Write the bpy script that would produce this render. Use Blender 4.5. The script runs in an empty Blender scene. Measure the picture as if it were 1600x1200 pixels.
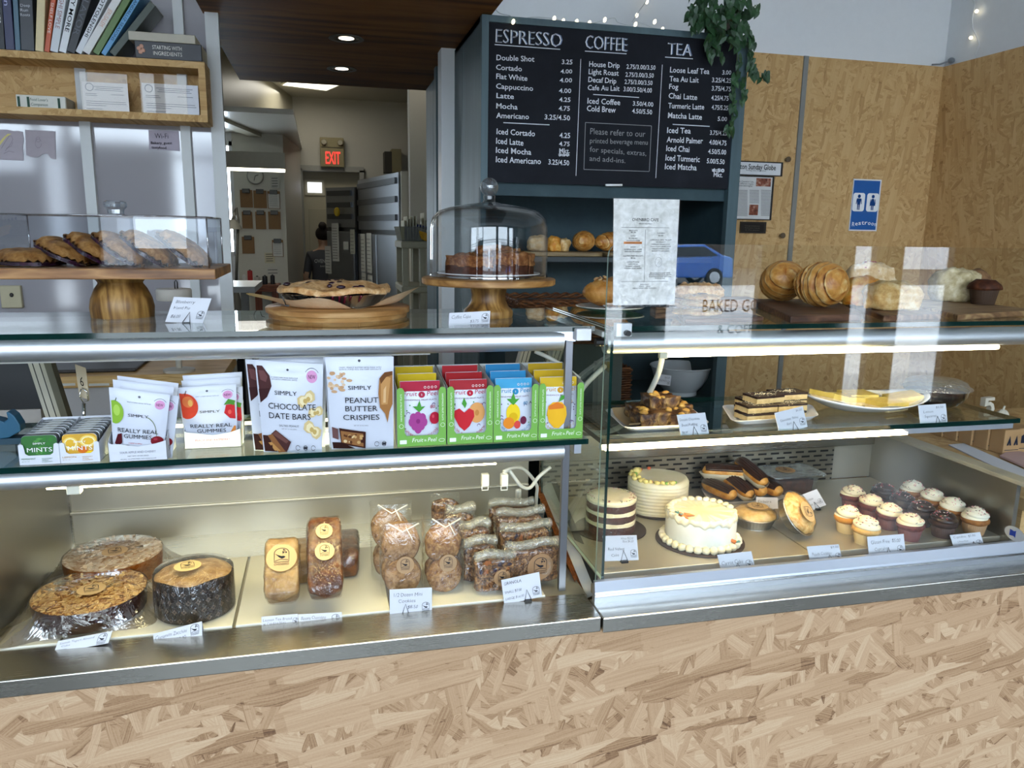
import bpy, bmesh, math, random
from mathutils import Vector, Matrix, noise
PI = math.pi
sc = bpy.context.scene
C = sc.collection
random.seed(7)

# ------------------------------------------------------------------ camera
F_PX = 1205.0                       # focal length for a 1600 x 1200 frame
EYE = Vector((0, 0, 1.62))
_y, _p, _r = (math.radians(a) for a in (13.75, 11.15, 0.9))
_f = Vector((math.sin(_y)*math.cos(_p), math.cos(_y)*math.cos(_p), -math.sin(_p)))
_rt = Vector((math.cos(_y), -math.sin(_y), 0)); _up = _rt.cross(_f)
CR = math.cos(_r)*_rt + math.sin(_r)*_up
CU = -math.sin(_r)*_rt + math.cos(_r)*_up
cam_d = bpy.data.cameras.new('camera'); cam = bpy.data.objects.new('camera', cam_d); C.objects.link(cam)
cam_d.sensor_fit = 'HORIZONTAL'; cam_d.sensor_width = 36.0; cam_d.lens = 36.0*F_PX/1600
cam_d.clip_start = 0.02; cam_d.clip_end = 200
mw = Matrix((CR, CU, -_f)).transposed().to_4x4(); mw.translation = EYE
cam.matrix_world = mw
sc.camera = cam
def at(px, py, **k):
    """the point of the plane x=, y= or z= constant that the photo shows at a pixel"""
    d = CR*((px-800)/F_PX) + CU*(-(py-600)/F_PX) + _f
    (a, v), = k.items(); i = 'xyz'.index(a)
    return EYE + d*((v-EYE[i])/d[i])

# ------------------------------------------------------------------ colour management, world, sun, daylight
sc.view_settings.view_transform = 'Standard'; sc.view_settings.look = 'None'
sc.view_settings.gamma = 1.0; sc.view_settings.use_curve_mapping = False
sc.view_settings.exposure = 0.78
cy = sc.cycles
cy.max_bounces = 9; cy.diffuse_bounces = 3; cy.glossy_bounces = 5; cy.transmission_bounces = 6
cy.transparent_max_bounces = 40; cy.caustics_reflective = False; cy.caustics_refractive = False
cy.sample_clamp_indirect = 4.0; cy.sample_clamp_direct = 0.0
cy.use_denoising = True
wd = bpy.data.worlds.new('sky'); sc.world = wd; wd.use_nodes = True
nt = wd.node_tree; bg = nt.nodes['Background']
bg.inputs[0].default_value = (0.72, 0.86, 1.0, 1); bg.inputs[1].default_value = 7.0
sun_d = bpy.data.lights.new('sun', 'SUN'); sun = bpy.data.objects.new('sun', sun_d); C.objects.link(sun)
sun_d.energy = 9.0; sun_d.angle = math.radians(0.6); sun_d.color = (1, .95, .88)
sun.rotation_euler = Vector((0.35, -1.0, -1.1)).to_track_quat('-Z', 'Y').to_euler()
WIN_Y = -2.6
OPEN = ((-4.2, -2.72, 2.1, 3.2), (-2.72, -2.45, .75, 3.2), (-2.45, -1.52, 2.4, 3.2), (-1.52, .5, .75, 3.2), (.75, 2.25, .75, 3.2), (2.5, 3.36, .75, 2.95), (4.12, 4.40, .2, 2.6), (4.58, 5.15, .2, 2.6))
for x0, x1, z0, z1 in OPEN:          # light portals: only tell the renderer where the sky comes in
    d = bpy.data.lights.new('window_portal', 'AREA'); d.shape = 'RECTANGLE'; d.size = x1-x0; d.size_y = z1-z0; d.cycles.is_portal = True
    o = bpy.data.objects.new('window_portal', d); o.location = ((x0+x1)/2, WIN_Y-.06, (z0+z1)/2); o.rotation_euler = (PI/2, 0, 0); C.objects.link(o)
def lamp(name, loc, energy, color, size, kind='POINT', rot=(0, 0, 0), size_y=None):
    d = bpy.data.lights.new(name, kind); d.energy = energy; d.color = color
    if kind == 'AREA':
        d.size = size
        if size_y: d.shape = 'RECTANGLE'; d.size_y = size_y
    else: d.shadow_soft_size = size
    o = bpy.data.objects.new(name, d); o.location = loc; o.rotation_euler = rot; C.objects.link(o); return o

# ------------------------------------------------------------------ materials
def srgb(c):
    if isinstance(c, str): c = tuple(int(c[i:i+2], 16)/255 for i in (0, 2, 4))
    return tuple(x/12.92 if x <= .04045 else ((x+.055)/1.055)**2.4 for x in c) + (1,)
MATS = {}
class N:
    def __init__(s, name):
        s.m = bpy.data.materials.new(name); s.m.use_nodes = True; s.t = s.m.node_tree; s.t.nodes.clear()
        s.out = s.n('ShaderNodeOutputMaterial')
    def n(s, typ, **k):
        x = s.t.nodes.new(typ)
        for a, v in k.items(): setattr(x, a, v)
        return x
    def l(s, a, b): s.t.links.new(a, b)
    def set(s, node, **k):
        for a, v in k.items(): node.inputs[a.replace('_', ' ')].default_value = v
    def coord(s, scale=(1, 1, 1), rot=(0, 0, 0)):
        tc = s.n('ShaderNodeTexCoord'); mp = s.n('ShaderNodeMapping')
        mp.inputs['Scale'].default_value = scale; mp.inputs['Rotation'].default_value = rot
        s.l(tc.outputs['Object'], mp.inputs['Vector']); return mp.outputs['Vector']
    def math(s, op, a, b=None, c=None, clamp=False):
        x = s.n('ShaderNodeMath', operation=op, use_clamp=clamp)
        for i, v in enumerate((a, b, c)):
            if v is None: continue
            if isinstance(v, (int, float)): x.inputs[i].default_value = v
            else: s.l(v, x.inputs[i])
        return x.outputs[0]
    def noise(s, vec, scale, detail=4, rough=.6, dist=0):
        x = s.n('ShaderNodeTexNoise'); s.l(vec, x.inputs['Vector'])
        x.inputs['Scale'].default_value = scale; x.inputs['Detail'].default_value = detail
        x.inputs['Roughness'].default_value = rough; x.inputs['Distortion'].default_value = dist
        return x.outputs['Fac']
    def ramp(s, fac, stops):
        x = s.n('ShaderNodeValToRGB'); s.l(fac, x.inputs[0]); e = x.color_ramp.elements
        while len(e) < len(stops): e.new(.5)
        for i, (p, c) in enumerate(stops): e[i].position = p; e[i].color = srgb(c)
        return x.outputs[0]
    def mix(s, fac, a, b):
        x = s.n('ShaderNodeMix', data_type='RGBA')
        for i, v in ((0, fac), (6, a), (7, b)):
            if isinstance(v, (int, float)): x.inputs[i].default_value = v
            elif isinstance(v, tuple): x.inputs[i].default_value = v
            else: s.l(v, x.inputs[i])
        return x.outputs[2]
    def bsdf(s, color=None, rough=.5, metal=0, spec=.5, **k):
        b = s.n('ShaderNodeBsdfPrincipled')
        if isinstance(color, tuple): b.inputs['Base Color'].default_value = color
        elif color is not None: s.l(color, b.inputs['Base Color'])
        if isinstance(rough, (int, float)): b.inputs['Roughness'].default_value = rough
        else: s.l(rough, b.inputs['Roughness'])
        b.inputs['Metallic'].default_value = metal; b.inputs['Specular IOR Level'].default_value = spec
        for a, v in k.items(): b.inputs[a.replace('_', ' ')].default_value = v
        s.l(b.outputs[0], s.out.inputs[0]); return b
    def bump(s, b, h, strength=.3, dist=.002):
        x = s.n('ShaderNodeBump'); x.inputs['Strength'].default_value = strength; x.inputs['Distance'].default_value = dist
        s.l(h, x.inputs['Height']); s.l(x.outputs[0], b.inputs['Normal'])
def reg(f):
    """remember materials by their arguments"""
    def g(*a, **k):
        key = (f.__name__, a, tuple(sorted(k.items())))
        if key not in MATS: MATS[key] = f(*a, **k)
        return MATS[key]
    return g
@reg
def plain(c, rough=.5, metal=0, spec=.5, vary=.06, coat=0, sss=0, tr=0):
    """one colour with a faint procedural unevenness"""
    w = N('plain_' + c); v = w.coord(); f = w.noise(v, 35, 3)
    col = srgb(c); d = tuple(max(0, x*(1-vary*2)) for x in col[:3]) + (1,); u = tuple(min(1, x*(1+vary)) for x in col[:3]) + (1,)
    b = w.bsdf(w.mix(f, d, u), rough, metal, spec)
    b.inputs['Coat Weight'].default_value = coat; b.inputs['Coat Roughness'].default_value = .08
    if sss: b.inputs['Subsurface Weight'].default_value = sss; b.inputs['Subsurface Radius'].default_value = (.01, .006, .003)
    if tr: b.inputs['Transmission Weight'].default_value = tr
    return w.m
@reg
def ink(c): return plain(c, .8, 0, .2, 0)
@reg
def mottled(stops, scale=60, rough=.6, spec=.4, bump=.5, bdist=.003, detail=6, stretch=(1, 1, 1), dist=.3, metal=0, coat=0, name='mottled'):
    w = N(name); v = w.coord(stretch); f = w.noise(v, scale, detail, .65, dist)
    b = w.bsdf(w.ramp(f, stops), rough, metal, spec); b.inputs['Coat Weight'].default_value = coat; b.inputs['Coat Roughness'].default_value = .15
    if bump: w.bump(b, f, bump, bdist)
    return w.m
@reg
def wood(c1, c2, c3, scale=8, rough=.45, axis='x', rings=1.0, spec=.4):
    w = N('wood'); st = {'x': (.12, 1, 1), 'y': (1, .12, 1), 'z': (1, 1, .12)}[axis]
    v = w.coord(st); big = w.noise(v, scale, 3, .5, 1.5); fine = w.noise(v, scale*9, 4, .7, .3)
    wv = w.math('FRACT', w.math('MULTIPLY', big, 7*rings))
    tri = w.math('ABSOLUTE', w.math('SUBTRACT', wv, .5))
    f = w.math('ADD', w.math('MULTIPLY', tri, .9), w.math('MULTIPLY', fine, .55))
    b = w.bsdf(w.ramp(f, ((.2, c1), (.5, c2), (.8, c3))), rough, 0, spec)
    w.bump(b, fine, .15, .001); return w.m
@reg
def osb(axis, pal, density=1.0, rough=.75):
    """pressed strand board: layers of stretched cells, each layer of strands lying at its own angle"""
    w = N('strand_board'); tc = w.n('ShaderNodeTexCoord'); sep = w.n('ShaderNodeSeparateXYZ'); w.l(tc.outputs['Object'], sep.inputs[0])
    cmb = w.n('ShaderNodeCombineXYZ')
    a, b_ = {'xz': (0, 2), 'yz': (1, 2), 'zx': (2, 0), 'zy': (2, 1), 'xy': (0, 1)}[axis]
    w.l(sep.outputs[a], cmb.inputs[0]); w.l(sep.outputs[b_], cmb.inputs[1])
    wob = w.n('ShaderNodeTexNoise'); w.l(cmb.outputs[0], wob.inputs['Vector']); wob.inputs['Scale'].default_value = 9
    vm = w.n('ShaderNodeVectorMath', operation='SCALE'); w.l(wob.outputs['Color'], vm.inputs[0]); vm.inputs[3].default_value = .012
    va = w.n('ShaderNodeVectorMath', operation='ADD'); w.l(cmb.outputs[0], va.inputs[0]); w.l(vm.outputs[0], va.inputs[1])
    base = va.outputs[0]; tone = None; edge = None
    rnd = random.Random(3)
    for i, ang in enumerate((4, -14, 22, -38, 42, -68, 80, -9)):
        mp = w.n('ShaderNodeMapping'); w.l(base, mp.inputs[0])
        mp.inputs['Rotation'].default_value = (0, 0, math.radians(ang)); mp.inputs['Location'].default_value = (rnd.random()*9, rnd.random()*9, i*3.1)
        L = (7, 6, 8, 9, 10, 12, 12, 8)[i]*density; Wd = (30, 27, 34, 36, 46, 60, 56, 36)[i]*density
        m2 = w.n('ShaderNodeVectorMath', operation='MULTIPLY'); w.l(mp.outputs[0], m2.inputs[0]); m2.inputs[1].default_value = (L, Wd, 1)
        vo = w.n('ShaderNodeTexVoronoi', voronoi_dimensions='2D', distance='CHEBYCHEV'); w.l(m2.outputs[0], vo.inputs['Vector']); vo.inputs['Scale'].default_value = 1; vo.inputs['Randomness'].default_value = 1
        sp = w.n('ShaderNodeSeparateColor'); w.l(vo.outputs['Color'], sp.inputs[0])
        g = w.n('ShaderNodeTexNoise'); w.l(m2.outputs[0], g.inputs['Vector']); g.inputs['Scale'].default_value = 2.6; g.inputs['Detail'].default_value = 3
        g2 = w.n('ShaderNodeVectorMath', operation='MULTIPLY'); w.l(m2.outputs[0], g2.inputs[0]); g2.inputs[1].default_value = (.3, 4.5, 1); w.l(g2.outputs[0], g.inputs['Vector'])
        t = w.math('ADD', w.math('ADD', w.math('MULTIPLY', sp.outputs[0], .36), .08), w.math('MULTIPLY', g.outputs['Fac'], .50))
        ed = w.math('SMOOTH_MIN', w.math('MULTIPLY', vo.outputs['Distance'], 1.0), 1.0, .05)
        # a rim darkens where one strand dips under the next
        rim = w.math('GREATER_THAN', vo.outputs['Distance'], .62)
        t = w.math('SUBTRACT', t, w.math('MULTIPLY', rim, .10))
        if tone is None: tone = t
        else:
            thr = (.0, .35, .45, .55, .60, .74, .80, .58)[i]
            msk = w.math('GREATER_THAN', sp.outputs[1], thr)
            x = w.n('ShaderNodeMix', data_type='FLOAT'); w.l(msk, x.inputs[0]); w.l(tone, x.inputs[2]); w.l(t, x.inputs[3]); tone = x.outputs[0]
    mp = w.n('ShaderNodeMapping'); w.l(cmb.outputs[0], mp.inputs[0]); mp.inputs['Scale'].default_value = (26*density, 130*density, 1); mp.inputs['Rotation'].default_value = (0, 0, .35)
    sl = w.noise(mp.outputs[0], 1.0, 3, .6, .6); fl = w.noise(cmb.outputs[0], 240*density, 2)
    tone = w.math('SUBTRACT', tone, w.math('MULTIPLY', w.math('GREATER_THAN', sl, .665), .13)); tone = w.math('ADD', tone, w.math('MULTIPLY', w.math('SUBTRACT', fl, .5), .16))
    b = w.bsdf(w.ramp(tone, pal), rough, 0, .3); w.bump(b, tone, .12, .002); return w.m
def _schlick(w, f0, power=5.0):
    g = w.n('ShaderNodeNewGeometry'); d = w.n('ShaderNodeVectorMath', operation='DOT_PRODUCT')
    w.l(g.outputs['Incoming'], d.inputs[0]); w.l(g.outputs['Normal'], d.inputs[1])
    c = w.math('ABSOLUTE', d.outputs['Value']); p = w.math('POWER', w.math('SUBTRACT', 1.0, c, clamp=True), power)
    return w.math('ADD', w.math('MULTIPLY', p, 1-f0), f0, clamp=True)
@reg
def clear(tint='ffffff', f0=.045, rough=0.0, haze=0.0, bump=0.0, bscale=60, hazec='dfe6ec', stretch=(1, 1, 1)):
    """clear sheet: see-through with Fresnel reflection, a tint and optionally a milky part or wrinkles"""
    w = N('clear'); tr = w.n('ShaderNodeBsdfTransparent'); tr.inputs[0].default_value = srgb(tint)
    gl = w.n('ShaderNodeBsdfGlossy'); gl.inputs['Roughness'].default_value = rough; gl.inputs[0].default_value = (1, 1, 1, 1)
    if bump:
        f = w.noise(w.coord(stretch), bscale, 3, .5, 1.2); x = w.n('ShaderNodeBump'); x.inputs['Strength'].default_value = bump; x.inputs['Distance'].default_value = .01
        w.l(f, x.inputs['Height']); w.l(x.outputs[0], gl.inputs['Normal'])
    mx = w.n('ShaderNodeMixShader'); w.l(_schlick(w, f0), mx.inputs[0]); w.l(tr.outputs[0], mx.inputs[1]); w.l(gl.outputs[0], mx.inputs[2])
    last = mx.outputs[0]
    if haze:
        df = w.n('ShaderNodeBsdfDiffuse'); df.inputs[0].default_value = srgb(hazec); m2 = w.n('ShaderNodeMixShader'); m2.inputs[0].default_value = haze
        w.l(last, m2.inputs[1]); w.l(df.outputs[0], m2.inputs[2]); last = m2.outputs[0]
    w.l(last, w.out.inputs[0]); return w.m
@reg
def emit(c, s):
    w = N('lit'); e = w.n('ShaderNodeEmission'); e.inputs[0].default_value = srgb(c); e.inputs[1].default_value = s; w.l(e.outputs[0], w.out.inputs[0]); return w.m
@reg
def metal(c, rough=.3, stretch=(1, 30, 30), scale=12, amt=.12, bump=.03, met=1.0):
    w = N('metal'); v = w.coord(stretch); f = w.noise(v, scale, 4, .7); big = w.noise(w.coord(), 4, 2)
    r = w.math('ADD', w.math('MULTIPLY', f, amt), w.math('ADD', w.math('MULTIPLY', big, amt), rough-amt))
    b = w.bsdf(srgb(c), r, met)
    if bump: w.bump(b, f, bump, .002)
    return w.m

# ------------------------------------------------------------------ mesh building
_TXT = {}
def text_mesh(s, fat=0.0):
    key = (s, fat)
    if key not in _TXT:
        cu = bpy.data.curves.new('t', 'FONT'); cu.body = s; cu.size = 1; cu.resolution_u = 2; cu.offset = fat
        o = bpy.data.objects.new('t', cu); C.objects.link(o); dg = bpy.context.evaluated_depsgraph_get(); dg.update()
        me = o.evaluated_get(dg).to_mesh()
        vs = [(v.co.x, v.co.y) for v in me.vertices]; fs = [tuple(p.vertices) for p in me.polygons]
        o.evaluated_get(dg).to_mesh_clear(); bpy.data.objects.remove(o); bpy.data.curves.remove(cu)
        x0 = min((v[0] for v in vs), default=0); x1 = max((v[0] for v in vs), default=1)
        _TXT[key] = ([(x-x0, y) for x, y in vs], fs, max(x1-x0, 1e-4))
    return _TXT[key]
CAP = .70
class MB:
    def __init__(s): s.bm = bmesh.new(); s.mi = 0
    def face(s, vs):
        try:
            f = s.bm.faces.new(vs); f.material_index = s.mi; return f
        except ValueError: return None
    def poly(s, pts): return s.face([s.bm.verts.new(p) for p in pts])
    def box(s, x0, x1, y0, y1, z0, z1, M=None):
        p = [Vector((x, y, z)) for z in (z0, z1) for y in (y0, y1) for x in (x0, x1)]
        if M: p = [M @ q for q in p]
        v = [s.bm.verts.new(q) for q in p]
        for q in ((0, 2, 3, 1), (4, 5, 7, 6), (0, 1, 5, 4), (2, 6, 7, 3), (0, 4, 6, 2), (1, 3, 7, 5)): s.face([v[i] for i in q])
        return s
    def hexa(s, b, t):
        """four bottom and four top corners"""
        v = [s.bm.verts.new(q) for q in list(b)+list(t)]
        for q in ((3, 2, 1, 0), (4, 5, 6, 7), (0, 1, 5, 4), (1, 2, 6, 5), (2, 3, 7, 6), (3, 0, 4, 7)): s.face([v[i] for i in q])
        return s
    def grid(s, fn, nu, nv, cu=False, cv=False):
        g = [[s.bm.verts.new(fn(i/nu, j/nv)) for j in range(nv if cv else nv+1)] for i in range(nu if cu else nu+1)]
        for i in range(nu):
            for j in range(nv):
                a = g[i]; b = g[(i+1) % len(g)]; j2 = (j+1) % len(a)
                s.face([a[j], b[j], b[j2], a[j2]])
        return g
    def lathe(s, prof, c=(0, 0, 0), n=40, M=None, sq=None, cap0=False, cap1=False):
        """profile of (r, z) turned about z; sq(angle, r, z) may return another r"""
        c = Vector(c); rings = []
        for r, z in prof:
            if r < 1e-6:
                p = Vector((0, 0, z)); rings.append([s.bm.verts.new(c + (M @ p if M else p))]); continue
            ring = []
            for k in range(n):
                a = 2*PI*k/n; q = sq(a, r, z) if sq else r
                rr, zz = q if isinstance(q, tuple) else (q, z)
                p = Vector((rr*math.cos(a), rr*math.sin(a), zz)); ring.append(s.bm.verts.new(c + (M @ p if M else p)))
            rings.append(ring)
        for a, b in zip(rings, rings[1:]):
            for k in range(n):
                k2 = (k+1) % n
                if len(a) == 1 and len(b) == 1: continue
                if len(a) == 1: s.face([a[0], b[k2], b[k]][::-1])
                elif len(b) == 1: s.face([a[k], a[k2], b[0]])
                else: s.face([a[k], a[k2], b[k2], b[k]])
        if cap0 and len(rings[0]) > 1: s.face(rings[0][::-1])
        if cap1 and len(rings[-1]) > 1: s.face(rings[-1])
        return s
    def tube(s, pts, r, n=8, cap=True, flat=None):
        pts = [Vector(p) for p in pts]; rings = []; up = None
        for i, p in enumerate(pts):
            t = (pts[min(i+1, len(pts)-1)] - pts[max(i-1, 0)]).normalized()
            if up is None: up = Vector((0, 0, 1)) if abs(t.z) < .9 else Vector((1, 0, 0))
            u = (up - t*up.dot(t)).normalized(); up = u; v = t.cross(u)
            rr = r[i] if isinstance(r, (list, tuple)) else r
            rings.append([s.bm.verts.new(p + (u*math.cos(2*PI*k/n)*(flat or 1) + v*math.sin(2*PI*k/n))*rr) for k in range(n)])
        for a, b in zip(rings, rings[1:]):
            for k in range(n): s.face([a[k], a[(k+1) % n], b[(k+1) % n], b[k]])
        if cap: s.face(rings[0][::-1]); s.face(rings[-1])
        return s
    def ell(s, c, rx, ry, rz, n=20, m=12, M=None, f=None):
        c = Vector(c)
        prof = [(math.sin(PI*i/m), -math.cos(PI*i/m)) for i in range(m+1)]; rings = []
        for r, z in prof:
            k_ = 1 if r < 1e-5 else n; ring = []
            for k in range(k_):
                a = 2*PI*k/n; d = Vector((r*math.cos(a), r*math.sin(a), z)); q = Vector((d.x*rx, d.y*ry, d.z*rz))
                if f: q = f(q, d)
                ring.append(s.bm.verts.new(c + (M @ q if M else q)))
            rings.append(ring)
        for a, b in zip(rings, rings[1:]):
            for k in range(n):
                k2 = (k+1) % n
                if len(a) == 1: s.face([a[0], b[k2], b[k]][::-1])
                elif len(b) == 1: s.face([a[k], a[k2], b[0]])
                else: s.face([a[k], a[k2], b[k2], b[k]])
        return s
    def prism(s, poly, O, U, V, t, taper=1.0):
        """outline (x, y) on the plane O, U, V, thickness t along U x V"""
        O, U, V = Vector(O), Vector(U), Vector(V); Nn = U.cross(V).normalized()
        a = [s.bm.verts.new(O+U*x+V*y) for x, y in poly]; b = [s.bm.verts.new(O+U*x*taper+V*y*taper+Nn*t) for x, y in poly]
        s.face(a[::-1]); s.face(b)
        for i in range(len(a)): j = (i+1) % len(a); s.face([a[i], a[j], b[j], b[i]])
        return s
    def flat(s, poly, O, U, V):
        s.poly([Vector(O)+Vector(U)*x+Vector(V)*y for x, y in poly]); return s
    def stroke(s, pts, wd, O, U, V, close=False):
        O, U, V = Vector(O), Vector(U), Vector(V); p = [Vector(q) for q in pts]; n = len(p)
        L = []
        for i in range(n):
            a = p[(i-1) % n] if close else p[max(i-1, 0)]; b = p[(i+1) % n] if close else p[min(i+1, n-1)]
            t = (b-a); t = t.normalized() if t.length > 1e-9 else Vector((1, 0)); m = Vector((-t.y, t.x))*wd/2
            L.append((p[i]+m, p[i]-m))
        vs = [(s.bm.verts.new(O+U*a.x+V*a.y), s.bm.verts.new(O+U*b.x+V*b.y)) for a, b in L]
        for i in range(n if close else n-1): a, b = vs[i], vs[(i+1) % n]; s.face([a[0], a[1], b[1], b[0]])
        return s
    def text(s, t, O, U, V, x, y, h, w=None, align='l', shear=0, jit=0, fat=0.0):
        """lettering on the plane O, U, V: baseline start (x, y), capital height h, optional total width w"""
        vs, fs, wd = text_mesh(t, fat); k = h/CAP; kx = (w/wd) if w else k*.95
        W = wd*kx; x0 = x - (W if align == 'r' else W/2 if align == 'c' else 0)
        O, U, V = Vector(O), Vector(U), Vector(V)
        if jit:
            b = [s.bm.verts.new(O + U*(x0+vx*kx+shear*vy*k + jit*h*noise.noise((vx*1.7+x*90, vy*2, y*70))) + V*(y+vy*k + jit*h*noise.noise((vx*1.5+x*50, 7.3, y*90)))) for vx, vy in vs]
        else: b = [s.bm.verts.new(O + U*(x0+vx*kx+shear*vy*k) + V*(y+vy*k)) for vx, vy in vs]
        for f in fs: s.face([b[i] for i in f])
        return s
    def ptext(s, t, p0, p1, h, y, off=.0012, fat=0.0, jit=0):
        """lettering on a wall-like plane y=const between two photo points of its baseline, capital height h px"""
        a, b = at(*p0, y=y-off), at(*p1, y=y-off); c = at(p0[0], p0[1]-h, y=y-off)
        U = (b-a); W = U.length; s.text(t, a, U/W, (0, 0, 1), 0, 0, (c-a).length, W, fat=fat, jit=jit); return s
    def disp(s, amp, scale, seed=0, oct=3, zmin=None):
        s.bm.normal_update()
        for v in s.bm.verts:
            if zmin is not None and v.co.z < zmin: continue
            d = noise.fractal(v.co*scale + Vector((seed*7.1, seed*3.3, seed)), 1.0, 2.0, oct)
            v.co += v.normal*d*amp
        return s
    def move(s, M):
        bmesh.ops.transform(s.bm, matrix=M, verts=s.bm.verts); return s
    def obj(s, name, mats, parent=None, smooth=False, world=True, bev=0, sub=0, weld=False, seg=2, solid=0):
        if weld: bmesh.ops.remove_doubles(s.bm, verts=s.bm.verts, dist=1e-5)
        bmesh.ops.recalc_face_normals(s.bm, faces=s.bm.faces) if weld else None
        me = bpy.data.meshes.new(name)
        if parent is not None and world:
            bmesh.ops.translate(s.bm, verts=s.bm.verts, vec=-wloc(parent))
        s.bm.to_mesh(me); s.bm.free()
        for m in (mats if isinstance(mats, (list, tuple)) else [mats]): me.materials.append(m)
        if smooth:
            for p in me.polygons: p.use_smooth = True
        o = bpy.data.objects.new(name, me); C.objects.link(o)
        if parent is not None: o.parent = parent
        if solid:
            m = o.modifiers.new('solid', 'SOLIDIFY'); m.thickness = solid; m.offset = 0
        if bev:
            m = o.modifiers.new('bevel', 'BEVEL'); m.width = bev; m.segments = seg; m.limit_method = 'ANGLE'; m.angle_limit = .7
        if sub:
            m = o.modifiers.new('sub', 'SUBSURF'); m.levels = sub; m.render_levels = sub
        if smooth == 'auto':
            for p in me.polygons: p.use_smooth = True
            m = o.modifiers.new('edge', 'EDGE_SPLIT'); m.split_angle = math.radians(40)
        return o
def wloc(o):
    v = Vector(o.location)
    while o.parent is not None: o = o.parent; v = v + Vector(o.location)
    return v
def tag(o, label=None, cat=None, group=None, kind=None):
    if label: o['label'] = label
    if cat: o['category'] = cat
    if group: o['group'] = group
    if kind: o['kind'] = kind
    return o
def thing(name, label, cat, loc=(0, 0, 0), group=None, rz=0):
    o = bpy.data.objects.new(name, None); C.objects.link(o); o.location = loc; o.rotation_euler = (0, 0, rz)
    o.empty_display_size = .02; return tag(o, label, cat, group)
def struct(o): o['kind'] = 'structure'; return o
def dup(root, loc, rz=None, label=None, group=None, rot=None, scale=None, mats=None):
    """a copy of a thing with copies of its parts and sub-parts"""
    def cp(o, par):
        c = o.copy(); C.objects.link(c)
        if par is not None: c.parent = par
        for ch in list(o.children): cp(ch, c)
        return c
    r = cp(root, None); r.location = loc
    if rz is not None: r.rotation_euler = (0, 0, rz)
    if rot is not None: r.rotation_euler = rot
    if scale: r.scale = (scale, scale, scale) if isinstance(scale, (int, float)) else scale
    if label: r['label'] = label
    if group: r['group'] = group
    return r
def rotm(z=0, x=0, y=0): return Matrix.Rotation(z, 4, 'Z') @ Matrix.Rotation(y, 4, 'Y') @ Matrix.Rotation(x, 4, 'X')
def circ(r, n=28, cx=0, cy=0, sy=1): return [(cx+r*math.cos(2*PI*i/n), cy+r*sy*math.sin(2*PI*i/n)) for i in range(n)]
def rrect(x0, x1, y0, y1, r, n=4):
    out = []
    for cx, cy, a0 in ((x1-r, y0+r, -PI/2), (x1-r, y1-r, 0), (x0+r, y1-r, PI/2), (x0+r, y0+r, PI)):
        out += [(cx+r*math.cos(a0+PI/2*k/n), cy+r*math.sin(a0+PI/2*k/n)) for k in range(n+1)]
    return out
X, Y, Z = Vector((1, 0, 0)), Vector((0, 1, 0)), Vector((0, 0, 1))
# ================================================================== the setting
OSB_PAL = ((.17, '684b36'), (.29, '957354'), (.42, 'af8d6c'), (.60, 'be9d7c'), (.85, 'd0b595'))
OSB_BACK = ((.12, '866238'), (.26, 'b08a58'), (.46, 'c6a06b'), (.66, 'd0ad79'), (.92, 'd9ba8a'))
WHITE = plain('e3e5e6', .55, vary=.02); WARMW = plain('bdb9ac', .6, vary=.02); GREYT = plain('8d8f8c', .4, .3)
FLOOR_Z = 0
def slab(name, x0, x1, y0, y1, z0, z1, m, bev=0):
    return struct(MB().box(x0, x1, y0, y1, z0, z1).obj(name, m, bev=bev))
slab('floor', -4.6, 7.0, -2.7, 9.6, -.1, 0, mottled(((.3, '45413d'), (.6, '57524c'), (.8, '645e57')), 5, .35, bump=0, name='concrete'))
slab('ceiling', -4.6, 7.0, -2.7, 3.5, 3.6, 3.7, WHITE)
slab('wall_left_side', -4.7, -4.6, -2.7, 9.6, 0, 3.7, WHITE)
slab('wall_right_side', 7.0, 7.1, -2.7, 3.5, 0, 3.7, plain('6e5f50', .7))
# storefront behind the camera, with its openings, seen only as reflections
fw = MB(); xs = -4.6
for x0, x1, z0, z1 in OPEN:
    fw.box(xs, x0, WIN_Y-.1, WIN_Y, 0, 3.7); fw.box(x0, x1, WIN_Y-.1, WIN_Y, 0, z0); fw.box(x0, x1, WIN_Y-.1, WIN_Y, z1, 3.7); xs = x1
fw.box(xs, 7.0, WIN_Y-.1, WIN_Y, 0, 3.7)
struct(fw.obj('wall_front', plain('413c38', .7)))
for i, (x0, x1, z0, z1) in enumerate(OPEN):
    f = MB()
    for a in (x0, x1-.04): f.box(a, a+.04, WIN_Y-.09, WIN_Y-.02, z0, z1)
    for a in (z0, z1-.04): f.box(x0, x1, WIN_Y-.088, WIN_Y-.022, a, a+.04)
    f.box(x0, x1, WIN_Y-.086, WIN_Y-.024, 2.3, 2.34)
    struct(f.obj('window_%d' % (i+2), plain('2c2c2e', .4)))
sg = MB()
for t, z, h, xa, xb in (('BAKED GOODS', 1.03, .10, 2.86, 3.55), ('& COFFEE', .86, .07, 3.0, 3.4)):
    sg.text(t, (0, WIN_Y-.05, 0), X, Z, xa, z, h, xb-xa)
sgo = sg.obj('window_lettering', ink('17181a')); tag(sgo, 'black lettering on the shop window, mirrored in the display glass', 'lettering')
struct(MB().box(-60, 60, -24, WIN_Y-.11, -.45, -.25).obj('ground', mottled(((.3, '8f9092'), (.6, 'b4b5b6'), (.8, 'cfd0d0')), .5, .8, bump=0, name='street')))
for i, (xa, xb, h, c) in enumerate(((-60, -22, 5, 'b4bcc6'), (-20.5, -9, 6, 'bcc4cd'), (-6.5, 8, 6, 'aeb6c0'), (8.5, 27, 7.5, '3c332d'), (27.5, 60, 8, 'c9d0d8'))):
    struct(MB().box(xa, xb, -38.5-i*.2, -38, -.25, h).obj('wall_across_street_%d' % (i+1), plain(c, .8)))
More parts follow.
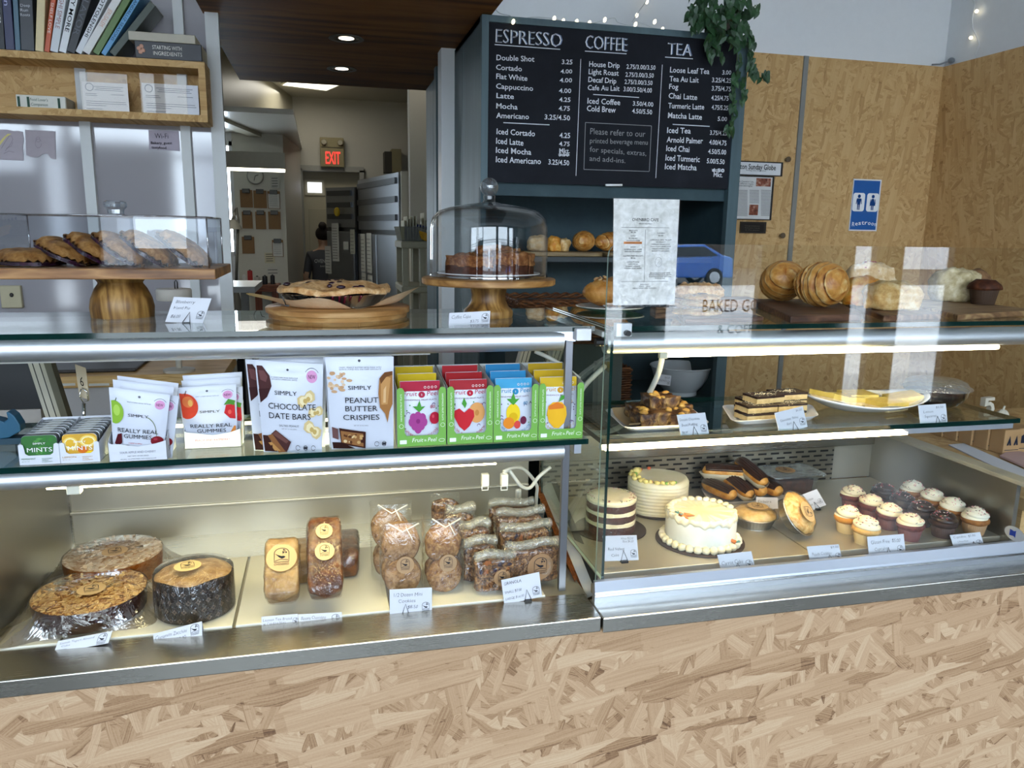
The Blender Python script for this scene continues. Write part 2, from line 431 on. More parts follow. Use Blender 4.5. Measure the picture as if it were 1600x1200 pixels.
slab('road', -60, 60, -70, -24, -.46, -.26, plain('3a3a3c', .8))
# parked car across the street (a reflection in the display glass)
car = thing('car', 'blue car parked outside, mirrored in the front display glass', 'car', (12.9, -24.6, -.26))
pro = [(-2.1, .3), (-2.1, .75), (-1.9, .95), (-1.0, 1.05), (-.35, 1.5), (.9, 1.55), (1.7, 1.15), (2.1, 1.05), (2.15, .3)]
MB().prism([(x, z) for x, z in pro], (0, .85, 0), X, Z, 1.7).obj('body', plain('1d4f9a', .25, coat=.8), car, world=False, bev=.08)
MB().prism([(-.85, 1.06), (-.3, 1.42), (.85, 1.46), (1.45, 1.12)], (0, .88, 0), X, Z, 1.76).obj('window', plain('15191f', .1), car, world=False)
for x in (-1.35, 1.35):
    for y in (-.8, .8):
        t = MB().lathe([(0, -.1), (.33, -.1), (.34, -.05), (.34, .05), (.33, .1), (0, .1)], n=32, M=rotm(x=PI/2)).obj('wheel', plain('131313', .8), car, world=False); t.location = (x, y, .33)
        MB().lathe([(0, -.12), (.21, -.115), (.23, -.09), (.23, .09), (.21, .115), (0, .12)], n=12, M=rotm(x=PI/2)).obj('rim', metal('b8bcc0', .3), t, world=False)

# back wall: plaster above, strand board below
slab('wall_back', .5, 7.0, 3.36, 3.46, 0, 3.7, WHITE)
OB = osb('zx', OSB_BACK, 1.5)
TR = at(1251, 200, y=3.33).x; CX = 2.925
slab('wall_back_board_inner', .6, TR-.012, 3.335, 3.36, 0, 2.43, OB)
slab('wall_back_board_outer', TR+.012, CX, 3.335, 3.36, 0, 2.43, OB)
slab('trim_2', TR-.012, TR+.012, 3.328, 3.36, 0, 2.43, GREYT)
slab('wall_right_board', CX, CX+.025, 1.0, 3.36, 0, 2.43, osb('zy', OSB_BACK, 1.5))
slab('wall_right', CX+.025, CX+.12, 1.0, 3.36, 0, 3.6, WHITE)
# dark wood ceiling panel over the kitchen opening
sof = struct(MB().box(-.385, .596, .6, 4.37, 2.36, 2.5).obj('ceiling_soffit', wood('4a2c12', '734820', '8c5e2e', 3, .6, 'x', .5, .15)))
slab('trim_3', -.385, .596, 2.62, 2.628, 2.3585, 2.361, plain('4a2f18', .5))
slab('wall_over_soffit', -4.6, .6, 3.4, 3.5, 2.5, 3.7, WHITE)
# left wall of glossy white panels and battens
w_ = N('glossy_panel'); w_.bsdf(srgb('9b979b'), .07, 0, 1.0); GLW = w_.m
LX = at(345, 260, y=3.1).x
slab('wall_left', -4.6, LX, 3.1, 3.2, 1.12, 2.5, GLW)
for i, (a, b) in enumerate(((125, 142), (282, 297), (330, 345))):
    xa, xb = at(a, 192, y=3.09).x, at(b, 192, y=3.09).x
    slab('trim_%d' % (i+4), xa, xb+(.012 if i == 2 else 0), 3.075, 3.1, 1.12, 2.5, plain('c9cbca', .45, vary=.02))
slab('trim_7', LX+.0005, LX+.0115, 3.101, 3.17, 1.0, 2.5, plain('c3c3bd', .5, vary=.02))
slab('trim_8', -1.9, -1.86, 3.075, 3.1, 1.12, 2.5, WHITE)

# ------------------------------------------------------------------ kitchen shell
slab('wall_kitchen_back', .44, 1.9, 9.3, 9.4, 0, 3.2, WARMW)
slab('wall_kitchen_over_door', -.3, .44, 9.3, 9.4, 2.28, 3.2, WARMW)
slab('wall_kitchen_right', 1.8, 1.9, 3.5, 9.4, 0, 3.2, WARMW)
slab('ceiling_kitchen', -4.6, 1.9, 3.4, 9.5, 3.05, 3.15, plain('aaa698', .6, vary=.02))
slab('ceiling_alcove', -4.6, -.19, 6.6, 9.4, 2.5, 2.54, plain('dedbd0', .25, coat=.3, vary=.02))
# slanted bulkhead above the alcove
p0 = Vector((-2.6, 3.4, 0)); p1 = at(340, 180, z=2.5); p2 = at(400, 205, z=2.5); p3 = at(471, 237, z=2.5)
bh = MB(); pts = [Vector((p.x, p.y, 0)) for p in (p1+(p1-p2)*.6, p2, p3)]
for a, b in zip(pts, pts[1:]):
    dn = (b-a).normalized(); nn = Vector((-dn.y, dn.x, 0))*.12
    bh.hexa([a+Z*2.47, b+Z*2.47, b+nn+Z*2.47, a+nn+Z*2.47], [a+Z*3.06, b+Z*3.06, b+nn+Z*3.06, a+nn+Z*3.06])
struct(bh.obj('wall_bulkhead', plain('b8b29c', .35, vary=.03)))
# clipboard wall with a return to the back wall
ca, cb = at(366, 300, y=8.0).x, at(445, 300, y=8.0).x; rb = at(472, 300, y=9.3).x
struct(MB().hexa([(ca, 8, 0), (cb, 8, 0), (rb, 9.3, 0), (ca, 9.3, 0)], [(ca, 8, 2.5), (cb, 8, 2.5), (rb, 9.3, 2.5), (ca, 9.3, 2.5)]).obj('wall_clipboard_pier', plain('d6d2c4', .6, vary=.02)))
slab('wall_alcove_back_low', -4.6, ca, 8.0, 8.1, 0, 1.35, WHITE)
slab('wall_alcove_back_high', -4.6, ca, 8.0, 8.1, 2.42, 2.5, WHITE)
slab('wall_alcove_back', -4.6, ca-.75, 8.0, 8.1, 1.35, 2.42, WHITE)
f = MB()
for a, b, c, d in ((ca-.75, ca-.7, 1.35, 2.42), (ca-.03, ca, 1.35, 2.42), (ca-.75, ca, 1.35, 1.39), (ca-.75, ca, 2.38, 2.42)): f.box(a, b, 8.0, 8.08, c, d)
struct(f.obj('window_1', WHITE))
# back door with its frame and small bright window
f = MB(); dl, dr = at(474, 300, y=9.3).x, at(562, 300, y=9.3).x
f.box(dl-.05, dl, 9.25, 9.42, 0, 2.28); f.box(dr, dr+.05, 9.25, 9.42, 0, 2.28); f.box(dl-.05, dr+.05, 9.25, 9.42, 2.26, 2.32)
struct(f.obj('trim_1', plain('9d9c93', .5)))
dx0, dx1 = dl-.01, at(552, 300, y=9.4).x
d = struct(MB().box(dx0, dr, 9.4, 9.45, 0, 2.26).obj('door_1', plain('bdb59a', .5, vary=.02)))
wx0, wx1, wz0, wz1 = at(481, 300, y=9.39).x, at(503, 300, y=9.39).x, at(490, 301, y=9.39).z, at(490, 285, y=9.39).z
struct(MB().box(wx0-.03, wx1+.03, 9.385, 9.4, wz0-.03, wz1+.03).obj('window_frame', plain('cfc8b0', .5), d))
struct(MB().box(wx0, wx1, 9.38, 9.39, wz0, wz1).obj('window_pane', emit('eef4ff', 1.2), d))  # pane emits in place of daylight coming through it
q = MB()
for z0, z1 in ((1.2, 1.85), (.3, 1.05)): q.box(wx0, wx1+.1, 9.393, 9.402, z0, z1)
struct(q.obj('door_panel', plain('b3ab90', .5, vary=.02), d, bev=.008))
# pier and high panel between kitchen and teal cabinet
slab('wall_pier', at(640, 200, y=6.4).x, at(690, 200, y=6.4).x, 6.4, 6.54, 0, 3.05, plain('c8c3b2', .6, vary=.02))
# ================================================================== display cases
STEEL = metal('c2bfb6', .26, (1, 40, 40), 10, .10)
STEELB = metal('b3ad9c', .36, (1, 40, 40), 10, .10, met=.6)
STEELV = metal('a8a59c', .36, (40, 40, 1), 10, .10)
ALU = metal('dfe3e8', .46, (1, 60, 60), 20, .06, .0)
ALUF = metal('c6ccd6', .38, (1, 60, 60), 20, .06, .0)
GLASS = clear('f4faf7', .035); EDGE = plain('0d2b27', .06, 0, .6, .02); EDGEL = plain('a9c4ba', .1, 0, .6, .02)
def pane(x0, x1, y0, y1, z0, z1, thin, dark=('f', 'l', 'r', 'b')):
    """a glass sheet: clear faces, green cut edges"""
    m = MB(); p = lambda x, y, z: Vector((x, y, z))
    F = {'f': [p(x0, y0, z0), p(x1, y0, z0), p(x1, y0, z1), p(x0, y0, z1)], 'b': [p(x1, y1, z0), p(x0, y1, z0), p(x0, y1, z1), p(x1, y1, z1)],
         'l': [p(x0, y1, z0), p(x0, y0, z0), p(x0, y0, z1), p(x0, y1, z1)], 'r': [p(x1, y0, z0), p(x1, y1, z0), p(x1, y1, z1), p(x1, y0, z1)],
         't': [p(x0, y0, z1), p(x1, y0, z1), p(x1, y1, z1), p(x0, y1, z1)], 'u': [p(x0, y1, z0), p(x1, y1, z0), p(x1, y0, z0), p(x0, y0, z0)]}
    clr = {'z': 'tu', 'y': 'fb', 'x': 'lr'}[thin]
    for k, q in F.items():
        m.mi = 0 if k in clr else (1 if k in dark else 2); m.poly(q)
    return m
def tubeY(m, x0, x1, y, z, r, n=28):
    m.lathe([(0, 0), (r, 0), (r, x1-x0), (0, x1-x0)], (x0, y, z), n, Matrix.Rotation(PI/2, 4, 'Y')); return m

GT = 1.437; ST = 1.203; LED = .86; LD = .86; RD = .905; GY = 1.415; SEAM = .526
cp = thing('counter_front', 'pale strand board counter front below the steel ledges', 'counter', (.4, 1.375, 0))
MB().box(-1.6, 2.9, 1.372, 1.40, 0, .8275).obj('front_panel', osb('xz', OSB_PAL, 1.0), cp)
MB().box(-1.6, 1.635, 1.40, 1.95, 0, .80).obj('carcass', plain('8b6f4e', .7), cp)

L = thing('display_case', 'open steel and glass display case with snack pouches and wrapped breads', 'display case', (-.2, 1.66, LED))
def part(n, m, mat, **k): return m.obj(n, mat, L, **k)
MB().box(-1.6, SEAM-.002, 1.351, 1.462, LED-.032, LED).obj('ledge', STEEL, L, bev=.002)
part('deck', MB().box(-.62, .53, 1.455, 1.97, LED-.03, LED-.004), STEELB)
part('deck_strip', MB().box(-.61, .53, 1.80, 1.96, LED-.004, LED), STEEL)
for a, b in ((-.80, -.497), (-.493, -.193), (-.187, .110), (.116, .438)):
    part('deck_panel', MB().box(max(a, -.60), b, 1.462, 1.795, LED-.003, LED+.003), plain('e6e1cf', .22, vary=.01, coat=.2), bev=.001)
part('back_panel', MB().box(-.62, .53, 1.96, 1.975, LED, 1.10), STEELB)
part('back_fold', MB().box(-.61, .53, 1.952, 1.962, .935, .943), STEELB, bev=.002)
part('side_panel', MB().box(-.625, -.61, 1.462, 1.97, LED, 1.15), STEELV)
part('corner_seam', MB().box(-.612, -.606, 1.953, 1.962, LED, 1.05), STEEL)
part('shelf_glass', pane(-.95, .527, 1.46, 1.83, GT-.010, GT, 'z'), [GLASS, EDGE, EDGEL])
part('shelf_glass', pane(-.95, .522, 1.46, 1.80, ST-.011, ST, 'z'), [GLASS, EDGE, EDGEL])
part('light_rail', tubeY(MB(), -.95, .468, 1.492, 1.406, .0215), ALU, smooth='auto')
part('light_rail', tubeY(MB(), -.57, .474, 1.486, 1.1725, .0175), ALU, smooth='auto')
part('rail_underside', MB().box(-.95, .20, 1.50, 1.524, 1.380, 1.388), plain('b9b7ae', .5))
ls = part('light_tube', MB().box(-.50, .335, 1.494, 1.506, 1.1485, 1.152), emit('fff0b4', 30))
part('rear_light_tube', MB().box(-.5, .42, 1.78, 1.79, 1.184, 1.19), emit('ffeab0', 5))
part('post', MB().box(.473, .4885, 1.478, 1.4905, LED, 1.418), metal('8d8f95', .35, (60, 60, 1), 20, .05), bev=.001)
part('rail_bracket', MB().hexa([(.40, 1.49, 1.415), (.49, 1.47, 1.405), (.49, 1.50, 1.405), (.40, 1.51, 1.415)], [(.40, 1.49, 1.426), (.50, 1.47, 1.426), (.50, 1.52, 1.426), (.40, 1.52, 1.426)]), ALUF)
q = at(899, 532, y=1.452); r = at(923, 513, y=1.452)
part('end_cap', MB().box(q.x, r.x, 1.445, 1.47, q.z, r.z), plain('e8e9ec', .4), bev=.002)
part('rail_bracket', MB().box(.462, .474, 1.476, 1.50, 1.165, 1.19), plain('bfc1c4', .4), bev=.001)
for y0 in (1.50, 1.80): part('shelf_arm', MB().box(.495, .51, y0-.03, y0+.02, 1.17, 1.192), ALUF)
part('lamp_socket', MB().box(at(105, 757, y=1.5).x, at(127, 757, y=1.5).x, 1.49, 1.51, at(110, 771, y=1.5).z, at(110, 757, y=1.5).z), plain('d9d6c4', .5), bev=.002)
for px in (752, 782):
    c = at(px+6, 740, y=1.60); e = at(px+6, 759, y=1.60); s1 = at(px+6, 761, y=1.60)
    sw = part('plug', MB().box(c.x-.008, c.x+.008, 1.592, 1.608, e.z, c.z), plain('e9e6da', .5), bev=.002)
    MB().tube([(c.x-.007, 1.6, e.z), (c.x-.007, 1.6, e.z-.010), (c.x+.007, 1.6, e.z-.010), (c.x+.007, 1.6, e.z)], .0014, 6).obj('wire_loop', plain('f0efe6', .5), sw, smooth=True)
def pxtube(m, pts, r, n=8):
    """a cable through photo points, each at its own depth"""
    p = [at(a, b, y=c) for a, b, c in pts]; out = []
    for i in range(len(p)-1):
        p_1 = p[max(i-1, 0)]; p2_ = p[min(i+2, len(p)-1)]
        for k in range(6):
            t = k/6; a, b, c, d = p_1, p[i], p[i+1], p2_
            out.append(.5*((2*b)+(-a+c)*t+(2*a-5*b+4*c-d)*t*t+(-a+3*b-3*c+d)*t**3))
    out.append(p[-1]); return m.tube(out, r, n)
CAB = plain('e0ddcf', .5)
for pts in ([(787, 737, 1.60), (800, 731, 1.62), (818, 733, 1.66), (838, 757, 1.7), (838, 780, 1.75), (835, 850, 1.9)],
            [(787, 740, 1.60), (795, 735, 1.62), (805, 748, 1.62), (815, 760, 1.63), (828, 762, 1.64), (842, 745, 1.65), (860, 730, 1.66)],
            [(808, 765, 1.8), (807, 800, 1.85), (806, 850, 1.93)], [(812, 765, 1.8), (812, 800, 1.85), (812, 850, 1.93)]):
    tag(pxtube(MB(), pts, .0042).obj('power_cable', CAB, smooth=True), 'cream power cables looping below the middle glass shelf beside the plugs', 'cable', 'cables under the middle shelf')
# rear door rails, leaning
def rail(name, a, b, w, y, cols, lab):
    t = thing(name, lab, 'door rail', at(*b, y=y))
    A, B = at(*a, y=y), at(*b, y=y); W = at(a[0]+w, a[1], y=y).x - A.x; x = 0
    for fr, c in cols:
        x1 = x+W*fr; MB().hexa([(B.x+x, y, B.z), (B.x+x1, y, B.z), (B.x+x1, y+.03, B.z), (B.x+x, y+.03, B.z)], [(A.x+x, y, A.z), (A.x+x1, y, A.z), (A.x+x1, y+.03, A.z), (A.x+x, y+.03, A.z)]).obj('strip', plain(c, .5), t); x = x1
    return t
ST3 = ((.17, 'b9b4a4'), (.05, '14120f'), (.25, 'b9b4a4'), (.05, '14120f'), (.17, 'aba694'), (.31, '55523f'))
rail('door_rail', (36, 545), (76, 668), 36, 1.90, ST3, 'slanted cream door rail beside the black screen at left')
rail('door_rail', (816, 545), (790, 640), 22, 1.98, ST3[:5], 'slanted cream door rail behind the red fruit boxes')
rail('door_rail', (866, 545), (836, 640), 22, 1.98, ST3[:5], 'slanted cream door rail behind the yellow fruit box')

# ---------------------------------------------------------------- right case
Rr = thing('display_case', 'glass-fronted refrigerated display case with cakes and cupcakes', 'display case', (1.1, 1.66, LED))
def rpart(n, m, mat, **k): return m.obj(n, mat, Rr, **k)
RX1 = 1.66
rpart('ledge', MB().box(SEAM, 2.9, 1.3445, 1.43, LED-.032, LED), STEEL, bev=.002)
pf = [(0, 0), (0, .012), (.002, .014), (.002, .016), (0, .018), (-.002, .020), (0, .024), (.004, .046), (.012, .047), (.016, 0)]
m = MB(); P0 = [Vector((.530, 1.409+a, LED+b)) for a, b in pf]; n0 = [m.bm.verts.new(p) for p in P0]; n1 = [m.bm.verts.new(p+X*2.36) for p in P0]
m.face(n0); m.face(n1[::-1])
for i in range(len(pf)): j = (i+1) % len(pf); m.face([n0[j], n0[i], n1[i], n1[j]])
rpart('glass_channel', m, ALUF)
rpart('channel_lip', MB().box(.530, 2.9, 1.407, 1.411, LED+.014, LED+.019), metal('e8ecf2', .2, amt=.02))
# front glass with rounded top corner and bright polished edge
gx = at(947, 500, y=GY).x; gl = MB(); zt = 1.602
ol = [(gx, .905), (2.9, .905), (2.9, zt), (gx+.025, zt)]+[(gx+.025-.025*math.sin(a), zt-.025+.025*math.cos(a)) for a in (.4, .8, 1.2)]+[(gx, zt-.025)]
a = [gl.bm.verts.new((x, GY, z)) for x, z in ol]; b = [gl.bm.verts.new((x, GY+.006, z)) for x, z in ol]
gl.face(a); gl.face(b[::-1]); gl.mi = 1
for i in range(len(a)): j = (i+1) % len(a); gl.face([a[j], a[i], b[i], b[j]])
rpart('front_glass', gl, [clear('fdfefe', .04), EDGEL])
rpart('side_glass', pane(.5485, .5545, 1.425, 1.90, .905, 1.432, 'x'), [GLASS, EDGE, EDGEL])
rpart('shelf_glass', pane(.558, 1.62, 1.45, 1.86, GT-.010, GT, 'z'), [GLASS, EDGE, EDGEL])
rpart('shelf_glass', pane(.548, at(1594, 660, y=1.45).x, 1.45, 1.80, ST-.011, ST, 'z'), [GLASS, EDGE, EDGEL])
rpart('shelf_edge_trim', MB().box(.535, .541, 1.44, 1.90, 1.418, 1.428), plain('b7bab4', .4))
rpart('light_rail', tubeY(MB(), .556, 2.1, 1.478, 1.3985, .0215), ALU, smooth='auto')
rpart('light_tube', tubeY(MB(), at(1042, 552, y=1.482).x, at(1558, 546, y=1.482).x, 1.482, 1.372, .006, 12), emit('fff0cc', 18))
rpart('light_tube', MB().box(at(945, 705, y=1.475).x, at(1415, 682, y=1.475).x, 1.470, 1.482, 1.172, 1.178), emit('ffdca0', 46))
rpart('light_housing', MB().box(.56, 1.62, 1.483, 1.50, 1.17, 1.19), ALUF)
rpart('tube_socket', MB().box(at(1030, 552, y=1.482).x, at(1042, 552, y=1.482).x, 1.476, 1.488, 1.364, 1.378), plain('d8d2b8', .5), bev=.001)
q = at(962, 526, y=1.425); r = at(987, 505, y=1.425)
k = rpart('clamp', MB().box(q.x, r.x, 1.422, 1.44, q.z, r.z), plain('e2e3e5', .4), bev=.001)
MB().lathe([(0, -.012), (.0055, -.012), (.006, 0)], at(979, 520, y=1.421), 16, rotm(x=-PI/2)).obj('clamp_screw', plain('0b0b0b', .4), k)
c0 = at(948, 537, y=1.44)
rpart('hinge_knob', MB().lathe([(0, -.016), (.008, -.016), (.0085, 0), (.0085, .006), (0, .006)], at(942, 535, y=1.46), 18, rotm(y=PI/2)), plain('0a0a0b', .4))
rpart('deck_panel', MB().box(.556, 1.073, 1.452, 1.93, RD-.014, RD), STEELB, bev=.0015)
rpart('deck_panel', MB().box(1.076, 1.60, 1.455, 1.93, RD-.014, RD), STEELB, bev=.0015)
rpart('front_ribs', MB().box(.556, 1.60, 1.4605, 1.47, LED+.005, RD-.012), mottled(((.35, '3c382f'), (.55, '7c7768')), 90, .4, .6, 0, stretch=(3, .1, .1), metal=.8, name='ribbed_metal'))
rpart('front_trough', MB().box(.54, 1.62, 1.425, 1.462, LED, LED+.02), STEELB)
@reg
def slots():
    """punched steel: rows of horizontal slots, every other row shifted"""
    w = N('punched_steel'); tc = w.n('ShaderNodeTexCoord'); sp = w.n('ShaderNodeSeparateXYZ'); w.l(tc.outputs['Object'], sp.inputs[0])
    rz = w.math('MULTIPLY', sp.outputs[2], 1/.0145); row = w.math('FLOOR', rz); fz = w.math('FRACT', rz)
    sh = w.math('MULTIPLY', w.math('MODULO', w.math('ABSOLUTE', row), 2.0), .5)
    fx = w.math('FRACT', w.math('ADD', w.math('MULTIPLY', sp.outputs[0], 1/.041), w.math('ADD', sh, 100.0)))
    inx = w.math('LESS_THAN', w.math('ABSOLUTE', w.math('SUBTRACT', fx, .5)), .33)
    inz = w.math('LESS_THAN', w.math('ABSOLUTE', w.math('SUBTRACT', fz, .5)), .20)
    hole = w.math('MULTIPLY', inx, inz)
    b = w.bsdf(w.mix(hole, srgb('a39d8c'), srgb('050505')), .36, 1.0); w.l(w.math('SUBTRACT', 1.0, hole), b.inputs['Metallic']); return w.m
rpart('slotted_back_panel', MB().box(.556, at(1300, 720, y=1.93).x, 1.925, 1.935, RD, 1.008), slots())
rpart('back_panel', MB().box(.556, 1.61, 1.936, 1.945, RD, 1.075), STEELB)
rpart('back_cap', MB().box(.556, 1.61, 1.926, 1.94, 1.008, 1.078), STEEL, bev=.002)
rpart('end_panel', MB().box(1.60, 1.612, 1.43, 1.945, LED, 1.045), STEELV)
rpart('end_trim', MB().box(1.596, 1.64, 1.36, 1.95, 1.045, 1.056), plain('b8b09a', .5), bev=.002)
rpart('side_board', MB().hexa([at(845, 760, y=1.93), at(862, 752, y=1.93), at(862, 752, y=1.95), at(845, 760, y=1.95)][::1], [at(917, 935, y=1.47), at(938, 925, y=1.47), at(938, 925, y=1.49), at(917, 935, y=1.49)]), plain('e4e2da', .5))
rpart('side_board_edge', MB().hexa([at(836, 762, y=1.935), at(846, 758, y=1.935), at(846, 758, y=1.95), at(836, 762, y=1.95)], [at(906, 928, y=1.48), at(918, 934, y=1.475), at(918, 934, y=1.49), at(906, 928, y=1.50)]), wood('6b3512', '8f4d1e', 'a8642c', 20, .5, 'z'))
rpart('side_board_seal', MB().hexa([at(860, 750, y=1.92), at(868, 748, y=1.92), at(868, 748, y=1.94), at(860, 750, y=1.94)], [at(929, 921, y=1.455), at(941, 915, y=1.455), at(941, 915, y=1.47), at(929, 921, y=1.47)]), plain('2a2c2c', .4))
s_ = at(1585, 834, x=1.599)
tg = thing('oval_sticker', 'oval white maker sticker with blue mark at the right end of the case', 'sticker', s_)
MB().flat(circ(.028, 28, 0, 0, .62), s_, Y*-1, Z).obj('disc', plain('c9ccd0', .5), tg)
MB().flat([(-.013, -.008), (-.001, -.006), (.004, -.009), (.004, .009), (-.001, .006), (-.013, .008)], s_-X*.0006, Y*-1, Z).obj('mark', ink('16389c'), tg)
tag(pxtube(MB(), [(1035, 556, 1.52), (1028, 585, 1.55), (1010, 622, 1.6), (988, 652, 1.65), (960, 671, 1.68), (930, 676, 1.68), (905, 665, 1.68), (898, 640, 1.68), (912, 605, 1.7), (945, 572, 1.75)], .0062, 10).obj('power_cable', CAB, smooth=True), 'thick cream cable curving down behind the glass beside the bread pudding', 'cable')
tag(pxtube(MB(), [(836, 549, 1.62), (860, 560, 1.62), (884, 575, 1.62), (906, 592, 1.62)], .0045, 8).obj('power_cable', CAB, smooth=True), 'cream cable running above the yellow fruit box to the steel post', 'cable')
# ================================================================== things on top of the two cases
CRUST = mottled(((.25, '8a5426'), (.42, 'c48e54'), (.58, 'dfb580'), (.8, 'f0dab2')), 60, .5, .4, .7, .003, name='crust')
CRUSTP = mottled(((.25, 'a8743a'), (.45, 'd2a868'), (.62, 'e3c795'), (.8, 'f0e0bd')), 50, .7, .3, .5, .003, name='pale_crust')
CRUSTD = mottled(((.25, '2c140a'), (.5, '4a2413'), (.7, '6b3a20')), 60, .6, .3, .6, .003, name='dark_crust')
BERRY = mottled(((.3, '140812'), (.55, '2b0f22'), (.75, '4a1530')), 40, .25, .6, .4, .003, name='berry_filling')
ACACIA = wood('5d3a1e', '8f6238', 'b98a55', 6, .4, 'x'); ACACIAZ = wood('4f3219', '87602f', 'b58c50', 7, .4, 'z')
OAKB = wood('9a6a3a', 'b98a55', 'cfa56f', 6, .45, 'x'); WALNUT = wood('2e1b10', '4d3020', '6e4a30', 7, .45, 'x')
PAPER = plain('dadbe2', .7, vary=.01); INK = ink('2b2c33'); INKB = ink('20242e'); BLACKW = plain('0c0c0d', .35)
ACRYL = clear('f4f7fa', .045); DOMEG = clear('fafbfb', .035, bump=.0)

def logo(m, O, U, V, s):
    """bird in an arch over a line of lettering, s wide, centred at O"""
    h = s*.5; arch = [(-h, -h*.9), (-h, h*.5)]+[(-h*math.cos(a), h*.5+h*.75*math.sin(a)) for a in (.3, .7, 1.1, 1.57, 2.0, 2.45, 2.85)]+[(h, h*.5), (h, -h*.9)]
    m.stroke(arch, s*.05, O, U, V, close=True)
    m.flat([(-h*.95, h*.45), (-h*.5, h*.2), (-h*.05, h*.02), (h*.3, h*.02), (h*.55, -h*.12), (h*.4, -h*.3), (h*.05, -h*.42), (-h*.3, -h*.22), (-h*.55, h*.05)], O, U, V)
    m.stroke([(h*.1, h*.3), (h*.42, h*.62), (h*.5, h*.95)], s*.04, O, U, V)
    for x, y in ((.2, .62), (.62, .55), (.3, .95)): m.flat(circ(h*.13, 8, h*x, h*y), O, U, V)
    m.stroke([(-h*.9, -h*.72), (-h*.2, -h*.5), (h*.9, -h*.62)], s*.045, O, U, V)
    m.text('OVENBIRD', O, U, V, 0, -h*1.42, h*.38, s*1.02, 'c')
CARDN = [0]
def card(label, bl, br, tl, y, lines, wire=None, lg=(.86, .34, .17), tent=False, name='price_card', group='handwritten price cards', tilt=0.0, th=.0006, faint='4a4c56'):
    O = at(*bl, y=y); Rr_ = at(*br, y=y); T = at(*tl, y=y)
    U = Rr_-O; Wd = U.length; U = U/Wd; V = T-O; Hh = V.length; V = V/Hh
    if tilt: V = (V + Y*tilt).normalized()
    Nn = U.cross(V).normalized(); 
    t = thing(name, label, 'price card', O, group)
    b = MB(); b.prism([(0, 0), (Wd, 0), (Wd, Hh), (0, Hh)], O, U, V, -th)
    if tent: b.prism([(0, 0), (Wd, 0), (Wd, Hh), (0, Hh)], O+Y*Hh*.7, U, (V*Hh-Y*Hh*.7).normalized()*(1.0), -th)
    b.obj('card', PAPER, t)
    f = MB(); F = O + Nn*.0007
    for tx, u, v, h, w in lines: f.text(tx, F, U, V, u*Wd, v*Hh, h*Hh*.92, w*Wd if w else None, shear=.12, jit=.16, fat=-.012)
    f.obj('handwriting', ink(faint), t)
    if lg: g = MB(); logo(g, F+U*lg[0]*Wd+V*lg[1]*Hh, U, V, lg[2]*Wd); g.obj('stamp', INKB, t)
    if wire is not None:
        w = MB(); c = O+U*wire*Wd+Nn*.003; a = .2*Wd if Wd < .08 else .014; hh = Hh*.42
        w.tube([c-U*a*.5, c+V*hh, c+U*a*.5], .0007, 6); w.tube([c-U*a*.5, c+U*a*.5, c+U*a*.5-Nn*.012, c-U*a*.5-Nn*.012, c-U*a*.5], .0007, 6)
        w.box(-a*.5, a*.5, -.004, .006, -.004, .001, M=Matrix.Translation(c)); w.obj('wire_holder', BLACKW, t)
    return t

# ---- rectangular pedestal stand, lid and hand pies
t = thing('cake_stand', 'long rectangular wooden cake stand with turned pedestal foot', 'cake stand', (-.405, 1.735, GT))
MB().box(-.66, -.2035, 1.60, 1.866, 1.5205, 1.5405).obj('board', ACACIA, t, bev=.002)
MB().lathe([(0, GT), (.0595, GT), (.0605, GT+.012), (.061, GT+.02), (.058, GT+.037), (.049, GT+.058), (.0425, GT+.067), (.042, GT+.070), (.0435, GT+.072), (.052, GT+.083), (0, GT+.0835)], (-.405, 1.735, 0), 48).obj('pedestal', ACACIAZ, t, smooth='auto')
t = thing('cake_cover', 'clear rectangular lid with knob covering the hand pies', 'lid', (-.40, 1.73, 1.5405))
m = MB(); x0, x1, y0, y1, z0, z1 = -.60, -.2175, 1.625, 1.845, 1.541, 1.639
for k in (0,):
    for q in ([(x0+k, y0+k, z0), (x1-k, y0+k, z0), (x1-k, y0+k, z1-k), (x0+k, y0+k, z1-k)], [(x1-k, y1-k, z0), (x0+k, y1-k, z0), (x0+k, y1-k, z1-k), (x1-k, y1-k, z1-k)],
              [(x0+k, y1-k, z0), (x0+k, y0+k, z0), (x0+k, y0+k, z1-k), (x0+k, y1-k, z1-k)], [(x1-k, y0+k, z0), (x1-k, y1-k, z0), (x1-k, y1-k, z1-k), (x1-k, y0+k, z1-k)],
              [(x0+k, y0+k, z1-k), (x1-k, y0+k, z1-k), (x1-k, y1-k, z1-k), (x0+k, y1-k, z1-k)]): m.poly([Vector(v) for v in q])
m.obj('cover', ACRYL, t)
r = MB()
for a, b in (((x0, y0), (x1, y0)), ((x1, y0), (x1, y1)), ((x1, y1), (x0, y1)), ((x0, y1), (x0, y0))): r.tube([(a[0], a[1], z1), (b[0], b[1], z1)], .0016, 6)
for a in ((x0, y0), (x1, y0), (x1, y1), (x0, y1)): r.tube([(a[0], a[1], z0), (a[0], a[1], z1)], .0016, 6)
r.obj('polished_edge', clear('c9c4c4', .25, .08), t, smooth=True)
MB().lathe([(0, 1.639), (.0165, 1.639), (.017, 1.6415), (.0155, 1.644), (.0165, 1.652), (.0215, 1.657), (.0225, 1.663), (.021, 1.667), (.017, 1.669), (0, 1.669)], (-.403, 1.735, 0), 14).obj('knob', clear('dfe3e6', .22, .03, haze=.08), t)
HPC = mottled(((.25, '55300f'), (.42, '93602c'), (.58, 'b9864c'), (.8, 'd8b080')), 60, .45, .4, .8, .003, name='hand_pie_crust')
